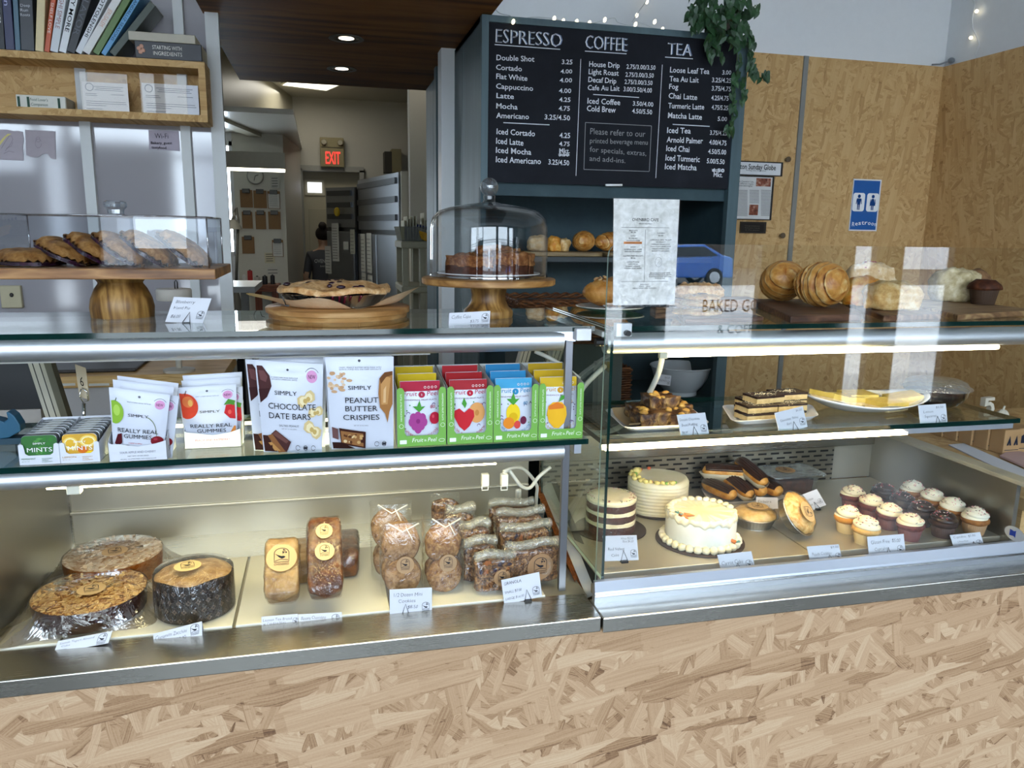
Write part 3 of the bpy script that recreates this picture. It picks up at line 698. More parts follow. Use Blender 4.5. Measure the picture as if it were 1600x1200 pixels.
def hand_pie(c, ln, ang, lab, seed):
    """a turnover: domed golden top, crimped rim, dark filling showing below"""
    t = thing('hand_pie', lab, 'pastry', c, 'blueberry hand pies on the long stand'); M = Matrix.Rotation(ang, 4, 'Y')
    def outline(a): return (1 if math.cos(a) > -.25 else 1.0)*(1-.16*max(0, math.cos(a*3+.5)))
    top = MB(); n = 56; prof = []
    def fn(u, v):
        a = 2*PI*u; rr = v*outline(a); crimp = (.0045*math.sin(a*30) if v > .84 else 0)
        z = .027*(1-v**3)**.6 if v < .86 else .0045+crimp*.8
        return Vector((rr*ln*.5*math.cos(a), rr*.075*math.sin(a), z+.012))
    top.grid(fn, n, 12, cu=True); top.disp(.0022, 60, seed); top.move(M); top.obj('crust', HPC, t, smooth=True, world=False)
    b = MB(); b.grid(lambda u, v: Vector((v*outline(2*PI*u)*ln*.49*math.cos(2*PI*u), v*outline(2*PI*u)*.072*math.sin(2*PI*u), .012 if v > .86 else .004)), 40, 8, cu=True); b.disp(.0015, 70, seed+3); b.move(M); b.obj('underside', CRUSTP, t, smooth=True, world=False)
    f = MB(); f.grid(lambda u, v: Vector((1.015*outline(2*PI*u)*ln*.47*math.cos(2*PI*u), 1.0*outline(2*PI*u)*.071*math.sin(2*PI*u), .007+.007*v)), 40, 2, cu=True); f.disp(.002, 90, seed+5); f.move(M); f.obj('filling', BERRY, t, smooth=True, world=False)
for i, (px, py, ln, ang, lab) in enumerate(((45, 409, .135, .02, 'hand pie lying flat at the left end of the long stand'), (100, 397, .12, .42, 'second hand pie from the left, leaning on the flat one'),
        (145, 394, .13, .55, 'third hand pie from the left under the clear lid'), (186, 393, .13, .60, 'fourth hand pie from the left, long crimped edge showing'),
        (228, 392, .13, .62, 'fifth hand pie from the left with dark filling showing'), (282, 393, .13, .66, 'hand pie at the right end of the leaning row with a berry hole on top'))):
    c = at(px, py, y=1.72 if i else 1.70); c.z -= .012; hand_pie(c, ln, ang, lab, i)
card('blueberry hand pie price card in a wire holder in front of the long stand', (258, 503), (317, 505), (271, 464), 1.60, [('Blueberry', .10, .76, .13, .50), ('Hand Pie', .10, .52, .13, .42), ('$6.00', .10, .18, .13, .24)], .56, (.86, .33, .18), tilt=.1)

# ---- round board with pie
t = thing('serving_board', 'round two-tier wooden board under the whole berry pie', 'board', (.03, 1.715, GT))
MB().lathe([(0, GT), (.146, GT), (.147, GT+.008), (.1475, GT+.009), (.152, GT+.010), (.1525, GT+.019), (.150, GT+.021), (0, GT+.021)], (.03, 1.715, 0), 72).obj('board', wood('8a5c30', 'ae7d48', 'c79c66', 5, .45, 'x'), t, smooth='auto')
pc = Vector((.022, 1.71, GT+.0215))
def sheet(u, v):
    a = 2*PI*u; R_ = .10 + .055*(.5+.5*math.cos(2*(a-.1))) + .02*math.cos(4*a+.6); r = R_*v
    up = max(0, r-.093); k = .55*max(0, math.cos(a-math.radians(232)))**2 + .30*max(0, math.cos(a-math.radians(300)))+ .12
    if math.cos(a-.05) > .7: k += .22*math.sin(8*v)
    return pc + Vector((r*math.cos(a)*(1.06), r*math.sin(a)*.98, .001 + up*k + .002*math.sin(7*a)*max(0, v-.6)))
m = MB(); m.grid(sheet, 72, 14, cu=True); tag(m.obj('parchment_paper', mottled(((.3, 'cfae86'), (.7, 'e6cfae')), 20, .7, .2, .1, name='parchment'), smooth=True), 'brown parchment sheet under the berry pie', 'parchment paper')
t = thing('berry_pie', 'whole berry pie in a foil tin on the round board', 'pie', pc+Z*.003)
fl = lambda a, r, z: r*(1+.012*math.sin(a*44))
MB().lathe([(0, .0), (.088, .0), (.090, .001), (.113, .026), (.1175, .0275), (.119, .0265)], (0, 0, 0), 176, sq=fl).obj('foil_tin', metal('d4d0cd', .28, (1, 1, 1), 30, .12, .3), t, world=False, smooth=True)
m = MB(); m.lathe([(.117, .028), (.118, .034), (.113, .040), (.106, .038), (.098, .037), (.08, .043), (.06, .047), (.03, .049), (0, .050)], (0, 0, 0), 90, sq=lambda a, r, z: (r*(1+.012*math.sin(a*23)), z+.003*math.sin(a*5+1)*(r > .05))); m.disp(.004, 42, 3); m.obj('crust', CRUST, t, world=False, smooth=True)
m = MB(); rnd = random.Random(4)
for k in range(26):
    a = rnd.uniform(1.2, 5.6); r = rnd.uniform(.02, .105); m.ell((r*math.cos(a), r*math.sin(a), .041+.008*(1-r/.11)), rnd.uniform(.004, .011), rnd.uniform(.004, .009), .004, 10, 6)
m.obj('berry_filling', BERRY, t, world=False, smooth=True)
m = MB()
for a0, l in ((-1.62, .012), (-1.5, .02), (-1.40, .018), (-1.30, .011), (-1.9, .008), (-1.1, .014)):
    pts = [(math.cos(a0)*(.1155-(q*l)*.95), math.sin(a0)*(.1155-(q*l)*.95)-.0008, .0265-q*l) for q in (0, .3, .7, 1)]; m.tube(pts, [.003, .002, .0022, .0012], 6)
m.obj('berry_drip', plain('5e1226', .25), t, world=False, smooth=True)
tg = thing('small_fork', 'small dark fork leaning on the left rim of the berry pie', 'fork', at(447, 476, y=1.70))
MB().tube([at(440, 462, y=1.64), at(444, 470, y=1.64), at(447, 477, y=1.65)], .0012, 6).tube([at(445, 477, y=1.65), at(452, 478, y=1.65)], .0018, 6).obj('handle', plain('1c1715', .4), tg)

# ---- round pedestal stand with glass dome and coffee cake
dc = Vector((.35, 1.66, GT))
t = thing('cake_stand', 'round wooden cake stand on a flared pedestal under the glass dome', 'cake stand', dc)
MB().lathe([(0, .0705), (.142, .0705), (.1455, .073), (.1455, .083), (.143, .085), (0, .085)], dc, 64).obj('plate', wood('80562c', 'a37540', 'bd935c', 6, .45, 'x'), t, smooth='auto')
MB().lathe([(0, 0), (.053, 0), (.054, .004), (.054, .013), (.052, .016), (.045, .022), (.0385, .034), (.0375, .048), (.040, .060), (.0445, .0705), (0, .0705)], dc, 48).obj('pedestal', ACACIAZ, t, smooth='auto')
t = thing('glass_dome', 'clear glass cake dome with ball knob over the coffee cake', 'dome', dc+Z*.0852)
out = [(.1275, 0), (.1278, .012), (.127, .105), (.122, .126), (.108, .140), (.085, .148), (.05, .154), (.022, .158), (.0135, .160), (.0118, .166), (.0125, .172), (.0112, .176)]
inn = [(.009, .155), (.05, .151), (.083, .145), (.105, .137), (.1185, .124), (.1235, .105), (.1243, .012), (.124, 0)]
MB().lathe([(r, z) for r, z in out], dc+Z*.0852, 72).obj('shell', DOMEG, t, smooth=True)
MB().lathe(inn, dc+Z*.0852, 72).obj('inner_shell', DOMEG, t, smooth=True)
MB().lathe([(.1278, .001), (.1288, .004), (.1278, .007)], dc+Z*.0852, 72).obj('rim', clear('b9bec2', .3, .05), t, smooth=True)
MB().ell(dc+Z*(.0852+.191), .0195, .0195, .0195, 28, 18).obj('knob', clear('d4d7d8', .12, .02, haze=.05), t, smooth=True)
MB().ell(dc+Z*(.0852+.191), .0135, .0135, .0135, 20, 14).obj('knob_core', clear('c4c8ca', .2, .02), t, smooth=True)
t = thing('plate', 'white plate inside the glass dome', 'plate', dc+Z*.0852)
MB().lathe([(0, .001), (.07, .001), (.11, .0085), (.1125, .0095), (.1115, .011), (.07, .004), (0, .004)], dc+Z*.0852, 64).obj('dish', plain('e8e8ea', .25, coat=.3), t, smooth=True)
CRUMB = mottled(((.25, '4a2310'), (.45, '7d4722'), (.62, 'a87344'), (.8, 'c99d6c')), 90, .75, .2, .9, .004, name='crumb')
CAKEB = mottled(((.3, '2c1308'), (.5, '452010'), (.7, '5e3018')), 60, .8, .2, .5, .003, name='dark_cake')
def cc_slice(a0, a1, r0, h, lab, seed, off=(0, 0)):
    t = thing('coffee_cake_slice', lab, 'cake', dc+Vector((off[0], off[1], .0895)), 'coffee cake under the dome')
    def fan(z0, z1, k, amp, mt, nm):
        m = MB(); n = 14
        def fn(u, v):
            a = a0+(a1-a0)*u
            if v < .2: return Vector((r0*math.cos(a), r0*math.sin(a), z0+(z1-z0)*v/.2))*1
            if v < .8: q = (v-.2)/.6; rr = r0+(.098-r0)*q; return Vector((rr*math.cos(a), rr*math.sin(a), z1+k*math.sin(PI*q)*math.sin(PI*min(1, max(0, u*.9+.05)))))
            q = (v-.8)/.2; return Vector((.098*math.cos(a), .098*math.sin(a), z1+(z0-z1)*q))
        g = m.grid(fn, n, 20)
        for row in (g[0], g[-1]): m.face(row if row is g[0] else row[::-1])
        m.disp(amp, 75, seed, 4); m.obj(nm, mt, t, world=False, smooth=True)
    fan(0, h*.55, .0, .0012, CAKEB, 'cake'); fan(h*.5, h, .006, .005, CRUMB, 'crumb_topping')
cc_slice(PI+.12, PI+1.45, .012, .043, 'left coffee cake slice under the dome, lowest crumb', 1)
cc_slice(PI+1.5, PI+2.4, .010, .050, 'middle coffee cake slice under the dome, facing the front', 2)
cc_slice(.2, 1.5, .010, .058, 'back coffee cake slice under the dome, highest crumb', 3, (-.02, .0))
cc_slice(-.72, .15, .012, .046, 'right coffee cake slice under the dome', 4)
card('coffee cake tent card in front of the domed stand', (701, 509), (765, 505.5), (703, 489), 1.53, [('Coffee Cake', .06, .52, .30, .46), ('$3.75', .52, .15, .24, .2)], None, (.88, .50, .16), tent=True, tilt=.25)

# ---- wicker basket behind the left case and almond croissant
WICK = mottled(((.3, '2a160b'), (.5, '5b3519'), (.75, '8a5a30')), 60, .6, .3, .6, .003, stretch=(.3, 1, 2), name='wicker')
def basket(name, lab, x0, x1, y0, y1, z0, z1):
    t = thing(name, lab, 'basket', ((x0+x1)/2, (y0+y1)/2, z0)); m = MB(); n = 0; z = z0
    while z < z1:
        for s_ in (0, 1):
            pts = []; per = [(x0, y0), (x1, y0), (x1, y1), (x0, y1), (x0, y0)]
            for (ax, ay), (bx, by) in zip(per, per[1:]):
                ln = math.hypot(bx-ax, by-ay); k = max(2, int(ln/.012)); nx, ny = (by-ay)/ln, -(bx-ax)/ln
                for i in range(k): o = .003*(1 if (i+n) % 2 else -1); pts.append((ax+(bx-ax)*i/k+nx*o, ay+(by-ay)*i/k+ny*o, z+.001*math.sin(i*1.3+n)))
            m.tube(pts+[pts[0]], .0034, 6); n += 1; break
        z += .0085
    m.obj('weave', WICK, t, smooth=True)
    r = MB()
    for k in range(2):
        pts = []
        for (ax, ay), (bx, by) in zip(per, per[1:]):
            ln = math.hypot(bx-ax, by-ay); q = max(3, int(ln/.01))
            for i in range(q): ph = i*.9+k*PI; pts.append((ax+(bx-ax)*i/q, ay+(by-ay)*i/q+.006*math.cos(ph), z1+.004+.006*math.sin(ph)))
        r.tube(pts+[pts[0]], .0045, 6)
    r.obj('braided_rim', WICK, t, smooth=True)
    MB().box(x0+.004, x1-.004, y0+.004, y1-.004, z0-.004, z0).obj('bottom', WICK, t)
basket('wicker_basket', 'brown wicker basket behind the domed stand, only its braided rim showing', .55, .90, 2.16, 2.45, 1.30, at(860, 474, y=2.16).z-.004)
def croissant(name, lab, c, L, R, rz, tilt=0, mat=None, group=None, seed=0, bend=.25, flakes=False, cat='croissant'):
    t = thing(name, lab, cat, c, group, 0); m = MB(); n = 40; steps = 7
    def fn(u, v):
        a = 2*PI*u; s_ = v*2-1; tw = v*steps+.30*math.sin(a+seed)+.12*math.sin(2*a+seed*2); seg = tw % 1.0; seg = seg if s_ > 0 else 1-seg
        prof = max(0.0, 1-abs(s_)**2.1)**.6; r = R*(.20+.80*prof)*(1.0-.12*seg**1.6)
        if v <= 0 or v >= 1: r = R*.004
        ax = s_*L/2; yy = bend*L*(s_*s_)
        z = R*.95 + r*math.sin(a)*(.92 if math.sin(a) > 0 else .85)
        return Vector((ax, yy+r*math.cos(a), max(z, .001)))
    m.grid(fn, n, steps*10, cu=True); m.disp(.0020, 60, seed); m.move(rotm(rz, 0, tilt))
    lo = min(v.co.z for v in m.bm.verts); bmesh.ops.translate(m.bm, verts=m.bm.verts, vec=(0, 0, -lo))
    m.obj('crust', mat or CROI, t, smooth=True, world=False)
    if flakes:
        f = MB(); rnd = random.Random(seed)
        for k in range(34):
            a = rnd.uniform(.3, 2.8); s_ = rnd.uniform(-.75, .75); r = R*(.25+.78*max(0, 1-abs(s_)**2.3)**.55)
            p = rotm(rz, 0, tilt) @ Vector((s_*L/2, bend*L*s_*s_+r*math.cos(a), R*.95+r*math.sin(a)*.93)); p.z -= lo
            M_ = Matrix.Translation(p) @ rotm(rnd.uniform(0, 6), rnd.uniform(-.7, .7), rnd.uniform(-.7, .7))
            f.bm.verts.ensure_lookup_table(); f.prism([(x, y) for x, y in circ(rnd.uniform(.004, .008), 9, sy=.6)], (0, 0, 0), X, Y, .0008)
            for v in f.bm.verts[-18:] if False else []: pass
            f.bm.verts.ensure_lookup_table(); bmesh.ops.transform(f.bm, matrix=M_, verts=f.bm.verts[-18:])
        f.obj('almond_flakes', mottled(((.3, 'b98348'), (.7, 'e6c695')), 40, .6, name='almond'), t, world=False)
    return t
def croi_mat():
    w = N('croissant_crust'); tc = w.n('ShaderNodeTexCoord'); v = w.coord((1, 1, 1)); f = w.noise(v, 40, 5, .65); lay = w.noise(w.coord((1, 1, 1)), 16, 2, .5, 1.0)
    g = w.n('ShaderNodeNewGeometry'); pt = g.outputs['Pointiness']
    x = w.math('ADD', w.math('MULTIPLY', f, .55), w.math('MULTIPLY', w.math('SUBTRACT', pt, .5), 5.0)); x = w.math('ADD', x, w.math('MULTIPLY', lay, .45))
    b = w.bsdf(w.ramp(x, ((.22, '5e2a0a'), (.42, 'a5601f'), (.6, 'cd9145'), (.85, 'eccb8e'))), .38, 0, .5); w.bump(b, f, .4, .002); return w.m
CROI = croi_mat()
t = thing('plate', 'white plate with green underside under the almond croissant', 'plate', (.672, 1.76, GT))
MB().lathe([(.045, .001), (.07, .006), (.082, .010), (.0835, .0115), (.08, .0125), (.05, .006), (0, .006)], (.672, 1.76, GT), 48).obj('dish', plain('e6e4dc', .25, coat=.3), t, smooth=True)
MB().lathe([(0, .0), (.045, .0), (.07, .0052), (.0805, .009)], (.672, 1.76, GT), 48).obj('glazed_underside', plain('2c5a4a', .3), t, smooth=True)
croissant('almond_croissant', 'flaky almond croissant on the white and green plate', (.672, 1.765, GT+.0085), .13, .040, .35, 0, mottled(((.25, '8a4f1a'), (.5, 'c08238'), (.75, 'd9a862')), 40, .5, name='almond_crust'), None, 5, .1, True)

# ---- menu card in acrylic holder at the left end of the front glass
t = thing('menu_holder', 'speckled paper cafe menu in a clear stand at the glass corner', 'menu', at(1005, 478, y=1.395))
mp = [at(a, b, y=1.395) for a, b in ((958, 477), (1054, 475.5), (1060, 309), (959, 310))]
U = (mp[1]-mp[0]).normalized(); V = (mp[3]-mp[0]).normalized(); W_, H_ = (mp[1]-mp[0]).length, (mp[3]-mp[0]).length
MB().prism([(0, 0), (W_, 0), (W_*1.045, H_), (0, H_)], mp[0], U, V, -.001).obj('paper', mottled(((.35, 'c2c1bb'), (.5, 'd4d3ce'), (.68, 'e6e5e2')), 55, .6, .3, .05, name='speckled_paper'), t)
MB().prism([(-.002, -.003), (W_+.002, -.003), (W_*1.045+.002, H_+.002), (-.002, H_+.002)], mp[0]-Y*.0016, U, V, -.0012).obj('acrylic_front', clear('ffffff', .025, .02, bump=.1, bscale=40), t)
MB().box(mp[0].x-.004, mp[1].x+.004, 1.393, 1.44, mp[0].z-.006, mp[0].z-.003).obj('acrylic_foot', ACRYL, t)
m = MB(); O = mp[0]-Y*.0008
def mt(s_, u, v, h, w, al='c'): m.text(s_, O, U, V, u*W_, v*H_, h*H_, w*W_, al)
mt('OVENBIRD CAFE', .5, .795, .028, .42); mt('PASTRY AND MENU', .5, .765, .011, .2)
for v in (.735, .225): m.stroke([(.12*W_, v*H_), (.88*W_, v*H_)], .0005, O, U, V)
m.stroke([(.5*W_, .715*H_), (.495*W_, .225*H_)], .0005, O, U, V)
for s_, v, w in (('BISCUITS', .70, .13), ('$5.00', .684, .08), ('SWEET', .650, .08), ('BLUEBERRY', .628, .14), ('CHOCOLATE CHUNK', .606, .22), ('CINNAMON SUGAR', .585, .26), ('SAVORY', .545, .09), ('ROSEMARY GOAT CHEESE', .524, .28), ('MAPLE BACON CHEDDAR', .505, .27), ('GLUTEN FREE BISCUITS', .463, .32), ('$5.50', .442, .07), ('CHOCOLATE CHUNK', .405, .2), ('MAPLE PECAN', .385, .15), ('BLUEBERRY LAVENDER', .365, .23), ('MORNING GLORY MUFFIN', .345, .27)): mt(s_, .31, v, .0125, w)
for s_, v, w in (('DANISH', .678, .12), ('$5.00', .655, .08), ('CAPICOLA, BRIE, FIG JAM', .615, .34), ('CROISSANT', .594, .16), ('MARBLED GRAIN LOAF', .573, .3), ('CHOCOLATE GRAIN LOAF', .552, .33), ('ONION (VEGAN) LOAF', .531, .28), ('BAGUETTE (GF, LOAF)', .51, .28), ('BEFORE PLACING YOUR ORDER', .30, .33), ('PLEASE INFORM YOUR SERVER', .283, .36), ('IF ANYONE IN YOUR PARTY HAS', .266, .36), ('FOOD ALLERGY', .249, .16)): mt(s_, .75, v, .0115, w)
for s_, v, w in (('OPEN DAILY', .19, .14), ('7AM - 3PM', .172, .18), ('FRESHLY BAKED EVERY MORNING', .155, .38)): mt(s_, .5, v, .0115, w)
m.obj('lettering', ink('1c1c1f'), t)
m = MB(); m.flat([(.16*W_, .581*H_), (.45*W_, .581*H_), (.45*W_, .603*H_), (.16*W_, .603*H_)], mp[0]-Y*.0005, U, V); m.obj('orange_strip', plain('d98a4e', .7), t)
m = MB(); m.stroke(circ(.055*W_, 20, .72*W_, .41*H_, 1.3), .0004, O, U, V, True); m.stroke([(.68*W_, .37*H_), (.73*W_, .42*H_), (.76*W_, .40*H_)], .0004, O, U, V); m.obj('emblem', ink('8a8a8a'), t)

# ---- boards and pastries on the right glass top
def board(lab, pts, h, mat, z=GT):
    c = sum((Vector((p[0], p[1], 0)) for p in pts), Vector())/len(pts); t = thing('wooden_board', lab, 'board', (c.x, c.y, z), 'wooden boards on the right glass top')
    MB().prism([(p[0], p[1]) for p in pts], (0, 0, z), X, Y, h).obj('slab', mat, t, bev=.003); return t
DARKW = wood('3a241a', '5a3a28', '7c5640', 8, .5, 'x')
board('dark walnut board under the two front croissants', [(.965, 1.455), (1.165, 1.485), (1.36, 1.86), (1.12, 1.88)], .016, DARKW)
board('brown board under the big pale biscuit', [(1.20, 1.46), (1.38, 1.49), (1.52, 1.84), (1.39, 1.86)], .014, wood('4a2f20', '6e4a34', '8f6a4c', 8, .5, 'y'))
board('light striped board under the dark muffin at the right end', [(1.40, 1.465), (1.72, 1.55), (1.74, 1.84), (1.56, 1.86)], .014, wood('6b4a30', '94704c', 'b39468', 8, .5, 'x'))
board('long narrow board left of the front croissants', [(.80, 1.78), (1.08, 1.78), (1.10, 1.86), (.82, 1.86)], .024, wood('4f3426', '7c5a44', 'a07c60', 8, .5, 'x'))
board('dark thin board under the cookies beside the menu', [(.73, 1.475), (.93, 1.50), (.95, 1.66), (.80, 1.67)], .010, DARKW)
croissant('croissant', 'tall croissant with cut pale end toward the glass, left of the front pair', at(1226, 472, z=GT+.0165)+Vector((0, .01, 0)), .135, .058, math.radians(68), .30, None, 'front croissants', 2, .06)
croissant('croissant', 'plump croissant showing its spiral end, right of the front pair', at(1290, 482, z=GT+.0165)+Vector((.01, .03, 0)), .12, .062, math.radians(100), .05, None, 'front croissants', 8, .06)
def cut_end(lab_obj, c, r, nrm): pass
def blob(name, lab, cat, c, rx, ry, h, mat, amp=.006, scale=38, seed=0, group=None, sq=.55, rz=0, tri=0, extra=None):
    t = thing(name, lab, cat, c, group); m = MB(); n = 44
    prof = [(0, 0), (.75, 0), (.9, .06), (1.0, .3), (.98, .6), (.82, .86), (.5, .98), (0, 1.0)]
    fine = []
    for (a, b), (c_, d) in zip(prof, prof[1:]):
        for k in range(4): fine.append((a+(c_-a)*k/4, b+(d-b)*k/4))
    fine.append(prof[-1])
    m.lathe([(r, z*h) for r, z in fine], (0, 0, 0), n, sq=lambda a, r, z: r*(1-tri*max(0, math.cos(3*a))*.35))
    for v in m.bm.verts: v.co.x *= rx; v.co.y *= ry
    m.disp(amp, scale, seed, 4)
    for v in m.bm.verts: v.co.z = max(v.co.z, 0)
    m.move(rotm(rz)); m.obj('crust', mat, t, world=False, smooth=True)
    if extra:
        e = MB(); rnd = random.Random(seed)
        for k in range(extra[0]):
            a, q = rnd.uniform(0, 6.28), rnd.uniform(0, .8); x, y = rx*q*math.cos(a), ry*q*math.sin(a)
            e.ell((x, y, h*(1-.35*q*q)), rnd.uniform(.003, extra[2]), rnd.uniform(.003, extra[2]), .003, 8, 6)
        e.obj(extra[3], plain(extra[1], .5), t, world=False, smooth=True)
    return t
def onz(px, py, z=GT+.0145): return at(px, py, z=z)
SCON = mottled(((.25, 'b98a55'), (.45, 'dcb98a'), (.62, 'ead2ae'), (.8, 'f4e6cc')), 45, .75, .2, .6, .003, name='scone')
ORNG = mottled(((.25, 'a85c12'), (.45, 'd98b2a'), (.62, 'e8b35a'), (.8, 'f0d090')), 40, .5, .4, .5, .003, name='orange_bun')
p = onz(1345, 476); blob('biscuit', 'golden orange-topped biscuit behind the right croissant', 'biscuit', p+Y*.0, .055, .05, .072, ORNG, .007, 38, 3)
p = onz(1335, 470); blob('scone', 'pale scone with red berry bits at the back, above the orange biscuit', 'scone', Vector((1.43, 1.81, GT+.001)), .075, .05, .118, SCON, .009, 32, 5, tri=.6, extra=(9, 'a8485a', .006, 'berries'))
p = onz(1408, 489); blob('biscuit', 'large pale layered biscuit at the front of the brown board', 'biscuit', Vector((1.335, 1.60, GT+.0145)), .073, .06, .066, CRUSTP, .008, 30, 7)
blob('scone', 'pale lumpy scone at the back right behind the large biscuit', 'scone', Vector((1.69, 1.79, GT+.0145)), .075, .05, .088, mottled(((.25, '8f7a50'), (.45, 'c0ab80'), (.62, 'd8c7a2'), (.8, 'e9dcc0')), 45, .75, name='oat_scone'), .009, 34, 9, tri=.4)
blob('scone', 'brown scone half hidden behind the dark muffin', 'scone', Vector((1.76, 1.80, GT+.001)), .05, .04, .10, mottled(((.3, '5b3c24'), (.6, '8a6440')), 45, .8, name='brown_scone'), .008, 34, 11, tri=.5)
def muffin(name, lab, c, r, h, paper, top, seed, cat='muffin', group=None, dome=.45, name_top='muffin_top', over=1.22, frost=None, sprinkles=None):
    t = thing(name, lab, cat, c, group); hc = h*.58
    MB().lathe([(0, 0), (r*.78, 0), (r*.80, .001), (r, hc)], (0, 0, 0), 96, sq=lambda a, q, z: q*(1+.022*math.sin(a*32))).obj('paper_cup', paper, t, world=False, smooth=True)
    m = MB(); m.lathe([(r*.95, hc*.96), (r*over, hc*1.06), (r*over*1.0, hc*1.16), (r*over*.9, hc*1.36), (r*.7, hc*1.36+(h-hc)*dome), (r*.35, h*.97), (0, h)], (0, 0, 0), 44); m.disp(.0022, 70, seed, 3); m.obj(name_top, top, t, world=False, smooth=True)
    return t
muffin('muffin', 'dark chocolate muffin in a brown paper cup on the light striped board', onz(1535, 475), .034, .066, plain('4a3322', .7), CRUSTD, 3)
blob('almond_pastry', 'flaked almond pastry on the long board beside the menu', 'pastry', Vector((.93, 1.815, GT+.0245)), .07, .04, .036, CRUST, .008, 60, 13)
COOK = mottled(((.25, '7d5128'), (.45, 'b58650'), (.62, 'cda873'), (.8, 'dcc094')), 50, .8, .2, .5, .002, name='cookie')
for i, (x, y, z, r, lab) in enumerate(((.80, 1.56, GT+.0105, .055, 'large pale cookie at the front of the thin dark board beside the menu'), (.84, 1.62, GT+.0235, .05, 'cookie resting on the large one beside the menu'), (.85, 1.64, GT+.0355, .045, 'topmost cookie of the leaning pile beside the menu'))):
    blob('cookie', lab, 'cookie', Vector((x, y, z)), r, r*.92, .013, COOK, .002, 60, 20+i, 'cookies beside the menu', extra=(6, '3a2012', .007, 'chocolate_chunks'))
# ================================================================== packaged snacks on the middle shelf (left case)
CARTON = plain('d8dae2', .55, vary=.01); POUCHW = plain('d2d6e2', .38, spec=.5, vary=.01, coat=.15)
def fit(m, S, off=.0012, sub=True):
    """lay flat artwork drawn in 0..1 coordinates onto the surface S(u, v)"""
    if sub:
        bmesh.ops.triangulate(m.bm, faces=m.bm.faces)
        for k in range(2):
            e = [e for e in m.bm.edges if (e.verts[0].co-e.verts[1].co).length > .16]
            if e: bmesh.ops.subdivide_edges(m.bm, edges=e, cuts=1); bmesh.ops.triangulate(m.bm, faces=[f for f in m.bm.faces if len(f.verts) > 3])
    for v in m.bm.verts: v.co = S(v.co.x, v.co.y) + Vector((0, -off-.0001*v.co.z, 0))
    return m
E2 = lambda cx, cy, rx, ry, n=26, a0=0, a1=2*PI: [(cx+rx*math.cos(a0+(a1-a0)*i/n), cy+ry*math.sin(a0+(a1-a0)*i/n)) for i in range(n+(0 if a1-a0 >= 6.2 else 1))]
O0 = (0, 0, 0)
class Art:
    """flat printed shapes by colour"""
    def __init__(s): s.d = {}; s.ix = 0
    def m(s, c):
        if c not in s.d: s.d[c] = MB()
        return s.d[c]
    def poly(s, c, pts): s.ix += 1; m = s.m(c); m.poly([Vector((x, y, s.ix)) for x, y in pts]); return s
    def line(s, c, pts, w, asp=1): s.ix += 1; s.m(c).stroke(pts, w, (0, 0, s.ix), X, Y); return s
    def text(s, c, t, x, y, h, w=None, al='c', shear=0): s.ix += 1; s.m(c).text(t, (0, 0, s.ix), X, Y, x, y, h, w, al, shear); return s
    def out(s, S, parent, names={}, off=.0009):
        for i, (c, m) in enumerate(s.d.items()): fit(m, S, off+.00012*i).obj(names.get(c, 'print'), ink(c), parent)
def pouch(name, lab, bl, br, tl, tr, y, art, group, bulge=.009, mat=None, back=.012, top=None):
    P = [at(*q, y=y) for q in (bl, br, tl, tr)]; t = thing(name, lab, 'snack pouch', (P[0]+P[1])/2, group)
    def S(u, v): u_ = min(max(u, 0), 1); v_ = min(max(v, 0), 1); q = (P[0]*(1-u)+P[1]*u)*(1-v)+(P[2]*(1-u)+P[3]*u)*v; b = math.sin(PI*u_)**.7*(math.sin(PI*min(1, v_*1.05))**.6 if v_ < .95 else .0); return q - Y*bulge*b + Y*.0
    m = MB(); g = m.grid(S, 16, 20)
    h = m.grid(lambda u, v: (lambda q: Vector((q.x, 2*y+.001+(-q.y), q.z)))(S(1-u, v)), 16, 20)
    m.obj('bag', mat or POUCHW, t, smooth=True, weld=True)
    if top:
        b = MB(); b.grid(lambda u, v: S(u, top[1]+(1-top[1])*v)-Y*.0008, 16, 4); b.obj('top_band', plain(top[0], .35, coat=.2), t, smooth=True)
    if art: art.out(S, t)
    return t
def shift(pts, dx, dy): return [(x+dx, y+dy) for x, y in pts]
NAVY = '17181f'
def simply(a, lines, y0, h, w, cx=.52, sub=None, sy=.66, tag_=True):
    a.text(NAVY, 'SIMPLY', cx, sy, .042, .36)
    for i, (t, wd) in enumerate(lines): a.text(NAVY, t, cx, y0-i*h*1.38, h, wd)
def newbadge(a, x, y, r=.085): a.poly('d99ac4', E2(x, y, r, r*.82)); a.text('4a2440', 'NEW', x, y-.022, .042, r*1.3); a.line('6a6a74', E2(x, y, r*1.35, r*1.1, 20, .5, 2.6), .006)
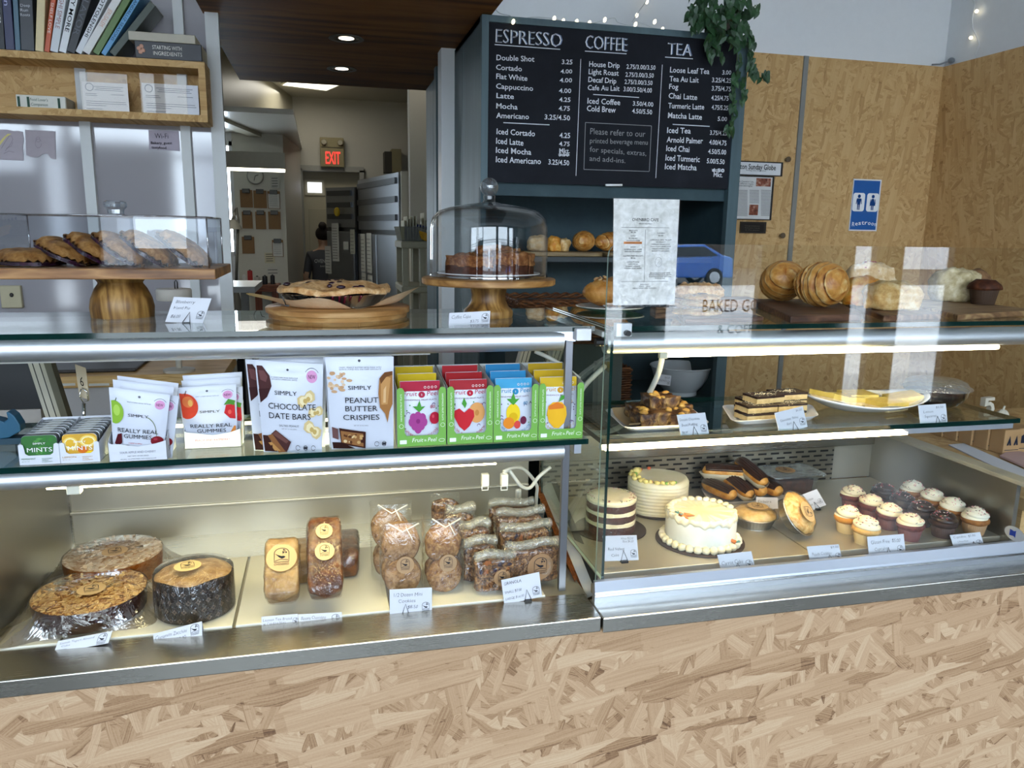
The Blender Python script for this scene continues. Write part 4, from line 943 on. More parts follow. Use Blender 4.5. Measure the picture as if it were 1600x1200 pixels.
# ---- tins of mints in two trays
def tin_set(bx, lab, face, blobs, word, x0, labtin, seed):
    t = thing('mint_tray', lab, 'display tray', (x0+.032, 1.54, ST)); m = MB(); w = .0645; y0, y1 = 1.4715, 1.605
    m.prism([(0, 0), (w, 0), (w, .036), (w-.004, .038), (w-.008, .036), (w-.010, .020), (w-.015, .0165), (.015, .0165), (.010, .020), (.008, .036), (.004, .038), (0, .036)], (x0, y0+.0006, ST), X, Z, -.0006)
    for x in (x0, x0+w-.0006): m.prism([(0, 0), (y1-y0, 0), (y1-y0, .055), (0, .036)], (x, y0, ST), Y, Z, .0006)
    m.box(x0, x0+w, y1-.0006, y1, ST, ST+.055); m.box(x0, x0+w, y0, y1, ST, ST+.0008); m.obj('tray', CARTON, t)
    p = MB(); O = (x0, y0-.0008, ST); p.text(word, O, X, Z, .004, .0095, .0028, .022); p.text('NET WT 1 OZ', O, X, Z, .004, .0055, .0014, .012)
    for i, s_ in enumerate(('DELICIOUSLY', 'SIMPLE', 'INGREDIENTS')): p.text(s_, O, X, Z, .036, .0098-i*.003, .0017, .017 if i != 1 else .01)
    p.obj('lettering', ink(face if word != 'LEMON' else 'b8862a'), t)
    protos = []
    for k in range(7):
        y = y0+.006+k*.0183; tl = thing('mint_tin', '', 'mint tin', (x0+w/2, y, ST+.0015), bx)
        zc = .0505; b = MB(); b.prism(rrect(-.0288, .0288, 0, zc, .008), (0, .014, 0), X, Z, .014); b.obj('tin', metal('9fa3a6', .35, (1, 1, 1), 20, .1, 0), tl, world=False, bev=.0012)
        if k == 0:
            l = MB(); l.prism(rrect(-.0283, .0283, .0006, zc-.0006, .0078), (0, 0, 0), X, Z, .0008); l.obj('lid', plain(face, .4, coat=.3), tl, world=False)
            for ci, (c_, sh) in enumerate(blobs.items()):
                q = MB()
                for s_ in sh: q.flat([(px*.0275, .0255+py*.024) for px, py in s_], (0, -.0010-.00012*ci, 0), X, Z)
                q.obj('picture', ink(c_), tl, world=False)
            q = MB(); q.text('SIMPLY', (0, -.0020, 0), X, Z, 0, .034, .0034, .02, 'c'); q.text('MINTS', (0, -.0020, 0), X, Z, 0, .0205, .0078, .040, 'c'); q.obj('lettering', ink('f4f4f2'), tl, world=False)
        else:
            MB().box(-.012, .012, .002, .012, zc, zc+.0004).obj('seal', plain('e6e6e0', .5), tl, world=False)
            MB().box(-.0288, .0288, .0068, .0074, .01, zc+.0002).obj('lid_seam', plain('6d7072', .4, .5), tl, world=False)
        tl['label'] = '%s, %s' % (labtin, ('frontmost with its picture lid in view', 'second from the front', 'third from the front', 'fourth from the front', 'fifth from the front', 'sixth from the front', 'rearmost of its tray')[k])
rl = random.Random(2)
leaf = {'3f7d3a': [[(x+.16*math.cos(a)*(1 if k % 2 else .6), y+.16*math.sin(a)) for k, a in enumerate([i*PI/3 for i in range(6)])] for x, y in [(rl.uniform(-.75, .75), rl.uniform(-.75, .75)) for _ in range(9)]],
        '5c9a4c': [[(x-.2, y), (x, y+.09), (x+.25, y+.02), (x, y-.08)] for x, y in [(rl.uniform(-.7, .7), rl.uniform(-.75, .75)) for _ in range(8)]]}
tin_set('green peppermint tins', 'white tray of green peppermint tins at the left end of the middle shelf', '2f6b2c', leaf, 'PEPPERMINT', -.5305, 'green peppermint tin in the left tray', 1)
lem = {'f0cf6a': [E2(-.55, .3, .45, .5), E2(.5, .45, .5, .45)], 'f7e9b8': [E2(-.55, .3, .36, .4), E2(.5, .45, .4, .35)], 'e3b23a': [E2(-.55, .3, .3, .34, 9), E2(.5, .45, .34, .29, 9)], 'd8701f': [E2(.15, -.2, .3, .26)], 'f2cc1e': [E2(.6, -.62, .38, .3)]}
tin_set('yellow lemon tins', 'white tray of yellow lemon tins beside the green peppermint tray', 'd9a52c', lem, 'LEMON', -.4655, 'yellow lemon tin in the right tray', 2)
# ---- number on a clip stand
t = thing('number_stand', 'brown number six card on a silver clip stand behind the tins', 'number stand', at(130, 662, y=1.72))
c = at(130, 650, y=1.72); MB().tube([at(131, 672, y=1.72), at(131, 630, y=1.72)], .0035, 10).obj('stem', metal('c9c9c9', .15, amt=.02), t, smooth=True)
MB().lathe([(0, 0), (.024, 0), (.024, .003), (.004, .006), (0, .006)], (at(131, 672, y=1.72).x, 1.72, ST), 24).obj('base', metal('c9c9c9', .15, amt=.02), t, smooth=True)
MB().tube([at(*p, y=1.718) for p in ((127, 608), (124, 618), (130, 629), (138, 626), (136, 612), (128, 606))], .0013, 8).obj('clip', metal('d4d4d4', .12, amt=.02), t, smooth=True)
cd = [at(*p, y=1.725) for p in ((124, 620), (140, 625), (134, 575), (117, 569))]
MB().poly(cd).__class__; m = MB(); m.poly(cd); m.poly([p+Y*.001 for p in cd[::-1]]); m.obj('number_card', plain('b5a68c', .7), t)
U = (cd[1]-cd[0]).normalized(); V = (cd[3]-cd[0]).normalized(); m = MB(); m.text('6', cd[0]-Y*.001, U, V, .006, .026, .020, .007); m.obj('numeral', ink('15110e'), t)
# ---- gummy trays and pouches
def gummy_tray(lab, bl, br, y, flav, hlow, hside, dep, col, sidetext=False):
    a, b = at(*bl, y=y), at(*br, y=y); w = b.x-a.x; a.z = ST; t = thing('gummy_tray', lab, 'display tray', (a.x+w/2, y, ST), 'trays of fruit gummies')
    m = MB(); m.prism([(0, 0), (w, 0), (w, hside), (w*.93, hside*.93), (w*.82, hlow*1.05), (w*.5, hlow*.9), (w*.18, hlow*1.1), (w*.06, hside*.9), (0, hside)], a, X, Z, -.0006)
    for x in (0, w-.0006): m.prism([(0, 0), (dep, 0), (dep, hside*2.1), (dep*.5, hside*1.5), (0, hside)], a+X*x, Y, Z, .0006)
    m.box(a.x, b.x, y+dep, y+dep+.0006, ST, ST+hside*2); m.box(a.x, b.x, y, y+dep, ST, ST+.0008); m.obj('tray', CARTON, t)
    p = MB(); O = a-Y*.001; p.text(flav, O, X, Z, w/2, hlow*.5, .0042, w*.62, 'c'); p.obj('flavour_lettering', ink(col), t)
    p = MB(); p.text('NET WT 1.8 OZ (50G)', O, X, Z, w/2, hlow*.30, .0022, w*.36, 'c'); p.text('VEGAN / GLUTEN FREE / NO CANE SUGAR', O, X, Z, w/2, hlow*.12, .002, w*.62, 'c')
    if sidetext:
        O2 = Vector((b.x+.0008, y, ST)); p.text('SIMPLY', O2, Y, Z+Y*.15, dep*.12, hside*.35, .010, dep*.5)
    p.obj('lettering', ink('4c4d55'), t); return t
gummy_tray('white carton of apple and cherry gummy pouches beside the mint tins', (171, 722), (262, 722), 1.462, 'SOUR APPLE AND CHERRY', .030, .037, .088, '8e8f9a', True)
gummy_tray('white carton of peach and raspberry gummy pouches', (289, 702), (377, 698), 1.528, 'PEACH AND RASPBERRY', .028, .036, .08, 'b85a5a')
def gum_art(kind):
    a = Art(); a.poly('6a6c74', E2(.5, .915, .022, .017)); newbadge(a, .85, .83); a.text('55565e', 'WHAT A GUMMY SHOULD TASTE LIKE', .5, .82, .015, .4)
    if kind == 'apple':
        a.poly('8ab33a', [(.03, .82)]+E2(.07, .66, .17, .17, 20, 1.5, -1.5)+[(.03, .50)]); a.poly('a9cc58', E2(.12, .69, .06, .08)); a.line('4a5a24', [(.10, .82), (.12, .87)], .012)
        a.line('6e7a3c', E2(.62, .33, .22, .30, 12, 0, 1.5), .010); a.poly('7a1822', E2(.86, .27, .12, .075)); a.poly('4e1018', [(.05, .2), (.12, .34), (.2, .36), (.2, .22), (.12, .16)]); a.poly('5a1420', E2(.3, .14, .1, .05)); a.poly('a33040', E2(.83, .3, .04, .02))
        simply(a, (('REALLY REAL', .74), ('GUMMIES', .52)), .38, .062, .5, .50, sy=.62); a.text('c23a3a', 'CHERRY & APPLE', .45, .21, .018, .26)
    else:
        a.poly('d2452e', [(.03, .90)]+E2(.11, .66, .22, .23, 22, 1.7, -1.7)+[(.03, .46)]); a.poly('e27a48', E2(.16, .74, .1, .1)); a.poly('e8b060', E2(.2, .72, .04, .06)); a.line('5a3a20', [(.12, .86), (.15, .94)], .012)
        a.poly('c02a30', [(.78, .52), (.82, .66), (.97, .66), (.98, .40), (.88, .42)]); a.poly('d85a50', E2(.88, .53, .03, .04)); a.poly('4f8a34', [(.78, .66), (.86, .76), (.98, .72), (.96, .64), (.88, .67)]); a.poly('d8863c', [(.80, .04), (.95, .28), (.98, .28), (.98, .08)]); a.poly('2a1210', E2(.17, .09, .1, .06))
        simply(a, (('REALLY REAL', .76), ('GUMMIES', .54)), .27, .066, .5, .53, sy=.54); a.text('b85a5a', 'PEACH & RASPBERRY', .5, .08, .018, .3)
    return a
G1 = [(178, 712), (255, 714), (170, 605), (266, 617)]
for k, lab in ((3, 'rearmost white apple and cherry gummy pouch in its carton'), (2, 'third white apple and cherry gummy pouch from the front'), (1, 'second white apple and cherry gummy pouch, close behind the front one'), (0, 'front white gummy pouch with green apple and cherry pictures')):
    dx, dy = ((0, 0), (14, 2), (6, -12), (13, -18))[k]
    pouch('gummy_pouch', lab, *[at_ for at_ in shift(G1, dx, dy if k else 0)], 1.476+.02*k, gum_art('apple') if k < 2 else None, 'apple and cherry gummy pouches', .008)
G2 = [(290, 690), (371, 688), (276, 606), (369, 600)]
for k, lab in ((3, 'rearmost white peach and raspberry gummy pouch'), (2, 'third white peach and raspberry gummy pouch from the front'), (1, 'second white peach and raspberry gummy pouch, its strawberry edge showing'), (0, 'front white gummy pouch with red apple and strawberry pictures')):
    dx, dy = ((0, 0), (10, 4), (7, -11), (9, -19))[k]
    pouch('gummy_pouch', lab, *shift(G2, dx, dy if k else 0), 1.542+.017*k, gum_art('peach') if k < 2 else None, 'peach and raspberry gummy pouches', .008)
# ---- chocolate date bars and peanut butter crispies
def date_art(a=None):
    a = Art(); a.poly('55565e', E2(.47, .92, .018, .012)); newbadge(a, .83, .86, .082)
    a.poly('4a2a2a', [(.02, .95), (.10, .95), (.20, .85), (.22, .74), (.14, .62), (.03, .55)]); a.poly('6b4343', [(.04, .90), (.12, .9), (.17, .84), (.14, .78), (.06, .80)]); a.poly('3a1d1e', [(.02, .70), (.2, .72), (.14, .62), (.03, .56)])
    a.text('55565e', 'A CANDY BAR MADE WITH OUR', .42, .83, .014, .40); a.text('55565e', 'FAVORITE SUPERFOOD, DATES', .42, .81, .014, .38)
    pn = lambda x, y, s, r: [(x+s*(math.cos(r)*p-math.sin(r)*q*.9), y+s*(math.sin(r)*p*.8+math.cos(r)*q*.8)) for p, q in ((-1, 0), (-.8, .5), (-.35, .55), (0, .36), (.35, .55), (.8, .5), (1, 0), (.8, -.5), (.35, -.55), (0, -.36), (-.35, -.55), (-.8, -.5))]
    for x, y, s, r in ((.74, .62, .15, .5), (.89, .48, .12, .2), (.84, .28, .16, -.6)): a.poly('d8c08a', pn(x, y, s, r)); a.poly('ecdcb0', pn(x, y, s*.72, r)); a.poly('c6a764', pn(x+.01, y-.01, s*.4, r))
    a.text(NAVY, 'SIMPLY', .43, .655, .045, .34); a.text(NAVY, 'CHOCOLATE', .52, .50, .065, .74); a.text(NAVY, 'DATE BARS', .48, .395, .065, .66)
    a.text('5a5b63', 'SALTED PEANUT', .46, .31, .022, .32); a.text('6a6b73', 'NET WT 3.5 OZ (100G)', .46, .28, .012, .24)
    a.poly('4a2a28', [(.16, .22), (.24, .27), (.48, .14), (.40, .02), (.28, .03)]); a.poly('6a443e', [(.18, .22), (.24, .26), (.44, .15), (.40, .12)]); a.poly('8a5a34', [(.10, .20), (.18, .22), (.38, .02), (.26, .01)]); a.poly('3a1d16', [(.02, .2), (.10, .2), (.24, .02), (.03, .02)]); a.poly('b8864c', [(.10, .12), (.16, .13), (.30, .03), (.2, .03)])
    for x in (.59, .72, .85): a.line('33343c', E2(x, .075, .035, .028, 14), .006)
    a.poly('33343c', [(.69, .06), (.75, .06), (.75, .09), (.69, .09)]); return a
D1 = [(412, 706), (503, 709), (398, 563), (505, 569)]
pouch('date_bar_pouch', 'rear white chocolate date bar pouch with NEW showing above the front ones', *shift(D1, 5, -11), 1.53, None, 'chocolate date bar pouches', .010)
pouch('date_bar_pouch', 'middle white chocolate date bar pouch, its left edge showing', *shift(D1, -15, -2), 1.515, date_art(), 'chocolate date bar pouches', .010)
pouch('date_bar_pouch', 'front white chocolate date bar pouch with peanut pictures', *D1, 1.482, date_art(), 'chocolate date bar pouches', .012)
def cri_art():
    a = Art(); a.poly('55565e', E2(.49, .96, .02, .014)); rn = random.Random(5)
    a.text('55565e', 'CRISPY, PEANUT BUTTERY BITES MADE WITH', .5, .885, .014, .62); a.text('55565e', 'QUINOA, PUFFED RICE, AND DARK CHOCOLATE', .5, .865, .014, .62)
    for k in range(22): x, y = rn.uniform(.03, .27), rn.uniform(.66, .84); a.poly(('d3b08c', 'e0c4a4', 'c69c74')[k % 3], E2(x, y, rn.uniform(.02, .04), rn.uniform(.012, .022), 10))
    for x, y in ((.33, .76), (.22, .66), (.1, .64)): a.poly('c9a27c', E2(x, y, .045, .016, 10))
    a.poly('a5713f', [(.78, .78), (.86, .84), (.98, .85), (.98, .50), (.93, .42), (.90, .30), (.86, .40), (.78, .47), (.76, .62)]); a.poly('c39058', [(.80, .72), (.88, .80), (.95, .78), (.90, .5), (.80, .5)]); a.poly('6e4526', [(.78, .78), (.86, .84), (.98, .85), (.98, .81), (.88, .79), (.80, .72)]); a.poly('dcb382', [(.84, .66), (.88, .70), (.87, .52), (.83, .52)])
    a.text(NAVY, 'SIMPLY', .48, .665, .042, .35); a.text(NAVY, 'PEANUT', .505, .525, .058, .50); a.text(NAVY, 'BUTTER', .495, .435, .058, .49); a.text(NAVY, 'CRISPIES', .49, .34, .058, .56)
    a.text('6a6b73', 'NET WT 3.5 OZ (100G)', .48, .275, .012, .22)
    a.poly('3c1c14', [(.14, .25), (.55, .21), (.54, .02), (.16, .07)]); a.poly('93643a', [(.16, .22), (.51, .19), (.51, .04), (.17, .09)]); a.poly('2c120c', [(.02, .09), (.16, .09), (.38, .02), (.03, .02)]); a.poly('6b4a48', [(.03, .26), (.12, .24), (.12, .12), (.03, .14)])
    for k in range(16): x, y = rn.uniform(.2, .48), rn.uniform(.08, .18); a.poly(('c9a068', 'dcc090', '5a341c')[k % 3], E2(x, y, rn.uniform(.012, .035), rn.uniform(.008, .02), 9))
    for x in (.72, .84): a.line('33343c', E2(x, .075, .035, .026, 14), .006)
    a.poly('33343c', [(.81, .06), (.87, .06), (.87, .09), (.81, .09)]); return a
C1 = [(518, 702), (615, 701), (508, 558), (615, 557)]
pouch('crispies_pouch', 'rear white peanut butter crispies pouch, only its left edge showing', *shift(C1, -3, -3), 1.51, None, 'peanut butter crispies pouches', .010)
pouch('crispies_pouch', 'front white peanut butter crispies pouch with peanut butter smear picture', *C1, 1.478, cri_art(), 'peanut butter crispies pouches', .012)
# ---- four green cartons of fruit snacks
GREEN = plain('74ad45', .45, vary=.01)
def fruit_art(c, top, fruits, flav):
    a = Art(); a.text(c, 'Fruit', .24, .765, .075, .34, 'c', .25); a.text(c, 'Peel', .80, .765, .075, .28, 'c', .25); a.poly(c, E2(.53, .785, .085, .05)); a.text('f4f2f0', 'a', .53, .77, .045); a.text('7a5060', 'HANDMADE FRUIT FLATS', .5, .69, .024, .8)
    rn = random.Random(len(flav)+3)
    for k in range(16):
        x, y = rn.choice((rn.uniform(.03, .2), rn.uniform(.78, .96), rn.uniform(.2, .8))), rn.uniform(.22, .66)
        if .25 < x < .75 and y < .55: continue
        if k % 3: a.poly((c, '6a4a7a', '5a9a4a')[k % 3], E2(x, y, .018, .013, 6))
        else: a.line('6a4a7a', E2(x, y, .04, .025, 8, 0, 3.6), .012)
    a.text(c, '80', .80, .56, .055, .12)
    for col, pts in fruits: a.poly(col, pts)
    n = len(flav); tot = .62
    for i, ch in enumerate(flav):
        if ch != ' ': q = (i-(n-1)/2)/n; a.text(c, ch, .5+q*.82, .055+.30*q*q*2 if True else 0, .05)
    return a
berry = lambda cx, cy, s, c1, c2: [(c1, E2(cx+s*x, cy+s*y*.8, s*.42, s*.36, 12)) for x, y in ((-.5, .3), (0, .45), (.5, .3), (-.65, -.1), (0, 0), (.65, -.1), (-.35, -.45), (.35, -.45), (0, -.75))]
leafs = lambda cx, cy, s, c='4f9a3c': [(c, [(cx-s, cy+.4*s), (cx, cy-.2*s), (cx+s, cy+.4*s), (cx+.35*s, cy+.35*s), (cx+.1*s, cy+s), (cx-.3*s, cy+.4*s)])]
F1 = berry(.42, .36, .22, 'a8448c', '') + leafs(.45, .54, .16) + [('8a2f74', E2(.42, .36, .05, .04)), ('b8203a', E2(.84, .40, .13, .10)), ('d24a58', E2(.80, .43, .03, .03))]
F2 = [('e0a060', E2(.70, .46, .22, .17)), ('c98646', E2(.70, .46, .06, .05)), ('c92a34', [(.36+.28*x, .36+.2*y) for x, y in ((0, .55), (.45, .9), (.9, .7), (.95, .2), (.5, -.6), (0, -1), (-.5, -.6), (-.95, .2), (-.9, .7), (-.45, .9))]), ('4f9a3c', [(.38, .54), (.30, .62), (.36, .72), (.43, .62)])]
F3 = [('f2cf2c', E2(.45, .42, .19, .17)), ('e0b41c', E2(.45, .36, .12, .08))] + leafs(.45, .60, .18) + [('e88a2a', E2(.33, .26, .15, .10)), ('d84a44', E2(.56, .23, .09, .07)), ('6a2440', E2(.73, .30, .09, .07))]
F4 = [('efb52a', [(.42+.27*x, .36+.23*y) for x, y in ((0, 1), (.5, .98), (.92, .6), (1, 0), (.75, -.6), (.2, -1), (-.3, -.95), (-.8, -.5), (-1, .1), (-.85, .7), (-.4, .98))]), ('e07a2a', [(.20, .52), (.42, .59), (.60, .54), (.60, .48), (.2, .46)]), ('4f9a3c', [(.46, .59), (.60, .63), (.68, .70), (.54, .70)])]
BX = [((621, 700), (697, 696), 'b03048', ('b02840', 'cfae1c', 'c8a81a'), F1, 'CHERRY BERRY FUSION', 'pink-topped berry pouch', 'leftmost green carton, pink and yellow fruit pouches'),
      ((699, 696), (770, 692), 'b8283a', ('a82c34', 'a01c20', 'a8242a'), F2, 'FUN & FRUITY PUNCH', 'red-topped fruit pouch', 'green carton of red-topped fruit pouches, second from the left'),
      ((771, 692), (840, 687), '2a86b4', ('4aa4d0', '2f86b8', '2a7cae'), F3, 'FANCY HAWAIIAN FUSION', 'blue-topped fruit pouch', 'green carton of blue-topped fruit pouches'),
      ((841, 687), (910, 682), 'd09a2a', ('d6b02c', 'cfa61c', 'b8941c'), F4, 'MANGO MADNESS', 'yellow-topped fruit pouch', 'green carton of yellow-topped fruit pouches behind the steel post')]
for (bl, br, col, tops, fr, flav, nm, lab) in BX:
    a, b = at(*bl, z=ST+.0006), at(*br, z=ST+.0006); y0 = 1.467; a.y = b.y = y0; a.x = at(*bl, y=y0).x; b.x = at(*br, y=y0).x; w = b.x-a.x; h = .118; sw = w*.15; dep = .155; hb = .135
    t = thing('fruit_snack_carton', lab, 'display carton', (a.x+w/2, y0, ST), 'green fruit snack cartons'); m = MB()
    m.prism([(0, 0), (w, 0), (w, h-.004), (w-.004, h), (w-sw+.004, h), (w-sw, h-.006), (w-sw, .028), (w-sw-.004, .022), (sw+.004, .022), (sw, .028), (sw, h-.018), (sw, h-.006), (sw-.004, h), (.004, h), (0, h-.004)], (a.x, y0, ST), X, Z, -.0006)
    m.obj('front_frame', GREEN, t)
    m = MB()
    for x in (.0002, w-.0008): m.prism([(0, 0), (dep, 0), (dep, hb), (.004, h)], (a.x+x, y0, ST), Y, Z, .0006)
    m.box(a.x, b.x, y0+dep, y0+dep+.0006, ST, ST+hb); m.box(a.x, b.x, y0, y0+dep, ST, ST+.0006); m.obj('carton', plain('c9c9c4', .55), t)
    p = MB(); O = Vector((a.x, y0-.0007, ST)); p.text('Fruit', O, X, Z, w*.30, .009, .0085, w*.22, shear=.2); p.text('a', O, X, Z, w*.545, .010, .0055, w*.05); p.text('Peel', O, X, Z, w*.62, .009, .0085, w*.17, shear=.2); p.flat(rrect(w*.05, w*.19, .006, .014, .001), O, X, Z); p.stroke(E2(w*.91, .011, w*.06, .003, 14), .0008, O, X, Z)
    for s_ in (0, 1):
        ox = w*.085 if s_ == 0 else w*.93; UU, VV = (Z, -X) if s_ == 0 else (-Z, X)
        O2 = Vector((a.x+ox, y0-.0007, ST+(.052 if s_ == 0 else .105))); p.text('HANDMADE FRUIT FLATS', O2, UU, VV, 0, -.0016, .0032, .054)
        p.stroke(E2(ox, .042, .004, .004, 14), .0007, O, X, Z, True)
    p.obj('lettering', ink('eef3e4'), t)
    for k in (2, 1, 0):
        yy = y0+.012+.05*k; x0, x1 = a.x+w*.09, b.x-w*.09; zb, ztp = ST+.006, ST+.126+.006*k; 
        def S(u, v, yy=yy, x0=x0, x1=x1, zb=zb, ztp=ztp): q = math.sin(PI*min(max(u, 0), 1)); return Vector((x0+(x1-x0)*u, yy-.007*q*math.sin(PI*min(1, max(0, v)*.95))+.014*v, zb+(ztp-zb)*v))
        pt = thing('fruit_snack_pouch', '%s, %s of the %s carton' % (nm, ('front', 'middle', 'rear')[k], ('leftmost green', 'second green', 'third green', 'fourth green')[BX.index((bl, br, col, tops, fr, flav, nm, lab))]), 'snack pouch', (a.x+w/2, yy, ST+.0012), 'fruit snack pouches')
        m = MB(); m.grid(S, 14, 14); m.grid(lambda u, v: S(1-u, v)+Y*(.002+.012*math.sin(PI*u)*math.sin(PI*v*.95)), 14, 14); m.obj('bag', POUCHW, pt, smooth=True, weld=True)
        m = MB(); m.grid(lambda u, v: S(u, (.84 if k == 0 else .5)+(.16 if k == 0 else .5)*v)-Y*.0006, 14, 5); m.obj('top_band', plain(tops[k], .7, 0, .2), pt, smooth=True)
        if k == 0:
            fruit_art(col, tops[0], fr, flav).out(S, pt, off=.0008)
            q = MB(); 
            for i_ in range(4): q.stroke(E2(.62+.09*i_, .90, .028, .016, 10), .008, O0, X, Y, True)
            fit(q, S, .0010).obj('seal_marks', ink('e8dcd8'), pt)
# ================================================================== wrapped breads on the left deck
DZ = LED+.0035
FILM = clear('f6f4f0', .075, .05, bump=1.0, bscale=70, stretch=(1, 1, .35)); CELLO = clear('fbfbf8', .06, .06, haze=.03, bump=.5, bscale=45)
FILMS = clear('d9d4cf', .16, .05, bump=.5, bscale=30)
CELLOT = clear('eceae2', .12, .10, haze=.22, bump=.9, bscale=60, hazec='d8d5c8')
KRAFT = plain('c9a878', .75, vary=.03); KRAFTD = plain('b08a62', .75, vary=.03)
def sticker(t, c, r, U, V, kraft=None, s=1.25):
    Nn = U.cross(V).normalized(); m = MB(); m.prism(circ(r, 30), c, U, V, .0005); st = m.obj('sticker', kraft or KRAFT, t)
    g = MB(); logo(g, c+Nn*.0010-wloc(t)*0, U, V, r*.95); 
    bmesh.ops.translate(g.bm, verts=g.bm.verts, vec=-wloc(t)); bmesh.ops.translate(g.bm, verts=g.bm.verts, vec=V*r*.12)
    g.obj('stamp', INKB, st, world=False); return st
ALM = mottled(((.30, '4e2a10'), (.42, '8a5522'), (.5, 'c08c48'), (.57, 'e2c48c'), (.66, 'a86c30'), (.8, 'efdcb4')), 70, .45, .4, .8, .003, detail=2, dist=1.2, name='almond_top')
ALMP = mottled(((.3, '9a7048'), (.45, 'c2a184'), (.6, 'dccab8'), (.75, 'eee4da')), 60, .4, .4, .6, .003, detail=2, dist=1.0, name='sugared_almond_top')
def film_skirt(t, c, r, h, pts, nm='film'):
    """plastic film from the cake's rim out to pulled corners"""
    m = MB(); n = 300
    def fn(u, v):
        a = 2*PI*u; e = r*1.02
        for ang, ln in pts: d = (a-ang+PI) % (2*PI)-PI; e = max(e, r*1.02+ln*math.exp(-(d/.30)**2))
        rr = r*1.006+(e-r)*v**1.3; z = h*(1-v)**1.25+.0008+.0016*(math.sin(a*61+2*v)+math.sin(a*97+1))*v*(1-v)*2
        return Vector((rr*math.cos(a), rr*math.sin(a), z))
    m.grid(fn, n, 10, cu=True); m.obj(nm, FILMS, t, world=False, smooth=True)
    m = MB(); m.lathe([(0, h+.0025), (r*.6, h+.0028), (r*.97, h+.0018), (r*1.006, h)], (0, 0, 0), 60); m.disp(.0006, 60, 2); m.obj(nm, FILM, t, world=False, smooth=True)
def almond_cake(lab, c, r, h, top, side, pts, rim, kr, seed):
    t = thing('almond_cake', lab, 'cake', c, 'film-wrapped almond cakes')
    m = MB(); m.lathe([(0, .002), (r*.93, .002), (r*.96, .006), (r*.985, h*.8), (r*.97, h*.97)], (0, 0, 0), 72); m.disp(.0012, 60, seed); m.obj('cake', side, t, world=False, smooth=True)
    m = MB(); m.grid(lambda u, v: Vector((r*.985*v*math.cos(2*PI*u), r*.985*v*math.sin(2*PI*u), h*(1.0 if v < .97 else .97))), 72, 22, cu=True); m.disp(.0018, 90, seed); m.obj('almond_topping', top, t, world=False, smooth=True)
    f = MB(); rnd = random.Random(seed)
    for k in range(120):
        a, q = rnd.uniform(0, 6.28), r*.95*math.sqrt(rnd.random()); i0 = len(f.bm.verts); f.prism(circ(rnd.uniform(.004, .0075), 8, sy=.62), (0, 0, 0), X, Y, .0009)
        f.bm.verts.ensure_lookup_table(); bmesh.ops.transform(f.bm, matrix=Matrix.Translation((q*math.cos(a), q*math.sin(a), h+.0012)) @ rotm(rnd.uniform(0, 6), rnd.uniform(-.3, .3), rnd.uniform(-.3, .3)), verts=f.bm.verts[i0:])
    tag(f.obj('almond_flakes', rim, t, world=False), kind='stuff')
    film_skirt(t, c, r, h, pts); sticker(t, Vector(c)+Vector((.004, -.004, h+.0036)), .026, (X*.96+Y*.28).normalized(), (Y*.96-X*.28).normalized(), kr)
ACOL = mottled(((.35, 'b98a4c'), (.6, 'dcbb82'), (.8, 'ecd9ac')), 40, .5, name='almond_flake'); ACOLP = mottled(((.35, 'c3a588'), (.6, 'dccbb8'), (.8, 'eee6dc')), 40, .5, name='pale_almond_flake')
almond_cake('pale-topped almond cake in film at the back left corner of the deck', (-.468, 1.752, DZ), .100, .052, ALMP, mottled(((.3, '7a3c10'), (.5, 'a85c1c'), (.75, 'c98034')), 50, .35, name='amber_side'), ((.15, .075), (-1.3, .02), (3.3, .04)), ACOLP, plain('c3a27c', .75), 4)
almond_cake('brown flaked almond cake in film at the front left of the deck', (-.470, 1.578, DZ), .104, .046, ALM, mottled(((.3, '2c120e'), (.6, '4a2018'), (.8, '6a3222')), 50, .35, name='dark_side'), ((.1, .075), (-.55, .045), (3.75, .10), (-2.6, .02)), ACOL, None, 7)
# zucchini bread in a printed paper mould
zc = Vector((-.272, 1.553, DZ)); t = thing('zucchini_bread', 'round cinnamon bread in a dark printed paper mould and film', 'bread', zc); r = .0755; h = .082
@reg
def mould_paper():
    w = N('printed_mould'); tc = w.n('ShaderNodeTexCoord'); sp = w.n('ShaderNodeSeparateXYZ'); w.l(tc.outputs['Object'], sp.inputs[0])
    a = w.math('MULTIPLY', w.math('ARCTAN2', sp.outputs[1], sp.outputs[0]), 26/(2*PI)); z = w.math('MULTIPLY', sp.outputs[2], 1/.0185)
    sh = w.math('MULTIPLY', w.math('MODULO', w.math('FLOOR', w.math('ADD', z, 20)), 2), .5)
    fa = w.math('SUBTRACT', w.math('FRACT', w.math('ADD', w.math('ADD', a, sh), 60)), .5); fz = w.math('SUBTRACT', w.math('FRACT', w.math('ADD', z, 20)), .5)
    d = w.math('SQRT', w.math('ADD', w.math('MULTIPLY', fa, fa), w.math('MULTIPLY', fz, fz)))
    th = w.math('ARCTAN2', fz, fa); pet = w.math('ADD', .17, w.math('MULTIPLY', w.math('COSINE', w.math('MULTIPLY', th, 4)), .06))
    ring = w.math('LESS_THAN', w.math('ABSOLUTE', w.math('SUBTRACT', d, pet)), .035)
    w.bsdf(w.mix(ring, srgb('1d1512'), srgb('6e5d50')), .6, 0, .3); return w.m
MB().lathe([(0, .001), (r*.97, .001), (r, .004), (r*1.0, h*.97), (r*.985, h), (r*.97, h*.985), (r*.97, h*.8)], zc, 72, sq=lambda a, q, z: (q*(1+.006*math.sin(a*30)*(z > .01)), z+(.003*math.sin(a*5) if z > h*.9 else 0))).obj('paper_mould', mould_paper(), t, smooth=True)
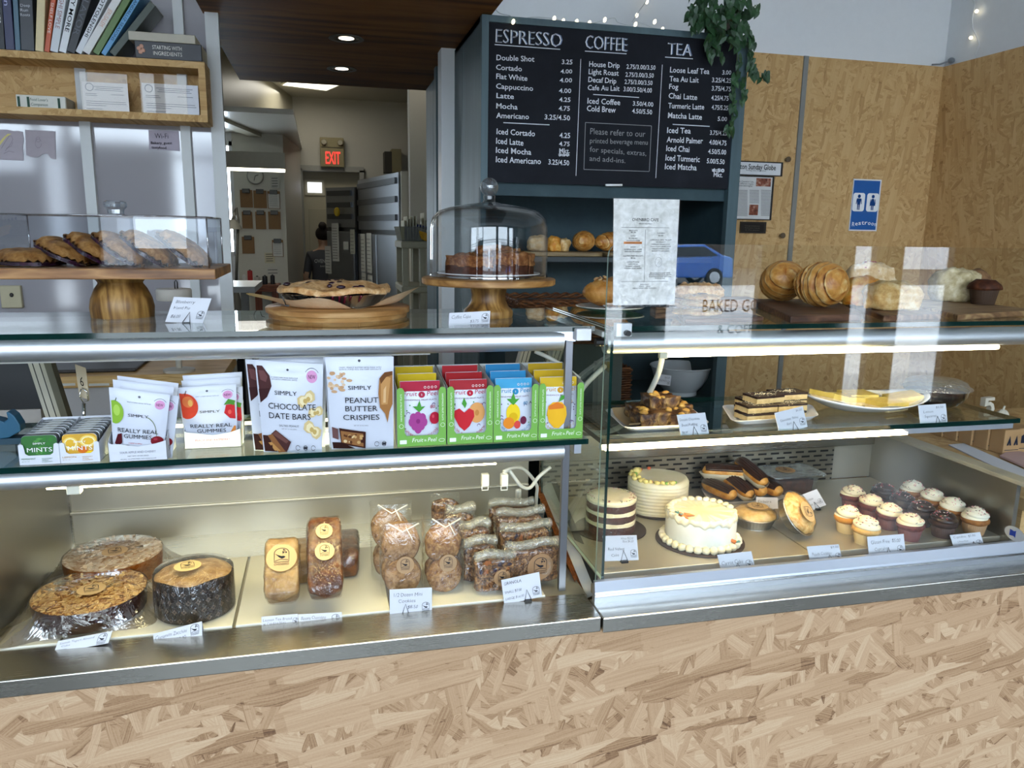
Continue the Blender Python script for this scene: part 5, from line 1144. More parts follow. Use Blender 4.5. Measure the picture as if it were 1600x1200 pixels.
m = MB(); m.grid(lambda u, v: Vector((r*.965*v*math.cos(2*PI*u), r*.965*v*math.sin(2*PI*u), h*.90+.013*(1-v**2.5))), 60, 18, cu=True); m.disp(.0035, 38, 5); m.obj('bread_top', mottled(((.28, '77532e'), (.45, 'a17e54'), (.62, 'b99a70'), (.8, 'd0b890')), 40, .5, .4, .6, .003, name='cinnamon_top'), t, smooth=True, world=False)
m = MB(); m.lathe([(r*1.02, .001), (r*1.015, h*.5), (r*1.012, h*.98), (r*.97, h+.004), (r*.6, h+.010), (0, h+.013)], (0, 0, 0), 80, sq=lambda a, q, z: q*(1+.006*math.sin(a*23+z*90)+.004*math.sin(a*57))); m.obj('film', FILM, t, smooth=True, world=False)
sticker(t, zc+Vector((-.008, -.012, h+.0145)), .0255, (X*.97+Y*.22).normalized(), (Y*.97-X*.22).normalized(), plain('d8bc86', .75))
# loaves
def loaf(lab, c, L_, W_, H_, M, mat, seed, st=(), kr=None, wrap=True):
    t = thing('wrapped_loaf', lab, 'loaf', c, 'film-wrapped loaves')
    m = MB()
    def fn(u, v):
        a = 2*PI*u; sx = math.copysign(abs(math.cos(a))**.32, math.cos(a)); sz = math.copysign(abs(math.sin(a))**.36, math.sin(a)); e = (1-abs(2*v-1)**10)**.28
        top = 1+.10*math.sin(PI*v) if sz > 0 else 1
        return Vector((sx*W_/2*(.86+.14*(sz+1)/2)*max(e, .02), (v-.5)*L_, H_/2+sz*H_/2*top*max(e, .02)))
    m.grid(fn, 40, 26, cu=True); m.disp(.0022, 48, seed); m.move(M); m.obj('bread', mat, t, world=False, smooth=True)
    if wrap:
        m = MB(); m.grid(lambda u, v: (lambda q: Vector((q.x*1.05, q.y*1.03, (q.z-H_/2)*1.06+H_/2)))(fn(u, v)), 40, 22, cu=True); m.disp(.0022, 55, seed+9, 3); m.move(M); m.obj('film', FILM, t, world=False, smooth=True)
    for dy, rr in st:
        cc = M @ Vector((0, dy, H_*1.0+H_*.09*math.cos(dy/L_*PI)+.0025)); U = (M.to_3x3() @ X).normalized(); V = (M.to_3x3() @ Y).normalized(); sticker(t, Vector(c)+cc, rr, U, V, kr)
    return t
GOLD = mottled(((.25, '6e4a26'), (.45, '9c7848'), (.62, 'b8976a'), (.8, 'd4bf98')), 32, .4, .4, .5, .003, name='tea_bread'); BANA = mottled(((.25, '2a120a'), (.5, '5a3018'), (.7, '8a5528'), (.88, 'a8835a')), 36, .35, .5, .6, .003, name='banana_bread')
loaf('small tea loaf lying behind the leaning golden loaf', (-.060, 1.685, DZ), .15, .062, .055, rotm(.05), GOLD, 3)
loaf('small dark loaf lying behind the leaning banana loaf', (.030, 1.70, DZ), .16, .062, .06, rotm(-.04), BANA, 4)
def lean(ang): return Matrix.Rotation(ang, 4, 'X')
loaf('golden tea loaf with big round sticker, leaning on the loaf behind', (-.100, 1.555, DZ+.053), .135, .070, .048, lean(.70) , GOLD, 5, ((.012, .030),))
loaf('dark banana loaf with two stickers, leaning beside the golden loaf', (-.015, 1.566, DZ+.068), .175, .072, .052, lean(.73), BANA, 6, ((-.002, .0195), (.045, .017)), plain('d8bc86', .75))
# cellophane bags
def bag_shell(t, w, d, h, seed, fold='open', nm='cellophane'):
    m = MB()
    def fn(u, v):
        a = 2*PI*u; k = 1-.35*max(0, v-.75)/.25 if fold == 'open' else 1-.9*max(0, v-.86)/.14
        sx = math.copysign(abs(math.cos(a))**.5, math.cos(a)); sy = math.copysign(abs(math.sin(a))**.5, math.sin(a))
        return Vector((sx*w/2*(1.04+.03*v), sy*d/2*k, h*v))
    m.grid(fn, 40, 18, cu=True); m.disp(.003, 40, seed, 3); m.obj(nm, CELLO, t, world=False, smooth=True)
COOKB = mottled(((.25, '50331a'), (.42, '86603a'), (.58, 'a9835a'), (.8, 'c6a47a')), 75, .7, .3, .8, .003, name='brown_cookie'); COOKO = mottled(((.25, '42260f'), (.42, '7d522a'), (.58, 'a57a48'), (.8, 'cfae7a')), 95, .7, .3, .8, .004, name='oat_cookie')
def cookie_bag(lab, c, mat, seed, rz=0, r=.0395, sticker_z=.06, h=.17):
    t = thing('cookie_bag', lab, 'bag of cookies', c, 'cellophane bags of mini cookies', rz); rnd = random.Random(seed)
    for lev in (0, 1):
        for k in range(3):
            m = MB(); m.lathe([(0, -.006), (r*.9, -.005), (r, 0), (r*.9, .005), (0, .0068)], (0, 0, 0), 36); m.disp(.0022, 55, seed*5+k+lev*3, 4)
            Mx = Matrix.Translation((rnd.uniform(-.004, .004), -.018+k*.0165+lev*.012, r*1.0+lev*r*1.62)) @ Matrix.Rotation(PI/2-.14, 4, 'X') @ rotm(rnd.uniform(0, 6))
            m.move(Mx); m.obj('cookie', mat, t, world=False, smooth=True)
    bag_shell(t, r*2.15, .064, h, seed); 
    m = MB(); m.tube([(-r*.7, -.012, h*.99), (0, -.028, h*.90), (r*.9, -.014, h*.97)], .0016, 6); m.tube([(r*.2, -.02, h*.94), (r*.5, -.034, h*.80)], .0012, 6); m.obj('twist_tie', plain('e6e2d4', .4), t, world=False, smooth=True)
    if sticker_z: 
        cc = Vector(c)+Vector((.004, -.0365, sticker_z+.012)); sticker(t, cc, .0185, X, (Z+Y*.08).normalized(), plain('a98a68', .75))
    return t
cookie_bag('back left bag of mini cookies behind the sticker bag', (.128, 1.632, DZ), COOKB, 11, 0, sticker_z=0)
cookie_bag('front left bag of smooth mini cookies with round sticker', (.143, 1.548, DZ), COOKB, 12, 0, h=.158)
cookie_bag('bag of lumpy oat mini cookies with round sticker, right of the smooth ones', (.232, 1.540, DZ), COOKO, 13, 0, r=.0375, h=.165)
GRAN = mottled(((.25, '22150d'), (.40, '50321c'), (.52, '7a5230'), (.66, 'a5794a'), (.82, 'd2b07c')), 130, .7, .3, 1.0, .004, detail=2, dist=.8, name='granola')
GFR = {'raisin': plain('2a1830', .4), 'apricot': mottled(((.3, '7d4420'), (.7, 'a8683a')), 40, .5, name='apricot')}
def granola_bag(lab, c, w, d, h, rz, seed, st=0, roll=True, kr=None, fruit=0):
    t = thing('granola_bag', lab, 'bag of granola', c, 'cellophane bags of granola', rz); m = MB(); hh = h*.84
    def fn(u, v):
        a = 2*PI*u; sx = math.copysign(abs(math.cos(a))**.5, math.cos(a)); sy = math.copysign(abs(math.sin(a))**.55, math.sin(a)); e = min(1, (v/.08)**.5, ((1-v)/.10)**.5)+.001
        return Vector((sx*w/2*e, sy*d/2*e, hh*v))
    m.grid(fn, 44, 24, cu=True); m.disp(.0035, 80, seed, 4); m.obj('granola', GRAN, t, world=False, smooth=True)
    rnd = random.Random(seed)
    for nm, k in (('raisin', 7), ('apricot', 5)):
        if not fruit: break
        q = MB()
        for i in range(k): q.ell((rnd.uniform(-.4, .4)*w, -d*.465, rnd.uniform(.6, .92)*hh), rnd.uniform(.003, .007), .003, rnd.uniform(.003, .006), 8, 6)
        tag(q.obj(nm, GFR[nm], t, world=False, smooth=True), kind='stuff')
    bag_shell(t, w*1.03, d*1.05, h*.92, seed+2, 'fold')
    if roll:
        m = MB(); m.grid(lambda u, v: Vector(((v-.5)*w*1.04, -d*.30+.011*math.cos(2*PI*u), h*.93+.010*math.sin(2*PI*u)+.003*math.sin(v*7+seed))), 16, 24, cu=True); m.disp(.0025, 60, seed, 3); m.obj('rolled_top', CELLOT, t, world=False, smooth=True)
    if st: sticker(t, Vector(c)+(rotm(rz) @ Vector((.012, -d*.56, h*st))), .0185 if w < .1 else .030, (rotm(rz) @ X), Z, kr or KRAFTD)
    return t
granola_bag('rearmost small granola bag standing tall with open top', (.262, 1.72, DZ), .062, .04, .165, .05, 1, 0, False)
granola_bag('small granola bag with long twist ties, second from the back', (.288, 1.665, DZ), .064, .036, .145, .08, 2)
granola_bag('small granola bag, middle of the left granola row', (.312, 1.615, DZ), .066, .036, .125, .1, 3)
granola_bag('small granola bag half hidden behind the front small one', (.312, 1.562, DZ), .072, .034, .104, .1, 4, 0, True)
granola_bag('front small granola bag with raisins and round sticker', (.335, 1.508, DZ), .084, .036, .092, .06, 5, .38, True, None, 1)
granola_bag('rearmost large granola bag by the cables', (.425, 1.735, DZ), .105, .042, .125, -.02, 6, 0, True)
granola_bag('large granola bag with crinkled roll, third from the front', (.432, 1.675, DZ), .110, .042, .122, .05, 7)
granola_bag('large granola bag with bulky crinkled roll behind the front large one', (.428, 1.610, DZ), .115, .044, .112, .08, 8, 0, True, None, 1)
granola_bag('front large granola bag with big sticker behind the granola card', (.425, 1.535, DZ), .118, .046, .100, .05, 9, .42, True, plain('a07c58', .75))
# price cards on the left deck
card('almond cake tent card at the left end of the deck', (84, 1021), (169, 1005), (89, 1004), 1.440, [('Lemon Yogurt Almond', .06, .68, .20, .62), ('Cake', .10, .42, .16, .16), ('$28.00', .05, .1, .16, .16)], None, (.85, .52, .16), tent=True, tilt=.35)
card('cinnamon zucchini bread tent card below the printed mould', (240, 1015), (316, 995), (238, 993), 1.44, [('Cinnamon Zucchini', .04, .58, .26, .64), ('Bread  $15.00', .16, .16, .26, .5)], None, (.85, .62, .17), tent=True, tilt=.3)
card('tea bread tent card below the golden loaf', (409, 987), (466, 982), (408, 966), 1.455, [('Lemon Tea Bread', .04, .66, .2, .78), ('w Candied Nuts', .04, .42, .18, .62), ('$9.00', .4, .14, .2, .22)], None, (.93, .55, .14), tent=True, tilt=.3)
card('banana bread tent card below the dark loaf', (467, 981), (535, 977), (466, 962), 1.454, [('Banana Chocolate', .06, .58, .26, .56), ('Bread $9.00', .2, .22, .26, .42)], None, (.85, .52, .17), tent=True, tilt=.3, faint='22232b')
card('mini cookies price card in a wire holder at the deck edge', (609, 961), (675, 957), (609, 923), 1.452, [('1/2 Dozen Mini', .10, .70, .16, .66), ('Cookies', .20, .46, .15, .40), ('$8.50', .42, .22, .14, .24)], .37, (.85, .26, .17), tilt=.1)
card('granola price card in a wire holder in front of the big granola bag', (788, 945), (847, 932), (784, 908), 1.450, [('GRANOLA', .05, .76, .14, .46), ('SMALL $7.00', .05, .42, .11, .44), ('LARGE $14.00', .05, .16, .11, .48)], .62, (.86, .30, .17), tilt=.1, faint='24252d')
# ================================================================== right case: middle shelf
PORC = plain('e8e8ea', .22, coat=.3, vary=.01)
def tray(lab, pts, z, rim=.012, mat=None, name='serving_tray', liner=None):
    c = sum((Vector((p[0], p[1], 0)) for p in pts), Vector())/4; t = thing(name, lab, 'tray', (c.x, c.y, z))
    m = MB(); P = [Vector((p[0], p[1], 0))-Vector((c.x, c.y, 0)) for p in pts]
    def ring(k, zz, r):
        out = []
        for i in range(4):
            a, b, d = P[(i-1) % 4]*k, P[i]*k, P[(i+1) % 4]*k
            u = (a-b).normalized()*r; w = (d-b).normalized()*r
            for q in range(6): tq = q/5; out.append(b+u*(1-tq)**2+w*tq**2+Z*zz)
        return [m.bm.verts.new(p) for p in out]
    R_ = [ring(.86, 0, .02), ring(.93, rim*.5, .022), ring(1.0, rim*.92, .024), ring(1.005, rim, .024), ring(.985, rim, .024), ring(.90, rim*.45, .022), ring(.84, .003, .02)]
    for a, b in zip(R_, R_[1:]):
        for i in range(len(a)): j = (i+1) % len(a); m.face([a[i], a[j], b[j], b[i]])
    m.face(R_[0][::-1]); m.face(R_[-1]); m.obj('dish', mat or PORC, t, world=False, smooth='auto')
    if liner:
        l = MB(); l.grid(lambda u, v: (P[0]*(1-u)+P[1]*u)*(1-v)*.84+(P[3]*(1-u)+P[2]*u)*v*.84+Z*(.0045+.012*abs(2*v-1)**6+.001*math.sin(u*9+v*7)), 14, 14); l.obj('paper_liner', plain(liner, .7), t, world=False, smooth=True)
    return t
tray('white oblong tray with brown paper under the bread pudding', [(.612, 1.492), (.815, 1.492), (.845, 1.65), (.632, 1.67)], ST, .012, None, 'serving_tray', 'b89a72')
BPUD = mottled(((.28, '1c0c08'), (.43, '432617'), (.53, '75502c'), (.64, 'a9834a'), (.82, 'cfb27c')), 34, .45, .4, .9, .004, detail=4, dist=1.2, name='bread_pudding')
for i, (x, y, z, lab) in enumerate(((.690, 1.535, .006, 'bread pudding square at the front left of the tray'), (.755, 1.535, .006, 'bread pudding square at the front right, behind its card'), (.700, 1.60, .006, 'bread pudding square at the back left of the tray'), (.775, 1.60, .006, 'bread pudding square at the back right of the tray'), (.728, 1.575, .033, 'bread pudding square stacked on top of the others'))):
    t = thing('bread_pudding', lab, 'bread pudding', (x, y, ST+z), 'bread pudding squares')
    m = MB(); m.box(-.033, .033, -.030, .030, 0, .029); bmesh.ops.subdivide_edges(m.bm, edges=m.bm.edges[:], cuts=9, use_grid_fill=True); m.disp(.007, 40, i+2, 4)
    for v in m.bm.verts: v.co.z = max(v.co.z, 0)
    m.obj('pudding', BPUD, t, world=False, smooth=True)
    m = MB(); rn = random.Random(i)
    for k in range(6): m.ell((rn.uniform(-.024, .024), rn.uniform(-.03, .02), .029+rn.uniform(-.006, .002)), rn.uniform(.006, .011), rn.uniform(.006, .010), .006, 10, 7)
    m.obj('bread_cubes', mottled(((.3, 'a8702a'), (.6, 'd2a450'), (.8, 'e6c680')), 50, .4, name='custard_bread'), t, world=False, smooth=True)
tray('white square tray under the stacked chocolate bars', [(.872, 1.502), (1.10, 1.512), (1.16, 1.63), (.932, 1.66)], ST, .012)
CHOC = plain('2a1712', .35, coat=.2); TAHI = mottled(((.3, 'b99a62'), (.6, 'd6bb86'), (.8, 'e6d2a6')), 60, .7, name='tahini_layer')
SES = plain('e2d6b4', .6)
def bar(lab, x, y, z, lx, ly, rz, seed, group='stacked chocolate bars'):
    t = thing('chocolate_bar', lab, 'bar', (x, y, z), group, rz); h = .0165
    m = MB(); m.box(-lx/2, lx/2, -ly/2, ly/2, 0, h*.72); bmesh.ops.subdivide_edges(m.bm, edges=m.bm.edges[:], cuts=4, use_grid_fill=True); m.disp(.001, 80, seed); m.obj('base_layer', TAHI, t, world=False, smooth='auto')
    m = MB(); m.box(-lx/2-.0004, lx/2+.0004, -ly/2-.0004, ly/2+.0004, h*.70, h); bmesh.ops.subdivide_edges(m.bm, edges=m.bm.edges[:], cuts=4, use_grid_fill=True); m.disp(.0008, 80, seed); m.obj('chocolate_top', CHOC, t, world=False, smooth='auto')
    m = MB(); rn = random.Random(seed)
    for k in range(70): m.ell((rn.gauss(0, lx*.2), rn.gauss(0, ly*.22), h+.0006), .0016, .0009, .0006, 6, 4, rotm(rn.uniform(0, 3)))
    tag(m.obj('sesame_seeds', SES, t, world=False), kind='stuff')
for i, (x, y, lv, lab) in enumerate(((.955, 1.545, 0, 'bottom layer bar at the front left of the stack'), (1.035, 1.550, 0, 'bottom layer bar at the front right, behind its card'), (.985, 1.60, 0, 'bottom layer bar at the back left of the stack'), (1.068, 1.60, 0, 'bottom layer bar at the back right of the stack'),
        (.957, 1.547, 1, 'second layer bar at the front left of the stack'), (1.037, 1.551, 1, 'second layer bar at the front right of the stack'), (.987, 1.602, 1, 'second layer bar at the back left of the stack'), (1.07, 1.602, 1, 'second layer bar at the back right of the stack'),
        (.985, 1.565, 2, 'top layer bar at the left with sesame sprinkle'), (1.062, 1.590, 2, 'top layer bar at the right with broken pale edge'))):
    bar('chocolate tahini bar, '+lab, x, y, ST+.0055+lv*.0175, .078, .050, .08 if lv < 2 else .15-.1*(i % 2), i)
# oval plate of lemon bars
pl = Vector((1.30, 1.61, ST)); t = thing('oval_plate', 'white oval plate with upturned sides under the lemon squares', 'plate', pl)
def oval(u, v):
    a = 2*PI*u; x = .165*v*math.cos(a); y = .095*v*math.sin(a); return Vector((x, y, .002+.030*max(0, v-.45)**1.5*(1+.9*abs(math.cos(a))**2)*1.6))
m = MB(); m.grid(oval, 64, 14, cu=True); m.obj('dish', PORC, t, world=False, smooth=True, solid=.003)
m = MB(); m.grid(lambda u, v: oval(u, v*.93)+Vector((0, 0, .004+.004*math.sin(2*PI*u*7)*v**3)), 64, 12, cu=True); m.obj('paper_liner', plain('e2dccb', .7, tr=.0), t, world=False, smooth=True)
LEM = mottled(((.3, 'c4a648'), (.6, 'd8bf68'), (.85, 'e8d79c')), 30, .4, .4, .2, .002, name='lemon_top'); LEMB = mottled(((.3, 'cdb27c'), (.7, 'e6d4a8')), 60, .7, name='shortbread')
for i, (px, py, rz, lab, dz) in enumerate(((1300, 629, .35, 'lemon square at the left end of the oval plate, leaning up', .020), (1350, 634, .1, 'lemon square second from the left on the oval plate', .012), (1393, 632, -.1, 'lemon square in the middle back of the oval plate', .014), (1385, 645, .2, 'lemon square at the front of the oval plate', .008), (1425, 640, -.3, 'bright lemon square at the right end of the oval plate', .014))):
    c = at(px, py, z=ST+.03); c.z = ST+dz-.002; c.y = min(max(c.y-.035, 1.56), 1.66)
    c.x = pl.x-.10+.05*i if i != 3 else pl.x+.03; c.y = (1.62, 1.63, 1.645, 1.575, 1.60)[i]
    t = thing('lemon_square', lab, 'lemon square', c, 'lemon squares on the oval plate', rz); Mt = rotm(0, 0, (.25, .05, 0, 0, -.18)[i])
    m = MB(); m.box(-.036, .036, -.034, .034, 0, .010); m.move(Mt); m.obj('shortbread', LEMB, t, world=False, bev=.002); m = MB(); m.box(-.0362, .0362, -.0342, .0342, .010, .022); bmesh.ops.subdivide_edges(m.bm, edges=m.bm.edges[:], cuts=4, use_grid_fill=True); m.disp(.0014, 50, i); m.move(Mt); m.obj('lemon_topping', LEM, t, world=False, smooth='auto')
# lidded clear bowl of dark pudding
bc = Vector((1.515, 1.625, ST)); t = thing('lidded_bowl', 'clear lidded bowl of dark cake at the right end of the middle shelf', 'bowl', bc)
m = MB(); m.lathe([(0, 0), (.045, 0), (.06, .006), (.072, .025), (.076, .042), (.078, .044)], bc, 48); m.obj('bowl', clear('cfd6d4', .08), t, smooth=True)
m = MB(); m.lathe([(0, .003), (.043, .003), (.057, .008), (.068, .025), (.070, .034), (0, .036)], bc, 40); m.disp(.0015, 60, 3); m.obj('dark_cake', mottled(((.3, '1a0a08'), (.6, '3a1510'), (.8, '5a2418')), 50, .5, name='dark_pudding'), t, smooth=True)
m = MB(); m.lathe([(.084, .044), (.083, .047), (.075, .050), (.070, .060), (.055, .066), (.02, .068), (0, .068)], bc, 48); m.disp(.0008, 70, 2); m.obj('lid', clear('eef2f4', .12, .06, haze=.10, bump=.5), t, smooth=True)
cg = 'handwritten price cards'
card('bread pudding price card on the middle shelf', (1064, 682), (1108, 678), (1059, 649), 1.462, [('Double Chocolate', .06, .70, .13, .70), ('Bread Pudding', .09, .45, .14, .56), ('$6.00', .06, .12, .12, .2)], .50, (.84, .30, .19), tilt=.1)
card('chocolate bars price card on the middle shelf', (1218, 678), (1262, 667), (1212, 646), 1.462, [('$4.50', .72, .82, .10, .2), ('Chocolate Tahini', .12, .52, .13, .62), ('Bars', .32, .32, .12, .16)], .55, (.86, .32, .18), tilt=.1)
card('lemon squares price card on the middle shelf', (1438, 665), (1481, 662), (1437, 634), 1.462, [('$3.50', .62, .80, .12, .26), ('Lemon', .16, .60, .14, .34), ('Squares', .18, .38, .14, .42)], .62, (.86, .32, .17), tilt=.1)

# ================================================================== right case: deck
CREAM = mottled(((.3, 'e6dcae'), (.6, 'f2ead0'), (.8, 'faf5e6')), 18, .45, .3, .15, .002, name='cream_frosting'); BOARDM = plain('33241d', .55)
REDV = mottled(((.3, '2e0f0a'), (.6, '4c1c12'), (.8, '63291b')), 70, .8, .2, .6, .002, name='red_velvet')
def cboard(t, r, z=0): MB().lathe([(0, 0), (r, 0), (r, .003), (0, .003)], (0, 0, z), 64).obj('cake_board', BOARDM, t, world=False)
SPR = [plain(c, .4) for c in ('b8323a', 'e8e4da', '3a2a24', 'e0a0b4', '4a7a4a')]
def sprinkles(t, n, fn, seed, ln=.0035, r=.0007, cols=SPR):
    rn = random.Random(seed); M_ = MB()
    for k in range(n):
        p = Vector(fn(rn)); a = rn.uniform(0, PI); d = Vector((math.cos(a), math.sin(a), rn.uniform(-.5, .5)))*ln/2; M_.mi = k % len(cols); M_.tube([p-d, p+d], r, 5)
    tag(M_.obj('sprinkles', cols, t, world=False), kind='stuff')
t = thing('red_velvet_cake', 'small bare-sided red velvet cake with cream layers on a dark board', 'cake', (.668, 1.688, RD)); cboard(t, .088); r = .060
rings = [(0, .0), (r*.97, .0), (r, .003), (r, .020), (r*.985, .0215)]
m = MB(); m.lathe([(0, .003), (r, .003), (r, .024), (0, .024)], n=60); m.disp(.0008, 90, 1); m.obj('cake_layer', REDV, t, world=False, smooth='auto')
m = MB(); m.lathe([(0, .0335), (r, .0335), (r, .051), (0, .051)], n=60); m.disp(.0008, 90, 2); m.obj('cake_layer', REDV, t, world=False, smooth='auto')
m = MB(); m.lathe([(0, .060), (r, .060), (r, .077), (0, .077)], n=60); m.disp(.0008, 90, 3); m.obj('cake_layer', REDV, t, world=False, smooth='auto')
for z0, z1 in ((.023, .0345), (.050, .061)): m = MB(); m.lathe([(0, z0), (r*1.0, z0), (r*1.02, (z0+z1)/2), (r, z1), (0, z1)], n=60, sq=lambda a, q, z: q*(1+.012*math.sin(a*5))); m.obj('cream_layer', CREAM, t, world=False, smooth=True)
m = MB(); m.lathe([(r*.99, .076), (r*1.015, .079), (r*1.01, .085), (r*.93, .089), (r*.6, .0885), (0, .089)], n=60, sq=lambda a, q, z: (q, z+.0012*math.sin(q*math.sin(a)*420)*(q < r*.9))); m.obj('cream_top', CREAM, t, world=False, smooth=True)
sprinkles(t, 110, lambda rn: (lambda a, q: (q*math.cos(a), q*math.sin(a), .0893))(rn.uniform(0, 6.28), r*rn.uniform(.78, .99)), 4, .0022, .0008)
m = MB(); m.lathe([(r*1.035, .003), (r*1.035, .084)], n=60); m.obj('acetate_collar', CELLO, t, world=False, smooth=True)
t = thing('cream_cake', 'tall white cake with combed rings and yellow piped flowers', 'cake', (.842, 1.800, RD)); cboard(t, .086); r = .0785
prof = [(0, .003), (r, .003)]
for k in range(9): z = .004+k*.0088; prof += [(r*.985, z), (r*1.012, z+.003), (r*1.012, z+.006), (r*.985, z+.0086)]
prof += [(r*.96, .0875), (r*.9, .0885)]+[(r*.9*(1-k/14), .0885+.0012*(k % 2)) for k in range(1, 14)]+[(0, .089)]
m = MB(); m.lathe(prof, n=72, sq=lambda a, q, z: (q*(1+.004*math.sin(a*4+z*120)), z+.0015*math.sin(a*3+1)*(q > r*.9))); m.obj('frosting', CREAM, t, world=False, smooth=True)
m = MB(); rn = random.Random(8)
for k in range(30):
    a = rn.uniform(2.3, 4.9); q = r*rn.uniform(.74, .95); s_ = rn.uniform(.004, .008); M_ = m.ell((q*math.cos(a), q*math.sin(a), .091+rn.uniform(0, .004)), s_, s_, s_*.8, 9, 6)
m.ell((r*-.62, r*.42, .098), .011, .011, .009, 12, 8); m.ell((r*-.5, r*.55, .095), .009, .009, .008, 12, 8)
m.disp(.0015, 120, 3); tag(m.obj('piped_flowers', plain('ecd884', .5), t, world=False, smooth=True), kind='stuff')
for nm, c_, pts in (('leaf_icing', '86b04a', ((-.85, -.1), (-.7, .3), (-.1, -.86), (.2, -.84))), ('coral_icing', 'd8653a', ((-.35, .72), (-.55, -.62), (.0, .8)))):
    m = MB()
    for x, y in pts: m.ell((x*r, y*r, .0925), .006, .004, .004, 8, 6)
    tag(m.obj(nm, plain(c_, .5), t, world=False, smooth=True), kind='stuff')
t = thing('carrot_cake', 'white carrot cake with ruffled shell border and orange carrots on a dark board', 'cake', (.853, 1.578, RD)); cboard(t, .104); r = .0825; h = .076
WHI = mottled(((.3, 'e2e2d2'), (.6, 'efefe6'), (.8, 'f8f8f2')), 14, .5, .3, .08, .002, name='white_frosting')
m = MB(); m.lathe([(0, .003), (r*.985, .003), (r, .006), (r*1.0, h*.95), (r*.97, h), (0, h*1.0)], n=64); m.obj('frosting', WHI, t, world=False, smooth='auto')
m = MB(); m.lathe([(r*.995, h*.86), (r*1.02, h*.90), (r*1.015, h*.98), (r*.95, h*1.03), (r*.86, h*1.0), (0, h*1.005)], n=120, sq=lambda a, q, z: (q*(1+.010*math.sin(a*24)), z+.0028*math.sin(a*24+1)*(q > r*.9)-.004*(1+math.sin(a*9))*(q > r*.99))); m.disp(.0012, 60, 2); m.obj('cream_top', CREAM, t, world=False, smooth=True)
m = MB()
for k in range(30):
    a = 2*PI*k/30; m.ell((r*1.06*math.cos(a), r*1.06*math.sin(a), .010), .0098, .0098, .009, 10, 8)
for k in range(26):
    a = 2*PI*k/26
    if math.sin(a) > -.2: m.ell((r*.9*math.cos(a), r*.9*math.sin(a), h+.003), .0088, .0088, .0055, 10, 7)
m.disp(.0018, 110, 4); tag(m.obj('shell_border', CREAM, t, world=False, smooth=True), kind='stuff')
def carrot(x, y, z, an, up):
    m = MB(); d = Vector((math.cos(an), math.sin(an), up)); m.tube([Vector((x, y, z)), Vector((x, y, z))+d*.012, Vector((x, y, z))+d*.024], [.0048, .0036, .001], 8); m.disp(.0008, 150, 1); m.obj('icing_carrot', plain('e0803c', .5), t, world=False, smooth=True)
    m = MB()
    for k in (-.5, 0, .5): q = Vector((math.cos(an+PI+k), math.sin(an+PI+k), .3)); m.tube([Vector((x, y, z)), Vector((x, y, z))+q*.012], [.0018, .0008], 6)
    m.obj('icing_leaf', plain('4f8a86', .5), t, world=False, smooth=True)
carrot(-.062, -.035, h+.006, -.2, -.05); carrot(-.070, -.028, h+.006, -1.1, -.2); carrot(.052, -.072, .020, 2.8, .45)
# eclairs
tray('white tray under the pile of chocolate eclairs', [(.985, 1.775), (1.215, 1.775), (1.235, 1.905), (1.02, 1.905)], RD, .012)
CHOCG = mottled(((.35, '1e0f0a'), (.55, '3a1f14'), (.75, '4e2c1c')), 10, .28, .5, 0, stretch=(30, 1, 1), coat=.3, name='chocolate_glaze')
CHOUX = mottled(((.25, 'a5601a'), (.45, 'd08c34'), (.65, 'e4b060'), (.85, 'efce92')), 40, .5, name='choux')
def eclair(lab, c, rz, tl=0, wrap=False):
    t = thing('eclair', lab, 'eclair', c, 'pile of chocolate eclairs'); M_ = rotm(rz, tl)
    def bod(k, z0, zs): return lambda u, v: (lambda s_, a: M_ @ Vector(((1-abs(s_)**5)**.4*.022*k*math.cos(a), s_*.062*k, .021+z0+zs*.0185*k*math.sin(a)*max(.02, (1-abs(s_)**5)**.4))))(2*v-1, 2*PI*u)
    m = MB(); m.grid(bod(1, 0, 1), 28, 18, cu=True); m.disp(.0016, 60, int(c[0]*1e4) % 90); m.obj('choux', CHOUX, t, world=False, smooth=True)
    m = MB(); f = bod(1.03, .001, 1.06); m.grid(lambda u, v: f(.04+.42*u, .06+.86*v)+Vector((0, 0, .0014*math.sin(u*52))), 30, 14); m.obj('chocolate_glaze', CHOCG, t, world=False, smooth=True)
    if wrap: m = MB(); f2 = bod(1.12, -.004, 1.0); m.grid(lambda u, v: f2(.48+.54*u, v), 20, 10); m.disp(.002, 70, 3); m.obj('paper_cup', plain('c9bca0', .6, tr=0), t, world=False, smooth=True)
for i, (x, y, z, rz, tl, wr, lab) in enumerate(((1.040, 1.835, .008, .22, 0, False, 'dark eclair at the front left of the pile'), (1.092, 1.835, .018, .15, .20, True, 'eclair in a pale paper cup in the middle of the pile'), (1.185, 1.840, .008, .15, 0, False, 'eclair lying at the right end of the pile'), (1.140, 1.842, .010, .1, 0, False, 'eclair at the bottom of the pile, mostly hidden'),
        (1.075, 1.872, .044, 1.2, 0, True, 'eclair at the back left on top of the pile'), (1.135, 1.842, .052, .16, .26, True, 'ridged eclair on top of the pile pointing at the glass'))):
    eclair(lab, (x, y, RD+z), rz, tl, wr)
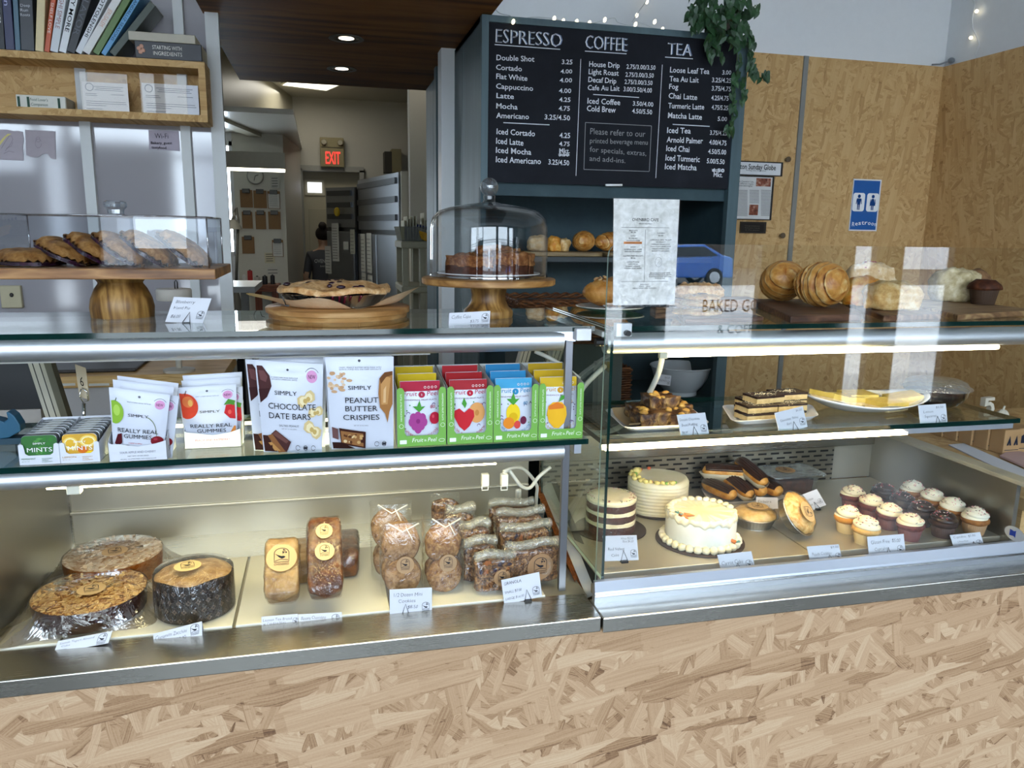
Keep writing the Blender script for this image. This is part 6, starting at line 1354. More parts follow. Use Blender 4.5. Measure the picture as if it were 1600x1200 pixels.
# hinged clear box
bc = Vector((1.262, 1.845, RD)); t = thing('clamshell_box', 'clear plastic lidded box with dark cake and round sticker by the punched panel', 'food box', bc)
def bx(k0, k1, z0, z1, n=6):
    m = MB(); P = [[(x*k, y*k*.62, z) for x, y in rrect(-.074, .074, -.074, .074, .018)] for k, z in ((k0, z0), (k1, z1))]
    a = [m.bm.verts.new(Vector(p)) for p in P[0]]; b = [m.bm.verts.new(Vector(p)) for p in P[1]]
    for i in range(len(a)): j = (i+1) % len(a); m.face([a[i], a[j], b[j], b[i]])
    m.face(a[::-1]); return m
PET = clear('eef0f0', .09, .03, haze=.05, bump=.25)
bx(.80, 1.0, .002, .064).obj('box', PET, t, world=False); m = MB(); P = rrect(-.085, .085, -.060, .060, .02); m.prism(P, (0, 0, .064), X, Y, .0015); m.obj('lid', clear('e6eaec', .10, .04, haze=.05, bump=.2), t, world=False)
m = MB(); m.tube([Vector((x, y, .0648)) for x, y in P+P[:1]], .0022, 6); m.obj('rim', clear('b8c0c4', .3, .05), t, world=False, smooth=True)
m = MB(); m.box(-.055, .055, -.034, .034, .004, .045); bmesh.ops.subdivide_edges(m.bm, edges=m.bm.edges[:], cuts=5, use_grid_fill=True); m.disp(.003, 50, 4); m.obj('dark_cake', CAKEB, t, world=False, smooth=True)
sticker(t, bc+Vector((-.008, .008, .0665)), .027, X, Y, plain('b89468', .75))
# two small pies in foil tins
def small_pie(lab, c, R3, top, seed):
    t = thing('small_pie', lab, 'pie', c, 'small pies in foil tins'); r = .054; M_ = R3.to_4x4()
    m = MB(); m.lathe([(0, 0), (r*.74, 0), (r*.78, .002), (r*.97, .027), (r*1.06, .0285), (r*1.07, .0272)], n=150, sq=lambda a, q, z: q*(1+.012*math.sin(a*38)*(z > .001))); m.move(M_); m.obj('foil_tin', metal('d0cdc8', .3, (1, 1, 1), 30, .12, .3), t, world=False, smooth=True)
    m = MB(); m.lathe([(r*.99, .028), (r*.97, .033), (r*.85, .0385), (r*.6, .043), (r*.3, .045), (0, .046)], n=60); m.disp(.0042, 60, seed, 4); m.move(M_); m.obj('crust', top, t, world=False, smooth=True)
    m = MB(); m.lathe([(r*1.06, .0295), (r*.93, .040), (r*.6, .0475), (0, .0505)], n=60); m.disp(.0008, 60, seed); m.move(M_); m.obj('film', clear('fbfaf8', .025, .08, bump=.6, bscale=50), t, world=False, smooth=True)
    sticker(t, Vector(c)+R3 @ Vector((.004, -.004, .0512)), .0255, R3 @ Vector((.96, -.28, 0)), R3 @ Vector((.28, .96, 0)), plain('c8a878', .75)); return t
COB = mottled(((.25, '9a6a34'), (.42, 'c89a54'), (.58, 'e0c286'), (.75, 'f0e0b8')), 45, .5, .4, .6, .003, dist=.8, name='cobbler_crust')
small_pie('small pie lying flat in a foil tin beside the carrot cake', (1.035, 1.642, RD), Matrix.Identity(3), mottled(((.3, 'c09050'), (.5, 'dab878'), (.75, 'eed6a8')), 40, .45, name='golden_crust'), 2)
R3 = Matrix.Rotation(-.98, 3, 'Z') @ Matrix.Rotation(math.radians(54), 3, 'Y')
small_pie('small pie propped on edge in a foil tin leaning on the flat one', (1.092, 1.580, RD+.040), R3, COB, 5)
# fourteen cupcakes in a grid
def cupcake(lab, c, paper, cake, fr, fr_h, seed, swirl=True, spr=40):
    t = thing('cupcake', lab, 'cupcake', c, 'cupcakes on the right deck'); r = .0285
    MB().lathe([(0, 0), (r*.76, 0), (r*.78, .001), (r*.98, .030), (r*.96, .030)], n=108, sq=lambda a, q, z: q*(1+.022*math.sin(a*36))).obj('paper_cup', paper, t, world=False, smooth=True)
    m = MB(); m.lathe([(r*.94, .027), (r*1.12, .031), (r*1.16, .036), (r*1.08, .041), (r*.8, .044), (0, .045)], n=44); m.disp(.0013, 70, seed); m.obj('cake', cake, t, world=False, smooth=True)
    m = MB(); ph = seed*.7
    def fn(u, v):
        a = 2*PI*u; k = (a/(2*PI)+v*1.9+ph) % 1.0
        q = r*1.03*max(0, (1-v**2.1))**.62*(1+.085*math.cos(2*PI*k)); return Vector((q*math.cos(a)*(1 if v < .98 else 1), q*math.sin(a), .041+fr_h*v+.0015*math.sin(2*PI*k)*(1-v)))
    m.grid(fn, 48, 18, cu=True); m.obj('frosting', fr, t, world=False, smooth=True)
    def sp(rn): a, v = rn.uniform(0, 6.28), rn.uniform(.35, .97); q = fn(a/6.283, v); return q + Vector((0, 0, .0008))
    sprinkles(t, spr, sp, seed, .0042, .0008, SPRC)
SPRC = [plain(c, .4) for c in ('c8505a', 'ece4d8', '4a3a34', 'e4a0a8', '55504e')]
VFR = plain('f0e6c4', .45, vary=.01); WFR = plain('ece8d4', .45, vary=.01); CFR = plain('2b1a16', .3, coat=.2)
VAN = mottled(((.3, 'c08a3c'), (.6, 'dcb268'), (.8, 'e8c88c')), 50, .7, name='vanilla_cake'); VPAP = plain('e0c78c', .6); GFO = mottled(((.3, 'b8741c'), (.6, 'd89a3c'), (.8, 'e6b468')), 50, .7, name='orange_cake')
MAR = mottled(((.3, '4a1c1a'), (.6, '6b302a'), (.8, '7d4038')), 60, .8, name='maroon_cake'); MPAP = plain('6e3c38', .65); CHK = mottled(((.3, '20120e'), (.7, '3c241a')), 60, .7, name='chocolate_cake'); CPAP = plain('4a352e', .65); TAN = mottled(((.3, '7a4a22'), (.6, 'a06a34'), (.8, 'b88448')), 60, .7, name='brown_cake'); TPAP = plain('a5825c', .65)
xs4 = (1.236, 1.36, 1.455, 1.548); ys4 = (1.485, 1.557, 1.626, 1.697)
rows = ('nearest the glass', 'second row from the glass', 'third row from the glass', 'back row')
for col, (nm, kinds) in enumerate((('vanilla cupcake with cream frosting', ((VPAP, VAN, VFR), (VPAP, GFO, VFR))), ('red velvet cupcake with cream frosting', ((MPAP, MAR, VFR),)*4), ('chocolate cupcake with dark frosting', ((CPAP, CHK, CFR),)*4), ('brown cupcake with white frosting', ((TPAP, TAN, WFR),)*4))):
    for row in range(len(kinds)):
        pa, ca, fr = kinds[row]; cupcake('%s, %s' % (nm, rows[row]), (xs4[col]+(.004 if row == 1 and col == 0 else 0), ys4[row], RD), pa, ca, fr, .024+(.003 if col in (0, 3) else 0), col*5+row, True, 46)
cg2 = [('red velvet cake price card at the left glass corner', (945, 877), (998, 875), (943, 839), 1.470, [('Whole $52.00', .52, .84, .10, .36), ('Slice $6.00', .56, .72, .10, .32), ('Red Velvet', .12, .42, .13, .48), ('Cake', .2, .18, .12, .22)], .56, (.86, .28, .17)),
       ('carrot cake price card below the white carrot cake', (1127, 893), (1180, 887), (1122, 868), 1.440, [('Carrot Cake', .06, .36, .26, .62)], .5, (.85, .28, .18)),
       ('eclairs price card between the eclair pile and the small pies', (1182, 794), (1216, 795), (1182, 777), 1.70, [('Eclairs', .08, .52, .26, .6), ('$4.50', .3, .1, .22, .3)], None, None),
       ('cake slice price card in a wire holder below the clear plastic box', (1260, 801), (1291, 789), (1247, 777), 1.70, [('Chocolate', .12, .55, .15, .5), ('Cake Slice', .22, .25, .15, .5)], .55, (.84, .34, .18)),
       ('peach cobbler price card below the two foil pies', (1266, 879), (1316, 875), (1262, 855), 1.438, [('$9.00', .72, .78, .15, .24), ('Peach Cobbler', .10, .40, .22, .62)], .62, (.9, .26, .16)),
       ('gluten free cupcakes price card below the vanilla cupcakes', (1358, 870), (1415, 865), (1357, 840), 1.438, [('Gluten Free  $5.00', .08, .62, .20, .8), ('Cupcakes', .16, .28, .18, .38)], .52, (.86, .26, .15)),
       ('cupcakes price card below the chocolate cupcakes', (1491, 858), (1538, 853), (1486, 837), 1.438, [('Cupcakes  $5.00', .08, .74, .17, .72), ('- Chocolate', .12, .44, .13, .4), ('- Red Velvet', .12, .18, .13, .42)], .66, (.86, .26, .16))]
for lab, bl, br, tl, y, ln, wi, lg in cg2: card(lab, bl, br, tl, y, ln, wi, lg, tilt=.1, faint='55565c')
# ================================================================== side counter at the right
t = thing('side_counter', 'strand board counter at the right of the case with papers and boxes', 'counter', (2.1, 1.75, 0))
MB().box(1.645, 2.6, 1.44, 2.3, .97, 1.0).obj('worktop', osb('xy', OSB_BACK, 1.2), t); MB().box(1.66, 2.6, 1.46, 2.28, 0, .97).obj('body', osb('xz', OSB_BACK, 1.2), t)
CW = 1.0005
t = thing('paper_sheet', 'white printed sheets lying along the edge of the side counter', 'paper', at(1540, 715, z=CW))
MB().poly([at(1486, 693, z=CW+.002), at(1505, 695, z=CW+.002), at(1600, 740, z=CW+.002), at(1600, 752, z=CW+.002)]) if False else None
MB().prism([(p.x, p.y) for p in (at(1482, 696, z=CW), at(1506, 694, z=CW), at(1600, 735, z=CW), at(1600, 753, z=CW))], (0, 0, CW), X, Y, .003).obj('sheets', PAPER, t)
t = thing('booklet', 'pink and white booklet lying on the papers of the side counter', 'booklet', at(1580, 720, z=CW)); MB().prism([(p.x, p.y) for p in (at(1562, 716, z=CW), at(1580, 706, z=CW), at(1640, 722, z=CW), at(1640, 750, z=CW))], (0, 0, CW+.0031), X, Y, .006).obj('pages', plain('c9a8a4', .5), t)
KBOX = plain('b08a5e', .7)
for i, (px, lab, mk) in enumerate(((1574, 'kraft cracker box with two dark triangles at the front of its row', 'tri'), (1595, 'kraft box with a dark house mark at the right picture edge', 'house'))):
    a = at(px-8, 711 if i == 0 else 708, z=CW); t = thing('kraft_box', lab, 'box', a+Vector((.03, .03, 0)), 'kraft boxes on the side counter')
    MB().box(a.x, a.x+.058, a.y, a.y+.05, CW, CW+.075).obj('box', KBOX, t, bev=.002); O = Vector((a.x, a.y-.0008, CW)); q = MB()
    if mk == 'tri':
        for k in (.010, .034): q.flat([(k, .028), (k+.009, .058), (k+.016, .028), (k+.010, .028), (k+.0085, .036), (k+.006, .028)], O, X, Z)
    else: q.flat([(.012, .03), (.046, .03), (.046, .052), (.029, .062), (.012, .052)], O, X, Z)
    q.stroke([(.004, .014), (.054, .014)], .002, O, X, Z); q.obj('mark', ink('1d2436'), t)
    if i == 0:
        for k in range(1, 5): dup(t, t.location+Vector((-.006*k, .052*k, 0)), label='kraft cracker box, %s of its receding row' % ('second', 'third', 'fourth', 'rearmost')[k-1])
# pale wooden numeral and pumpkin figures behind the shelf end
t = thing('numeral_figure', 'pale cut-out numeral five figure standing behind the lidded bowl', 'figure', at(1550, 640, y=2.0)); b = at(1537, 648, y=2.0); q = MB()
five = [(0, .058), (0, .030), (.012, .034), (.022, .034), (.028, .026), (.026, .014), (.014, .009), (0, .012), (0, 0), (.016, -.002), (.034, .006), (.040, .022), (.034, .038), (.022, .046), (.012, .044), (.012, .050), (.036, .050), (.036, .060)]
BASEZ = 1.0; hz = b.z-.004
q.prism(five, (b.x, 2.0, hz), X, Z, -.02); q.box(b.x, b.x+.036, 1.98, 2.02, 1.0, hz); q.obj('figure', plain('cfc6b4', .7), t)
t = thing('pumpkin_figure', 'pale carved pumpkin figure beside the numeral figure', 'figure', at(1565, 655, y=2.0)); c = at(1566, 650, y=2.0); q = MB(); q.ell(c, .021, .016, .022, 24, 14, f=lambda p, d: p*(1+.06*math.cos(8*math.atan2(d.y, d.x)))); q.tube([c+Z*.020, c+Z*.034+X*.004], [.004, .003], 8); q.obj('pumpkin', plain('cfc6b4', .7), t, smooth=True); MB().box(c.x-.015, c.x+.015, 1.985, 2.015, 1.0, c.z-.018).obj('stand', plain('cfc6b4', .7), t)
# ================================================================== teal cabinet with the chalkboard menu
TEAL = mottled(((.3, '3f5258'), (.55, '4d6268'), (.8, '5a7076')), 9, .5, .4, .1, .002, stretch=(1, 1, .1), name='teal_paint'); TEALD = mottled(((.3, '2c3f47'), (.6, '35494f'), (.8, '3e545b')), 8, .6, .3, .05, .002, name='dark_teal_paint')
BY = 2.80; cl = at(751, 150, y=BY).x; cr = at(1166, 78, y=BY).x+.004; ctz = at(750, 23, y=BY).z
cab = thing('menu_cabinet', 'tall teal painted cabinet carrying the chalkboard menu, open shelf below', 'cabinet', ((cl+cr)/2, 3.05, 0))
bl_, br_, bz0, bz1 = at(762, 150, y=BY).x, at(1150, 90, y=BY).x, at(950, 290, y=BY).z, at(762, 35, y=BY).z
def cp_(n, m, mat, **k): return m.obj(n, mat, cab, **k)
m = MB(); m.box(cl, bl_, BY-.012, BY+.02, bz0-.02, ctz); m.box(br_, cr, BY-.012, BY+.02, .93, ctz); m.box(bl_, br_, BY-.012, BY+.02, bz1, ctz); cp_('board_frame', m, TEAL, bev=.001)
cp_('front_stile', MB().box(cl, cl+.02, BY-.012, BY+.02, .93, bz0-.02), TEALD)
cp_('side_panel', MB().box(cl, cl+.02, BY+.02, 3.17, 0, ctz), TEAL); cp_('side_panel', MB().box(cl, cl+.02, 3.176, 3.66, 0, ctz), TEAL)
cp_('side_panel', MB().box(cr-.02, cr, BY+.02, 3.335, 0, ctz), TEALD)
cp_('top_panel', MB().box(cl, cr, BY+.02, 3.335, ctz-.02, ctz), TEAL)
cp_('back_panel', MB().box(cl+.02, cr-.02, 3.31, 3.334, .93, ctz-.02), TEALD)
cp_('valance', MB().box(cl+.02, cr-.02, BY+.02, BY+.04, bz0-.045, bz0+.05), TEALD)
cp_('bread_shelf', MB().box(cl+.02, cr-.02, 2.93, 3.31, 1.508, 1.527), plain('1f2c31', .5))
cp_('lower_shelf', MB().box(cl+.02, cr-.02, BY, 3.31, .93, .95), TEALD); cp_('lower_front', MB().box(cl+.02, cr-.0005, BY, BY+.02, 0, .93), TEALD)
pst = thing('panel_post', 'teal painted post and panel behind the tall cabinet, beside the kitchen', 'partition', (cl, 3.95, 0)); MB().box(cl-.03, cl+.015, 3.70, 3.76, 0, 2.355).obj('post', TEAL, pst); MB().box(cl+.005, cl+.025, 3.78, 4.04, 0, 2.355).obj('panel', TEAL, pst); MB().box(cl+.005, cl+.025, 4.046, 4.32, 0, 2.355).obj('panel', TEAL, pst)
bd = thing('chalkboard', 'black chalkboard menu with white hand lettering on the teal cabinet', 'chalkboard', ((bl_+br_)/2, BY-.006, bz0))
MB().box(bl_, br_, BY-.004, BY, bz0, bz1).obj('slate', mottled(((.3, '15171d'), (.6, '1b1d24'), (.8, '23252c')), 6, .75, .2, 0, name='slate'), bd)
TY = BY-.004
z3 = lambda x, y: (750+x/3.721, y/3.721)
chalk = MB(); grey = MB(); head = MB(); hl = MB()
def ct(t, x0, y0, x1, y1, h, mb=None, fat=.012): (mb or chalk).ptext(t, z3(x0, y0), z3(x1, y1), h/3.721, TY, fat=fat, jit=.05)
def cl_(x0, y0, x1, y1, w, mb=None):
    a, b = at(*z3(x0, y0), y=TY-.0012), at(*z3(x1, y1), y=TY-.0012); (mb or chalk).stroke([(0, 0), ((b-a).length, 0)], w, a, (b-a).normalized(), Z if abs((b-a).z) < abs((b-a).x) else X)
for t, x0, y0, x1, y1, h in (('ESPRESSO', 90, 248, 472, 273, 82), ('COFFEE', 612, 283, 852, 300, 80), ('TEA', 1088, 318, 1228, 328, 72)):
    ct(t, x0, y0, x1, y1, h, head, -.006); ct(t, x0+6, y0-1, x1+6, y1-1, h, hl, -.02)
for q in ((85, 259, 466, 287), (610, 297, 852, 313), (1076, 332, 1238, 342), (136, 713, 404, 726), (658, 549, 925, 567), (1120, 723, 1335, 735)): cl_(*q, .0028)
for q in ((586, 343, 558, 1022), (1060, 376, 1022, 1035)): cl_(*q, .0022)
for a in ((613, 712, 997, 732), (604, 985, 983, 997)): cl_(*a, .0022, grey)
for a in ((613, 712, 604, 985), (997, 732, 984, 997)): cl_(*a, .0022, grey)
for q in (('Double Shot', 95, 350, 316, 358, 32), ('3.25', 475, 373, 537, 374, 27), ('Cortado', 93, 405, 243, 415, 30), ('4.00', 468, 427, 536, 427, 24), ('Flat White', 94, 458, 275, 470, 31), ('4.00', 463, 479, 535, 479, 25), ('Cappuccino', 93, 515, 309, 528, 30), ('4.00', 459, 540, 530, 541, 26), ('Latte', 95, 570, 197, 576, 30), ('4.25', 460, 592, 526, 593, 26), ('Mocha', 94, 630, 219, 637, 31), ('4.75', 457, 644, 522, 644, 27), ('Americano', 94, 686, 284, 693, 31), ('3.25/4.50', 375, 694, 523, 700, 29),
          ('Iced Cortado', 96, 780, 320, 792, 33), ('4.25', 462, 802, 524, 803, 30), ('Iced Latte', 93, 835, 252, 846, 34), ('4.75', 460, 849, 521, 850, 26), ('Iced Mocha', 92, 888, 298, 900, 33), ('Mkt.', 460, 888, 522, 890, 26), ('5.50', 458, 909, 516, 910, 22), ('Iced Americano', 92, 943, 354, 954, 34), ('3.25/4.50', 397, 956, 518, 962, 30),
          ('House Drip', 634, 387, 812, 395, 31), ('2.75/3.00/3.50', 851, 400, 1020, 406, 26), ('Light Roast', 631, 431, 806, 440, 31), ('2.75/3.00/3.50', 845, 446, 1010, 452, 26), ('Decaf Drip', 629, 477, 792, 486, 31), ('2.75/3.00/3.50', 840, 488, 1003, 495, 26), ('Cafe Au Lait', 626, 524, 811, 528, 30), ('3.00/3.50/4.00', 834, 531, 999, 539, 27), ('Iced Coffee', 624, 602, 815, 611, 33), ('3.50/4.00', 888, 614, 1007, 620, 26), ('Cold Brew', 621, 646, 789, 655, 33), ('4.50/5.50', 884, 658, 1000, 665, 27),
          ('Loose Leaf Tea', 1104, 421, 1333, 431, 32), ('3.00', 1408, 434, 1460, 434, 25), ('Tea Au Lait', 1101, 473, 1271, 480, 31), ('3.25/4.25', 1348, 478, 1460, 482, 27), ('Fog', 1099, 517, 1152, 519, 30), ('3.75/4.75', 1346, 527, 1458, 531, 27), ('Chai Latte', 1096, 572, 1262, 581, 32), ('4.25/4.75', 1344, 582, 1444, 585, 27), ('Turmeric Latte', 1093, 629, 1303, 637, 31), ('4.75/5.25', 1346, 637, 1441, 641, 27), ('Matcha Latte', 1092, 686, 1290, 695, 32), ('5.00', 1381, 703, 1436, 705, 25),
          ('Iced Tea', 1087, 773, 1224, 777, 33), ('3.75/4.25', 1336, 784, 1435, 788, 26), ('Arnold Palmer', 1085, 827, 1295, 835, 32), ('4.00/4.75', 1332, 840, 1432, 846, 28), ('Iced Chai', 1082, 878, 1217, 884, 33), ('4.50/5.00', 1326, 894, 1430, 899, 28), ('Iced Turmeric', 1078, 933, 1277, 943, 34), ('5.00/5.50', 1318, 949, 1421, 955, 28), ('Iced Matcha', 1074, 984, 1259, 990, 33), ('6.50', 1350, 1000, 1420, 1003, 22), ('Mkt.', 1357, 1028, 1410, 1031, 27)): ct(*q)
for y in (896, 902): cl_(456, y, 520, y+2, .0022)
for y in (985, 993): cl_(1348, y, 1420, y+3, .0022)
for q in (('Please refer to our', 640, 780, 960, 796, 36), ('printed beverage menu', 639, 832, 975, 842, 30), ('for specials, extras,', 638, 882, 966, 906, 30), ('and add-ins.', 636, 935, 845, 948, 30)): ct(*q, grey, .0)
chalk.obj('chalk_lettering', plain('dfe3ea', .9), bd); grey.obj('grey_lettering', plain('8d8f92', .9), bd); head.obj('heading_lettering', plain('eceff4', .9), bd); hl.obj('heading_shadow', plain('7f93b4', .9), bd)
a, b = at(946, 290.5, y=BY-.008), at(972, 290.5, y=BY-.008); t = thing('chalk_stick', 'white stick of chalk on the lower edge of the chalkboard', 'chalk', a); MB().tube([a+Z*.003, b+Z*.003], .0042, 10).obj('stick', plain('f0f0f0', .8), t, smooth=True)
# breads on the cabinet shelf and the white bowl
SZ = 1.5275
for i, (x0, x1, lab) in enumerate(((792, 946, 'long wooden board under the rolls on the cabinet shelf'), (951, 1040, 'wooden board under the croissants on the cabinet shelf'))):
    a, b = at(x0, 398, z=SZ+.015), at(x1, 398, z=SZ+.015); y0 = 2.96; a.x, b.x = at(x0, 398, y=y0).x, at(x1, 398, y=y0).x; t = thing('wooden_board', lab, 'board', ((a.x+b.x)/2, 3.05, SZ), 'boards on the cabinet shelf'); MB().prism(rrect(a.x, b.x, y0, 3.16, .04, 6), (0, 0, SZ), X, Y, .018).obj('slab', wood('5c4a30', '7f6a48', 'a08a62', 6, .5, 'x'), t, bev=.004)
def sx(px): return at(px, 392, y=3.05).x
blob('scone', 'crumbly scone on the cabinet shelf seen through the glass dome', 'scone', (sx(842), 3.06, SZ+.0185), .045, .04, .062, SCON, .008, 36, 31, 'pastries on the cabinet shelf')
blob('savoury_roll', 'golden egg-washed roll on the cabinet shelf beside the dome edge', 'roll', (sx(860), 3.0, SZ+.0185), .028, .03, .06, ORNG, .005, 40, 33, 'pastries on the cabinet shelf')
blob('savoury_roll', 'pale lumpy roll on the cabinet shelf left of the croissants', 'roll', (sx(876), 3.03, SZ+.0185), .030, .03, .053, CRUSTP, .007, 44, 35, 'pastries on the cabinet shelf')
croissant('croissant', 'left croissant on the cabinet shelf above the almond croissant', Vector((sx(913), 3.06, SZ+.0185)), .11, .047, math.radians(80), .1, None, 'pastries on the cabinet shelf', 12, .08)
croissant('croissant', 'right croissant on the cabinet shelf beside the menu card', Vector((sx(955), 3.06, SZ+.0185)), .13, .046, math.radians(30), .0, None, 'pastries on the cabinet shelf', 14, .15)
bwl = at(1063, 622, y=2.98); bwl.z = .95; q = at(1063, 600, y=2.98); t = thing('serving_bowl', 'large white footed bowl on the lower cabinet shelf, seen through the case', 'bowl', (q.x, 2.98, .95))
MB().lathe([(0, .012), (.062, .012), (.066, 0), (.070, 0), (.070, .016), (.092, .040), (.116, .080), (.128, .118), (.134, .121), (.131, .125), (.120, .118), (.108, .082), (.085, .046), (.05, .026), (0, .024)], (q.x, 2.98, .95), 56).obj('bowl', plain('c8ccd0', .3, coat=.2), t, smooth='auto')
card('small handwritten card leaning on the white bowl', (1025, 600), (1047, 603), (1027, 584), 2.83, [('$4.50', .55, .66, .22, .34), ('BREAD', .1, .34, .22, .6)], None, (.85, .3, .18), th=.0008)
basket('wicker_basket', 'dark wicker basket behind the left end of the glass case', at(952, 620, y=2.5).x, at(976, 620, y=2.5).x+.02, 2.5, 2.7, at(960, 650, y=2.5).z, at(960, 580, y=2.5).z)
t = thing('work_table', 'dark teal work table carrying the wicker baskets behind the cases', 'table', (.82, 2.45, 0)); wt = at(960, 650, y=2.5).z-.006
MB().box(.50, 1.08, 2.14, 2.72, wt-.03, wt).obj('table_top', TEALD, t)
for x in (.52, 1.04):
    for y in (2.16, 2.68): MB().box(x, x+.03, y, y+.03, 0, wt-.03).obj('leg', TEALD, t)
t = thing('basket_riser', 'dark box lifting the braided basket behind the domed stand', 'box', (.72, 2.3, wt)); MB().box(.57, .88, 2.18, 2.43, wt, 1.294).obj('box', plain('20302f', .6), t)
# ================================================================== on the strand board wall
WY = 3.334
def wpos(px, py, y=WY): return at(px, py, y=y)
def frame_box(t, x0, y0, x1, y1, y, mat, name='backing', d=.004):
    a, b = at(x0, y1, y=y), at(x1, y0, y=y); return MB().box(a.x, b.x, y-d, y, a.z, b.z).obj(name, mat, t)
PY = 3.325
t = thing('newspaper_banner', 'framed newspaper title strip on the strand board wall', 'picture', wpos(1186, 272)); frame_box(t, 1140, 254, 1222, 273, PY+.008, plain('1d1d1f', .4), 'frame', .010); frame_box(t, 1141, 255.5, 1220.5, 271.5, PY-.003, plain('dfe1e4', .5), 'paper', .001)
m = MB(); m.ptext('Boston Sunday Globe', (1145, 263.5), (1212, 266), 8.5, PY-.005, fat=.01); m.ptext('Printing news of distinction', (1166, 267), (1197, 268), 2, PY-.005); m.ptext('xxxx', (1215, 263), (1219, 263), 1.5, PY-.005) if False else None; m.obj('lettering', ink('17171a'), t)
t = thing('newspaper_clipping', 'framed newspaper article with food photos on the strand board wall', 'picture', wpos(1180, 340)); frame_box(t, 1146, 276, 1208.5, 343, PY+.008, plain('1a1a1c', .4), 'frame', .010); frame_box(t, 1147, 277.5, 1207, 341.5, PY-.003, plain('d6d6d4', .5), 'paper', .001)
m = MB()
for i, s_ in enumerate(('At Ovenbird Cafe,', 'a different maple', 'takes even higher')): m.ptext(s_, (1154, 284.5+i*3.2), (1178-i, 285.5+i*3.2), 2.6, PY-.005)
for c0, c1 in ((1151, 1168), (1171, 1186), (1189, 1205)):
    for k in range(24):
        y = 297+k*1.8
        if (c0 == 1171 and y > 318) or y > 338: continue
        a, b = at(c0, y, y=PY-.005), at(c1, y+.4, y=PY-.005); m.stroke([(0, 0), ((b-a).length, 0)], .0016, a, (b-a).normalized(), Z)
m.obj('article_text', ink('55555a'), t)
m = MB()
for q in (((1181, 279), (1205, 291)), ((1170, 320), (1185, 336))): a, b = at(q[0][0], q[1][1], y=PY-.0045), at(q[1][0], q[0][1], y=PY-.0045); m.box(a.x, b.x, PY-.005, PY-.0045, a.z, b.z)
m.obj('food_photo', mottled(((.3, '3a1a14'), (.5, '8a4a34'), (.7, 'c9a892')), 40, .5, bump=0, name='food_photo'), t)
t = thing('plaque', 'small black plaque below the framed newspaper article', 'plaque', wpos(1175, 360)); frame_box(t, 1155, 347, 1196, 364, PY+.008, plain('2a2420', .35), 'backing', .010); frame_box(t, 1157, 349, 1194, 362, PY-.003, plain('0c0c0d', .3), 'plate', .001); m = MB()
for i, s_ in enumerate(('Congratulations', 'from your friends', 'at the paper')): m.ptext(s_, (1164, 353.5+i*3.2), (1187, 354+i*3.2), 1.8, PY-.005)
m.obj('lettering', ink('6a665e'), t)
t = thing('restroom_sign', 'blue restroom sign with two white figures panels on the strand board wall', 'sign', wpos(1350, 359)); frame_box(t, 1325.5, 281, 1377, 360.5, WY, plain('e4e6ea', .4), 'border', .004); frame_box(t, 1327.5, 283, 1375.5, 358.5, WY-.004, plain('1c5ea8', .4), 'panel', .001)
m = MB(); O = at(1331, 330, y=WY-.006); e = at(1371, 330, y=WY-.006); w_ = e.x-O.x; hh = at(1331, 301, y=WY-.006).z-O.z
m.flat(rrect(0, w_*.46, 0, hh, .012), O, X, Z); m.flat(rrect(w_*.54, w_, 0, hh, .012), O, X, Z); m.obj('figure_panel', ink('eef0f2'), t)
m = MB(); O2 = O-Y*.001
for k, dress in ((.23, 0), (.77, 1)):
    cx = w_*k; m.flat(circ(.0085, 14, cx, hh*.82), O2, X, Z); m.flat([(cx-.008, hh*.36), (cx-.012, hh*.70), (cx+.012, hh*.70), (cx+.008, hh*.36)] if not dress else [(cx-.016, hh*.32), (cx-.006, hh*.70), (cx+.006, hh*.70), (cx+.016, hh*.32)], O2, X, Z)
    for s_ in (-1, 1): m.flat([(cx+s_*.0015, hh*.08), (cx+s_*.0065, hh*.08), (cx+s_*.007, hh*.38), (cx+s_*.001, hh*.38)], O2-Y*.0004, X, Z); m.flat([(cx+s_*.013, hh*.68), (cx+s_*.016, hh*.40), (cx+s_*.0125, hh*.40), (cx+s_*.0095, hh*.66)], O2-Y*.0008, X, Z)
m.obj('figure', ink('17407c'), t)
m = MB(); n = 8; s_ = 'Restroom'
for i, ch in enumerate(s_): px = 1331+i*5.0; m.ptext(ch, (px, 352-3.2*math.sin(PI*(i+.5)/8)+2), (px+4.1, 352-3.2*math.sin(PI*(i+.5)/8)+2), 6.5, WY-.005, fat=.01)
m.obj('lettering', ink('eef0f2'), t)
for px, py, lab in ((1228, 249.5, 'upper round steel standoff above the newspaper frames'), (1219.5, 368, 'lower round steel standoff beside the black plaque')):
    c = wpos(px, py); t = thing('standoff', lab, 'standoff', c, 'steel standoffs on the wall'); MB().lathe([(0, 0), (.008, 0), (.008, .014), (.0125, .015), (.013, .022), (.012, .024), (0, .024)], c, 20, rotm(x=PI/2)).obj('knob', metal('8f8f92', .2, amt=.02), t, smooth='auto')
c = wpos(1481, 101); t = thing('conduit_fitting', 'grey round cable fitting at the top corner of the strand boards', 'cable fitting', c); MB().ell(c+Vector((-.01, -.03, .012)), .016, .016, .014, 14, 10).obj('fitting', plain('6e747a', .4), t, smooth=True); MB().tube([wpos(1456, 101, 3.33), wpos(1468, 100.5, 3.32), c+Vector((-.01, -.03, .012))], .004, 8).obj('cable', plain('8a8e92', .5), t, smooth=True)
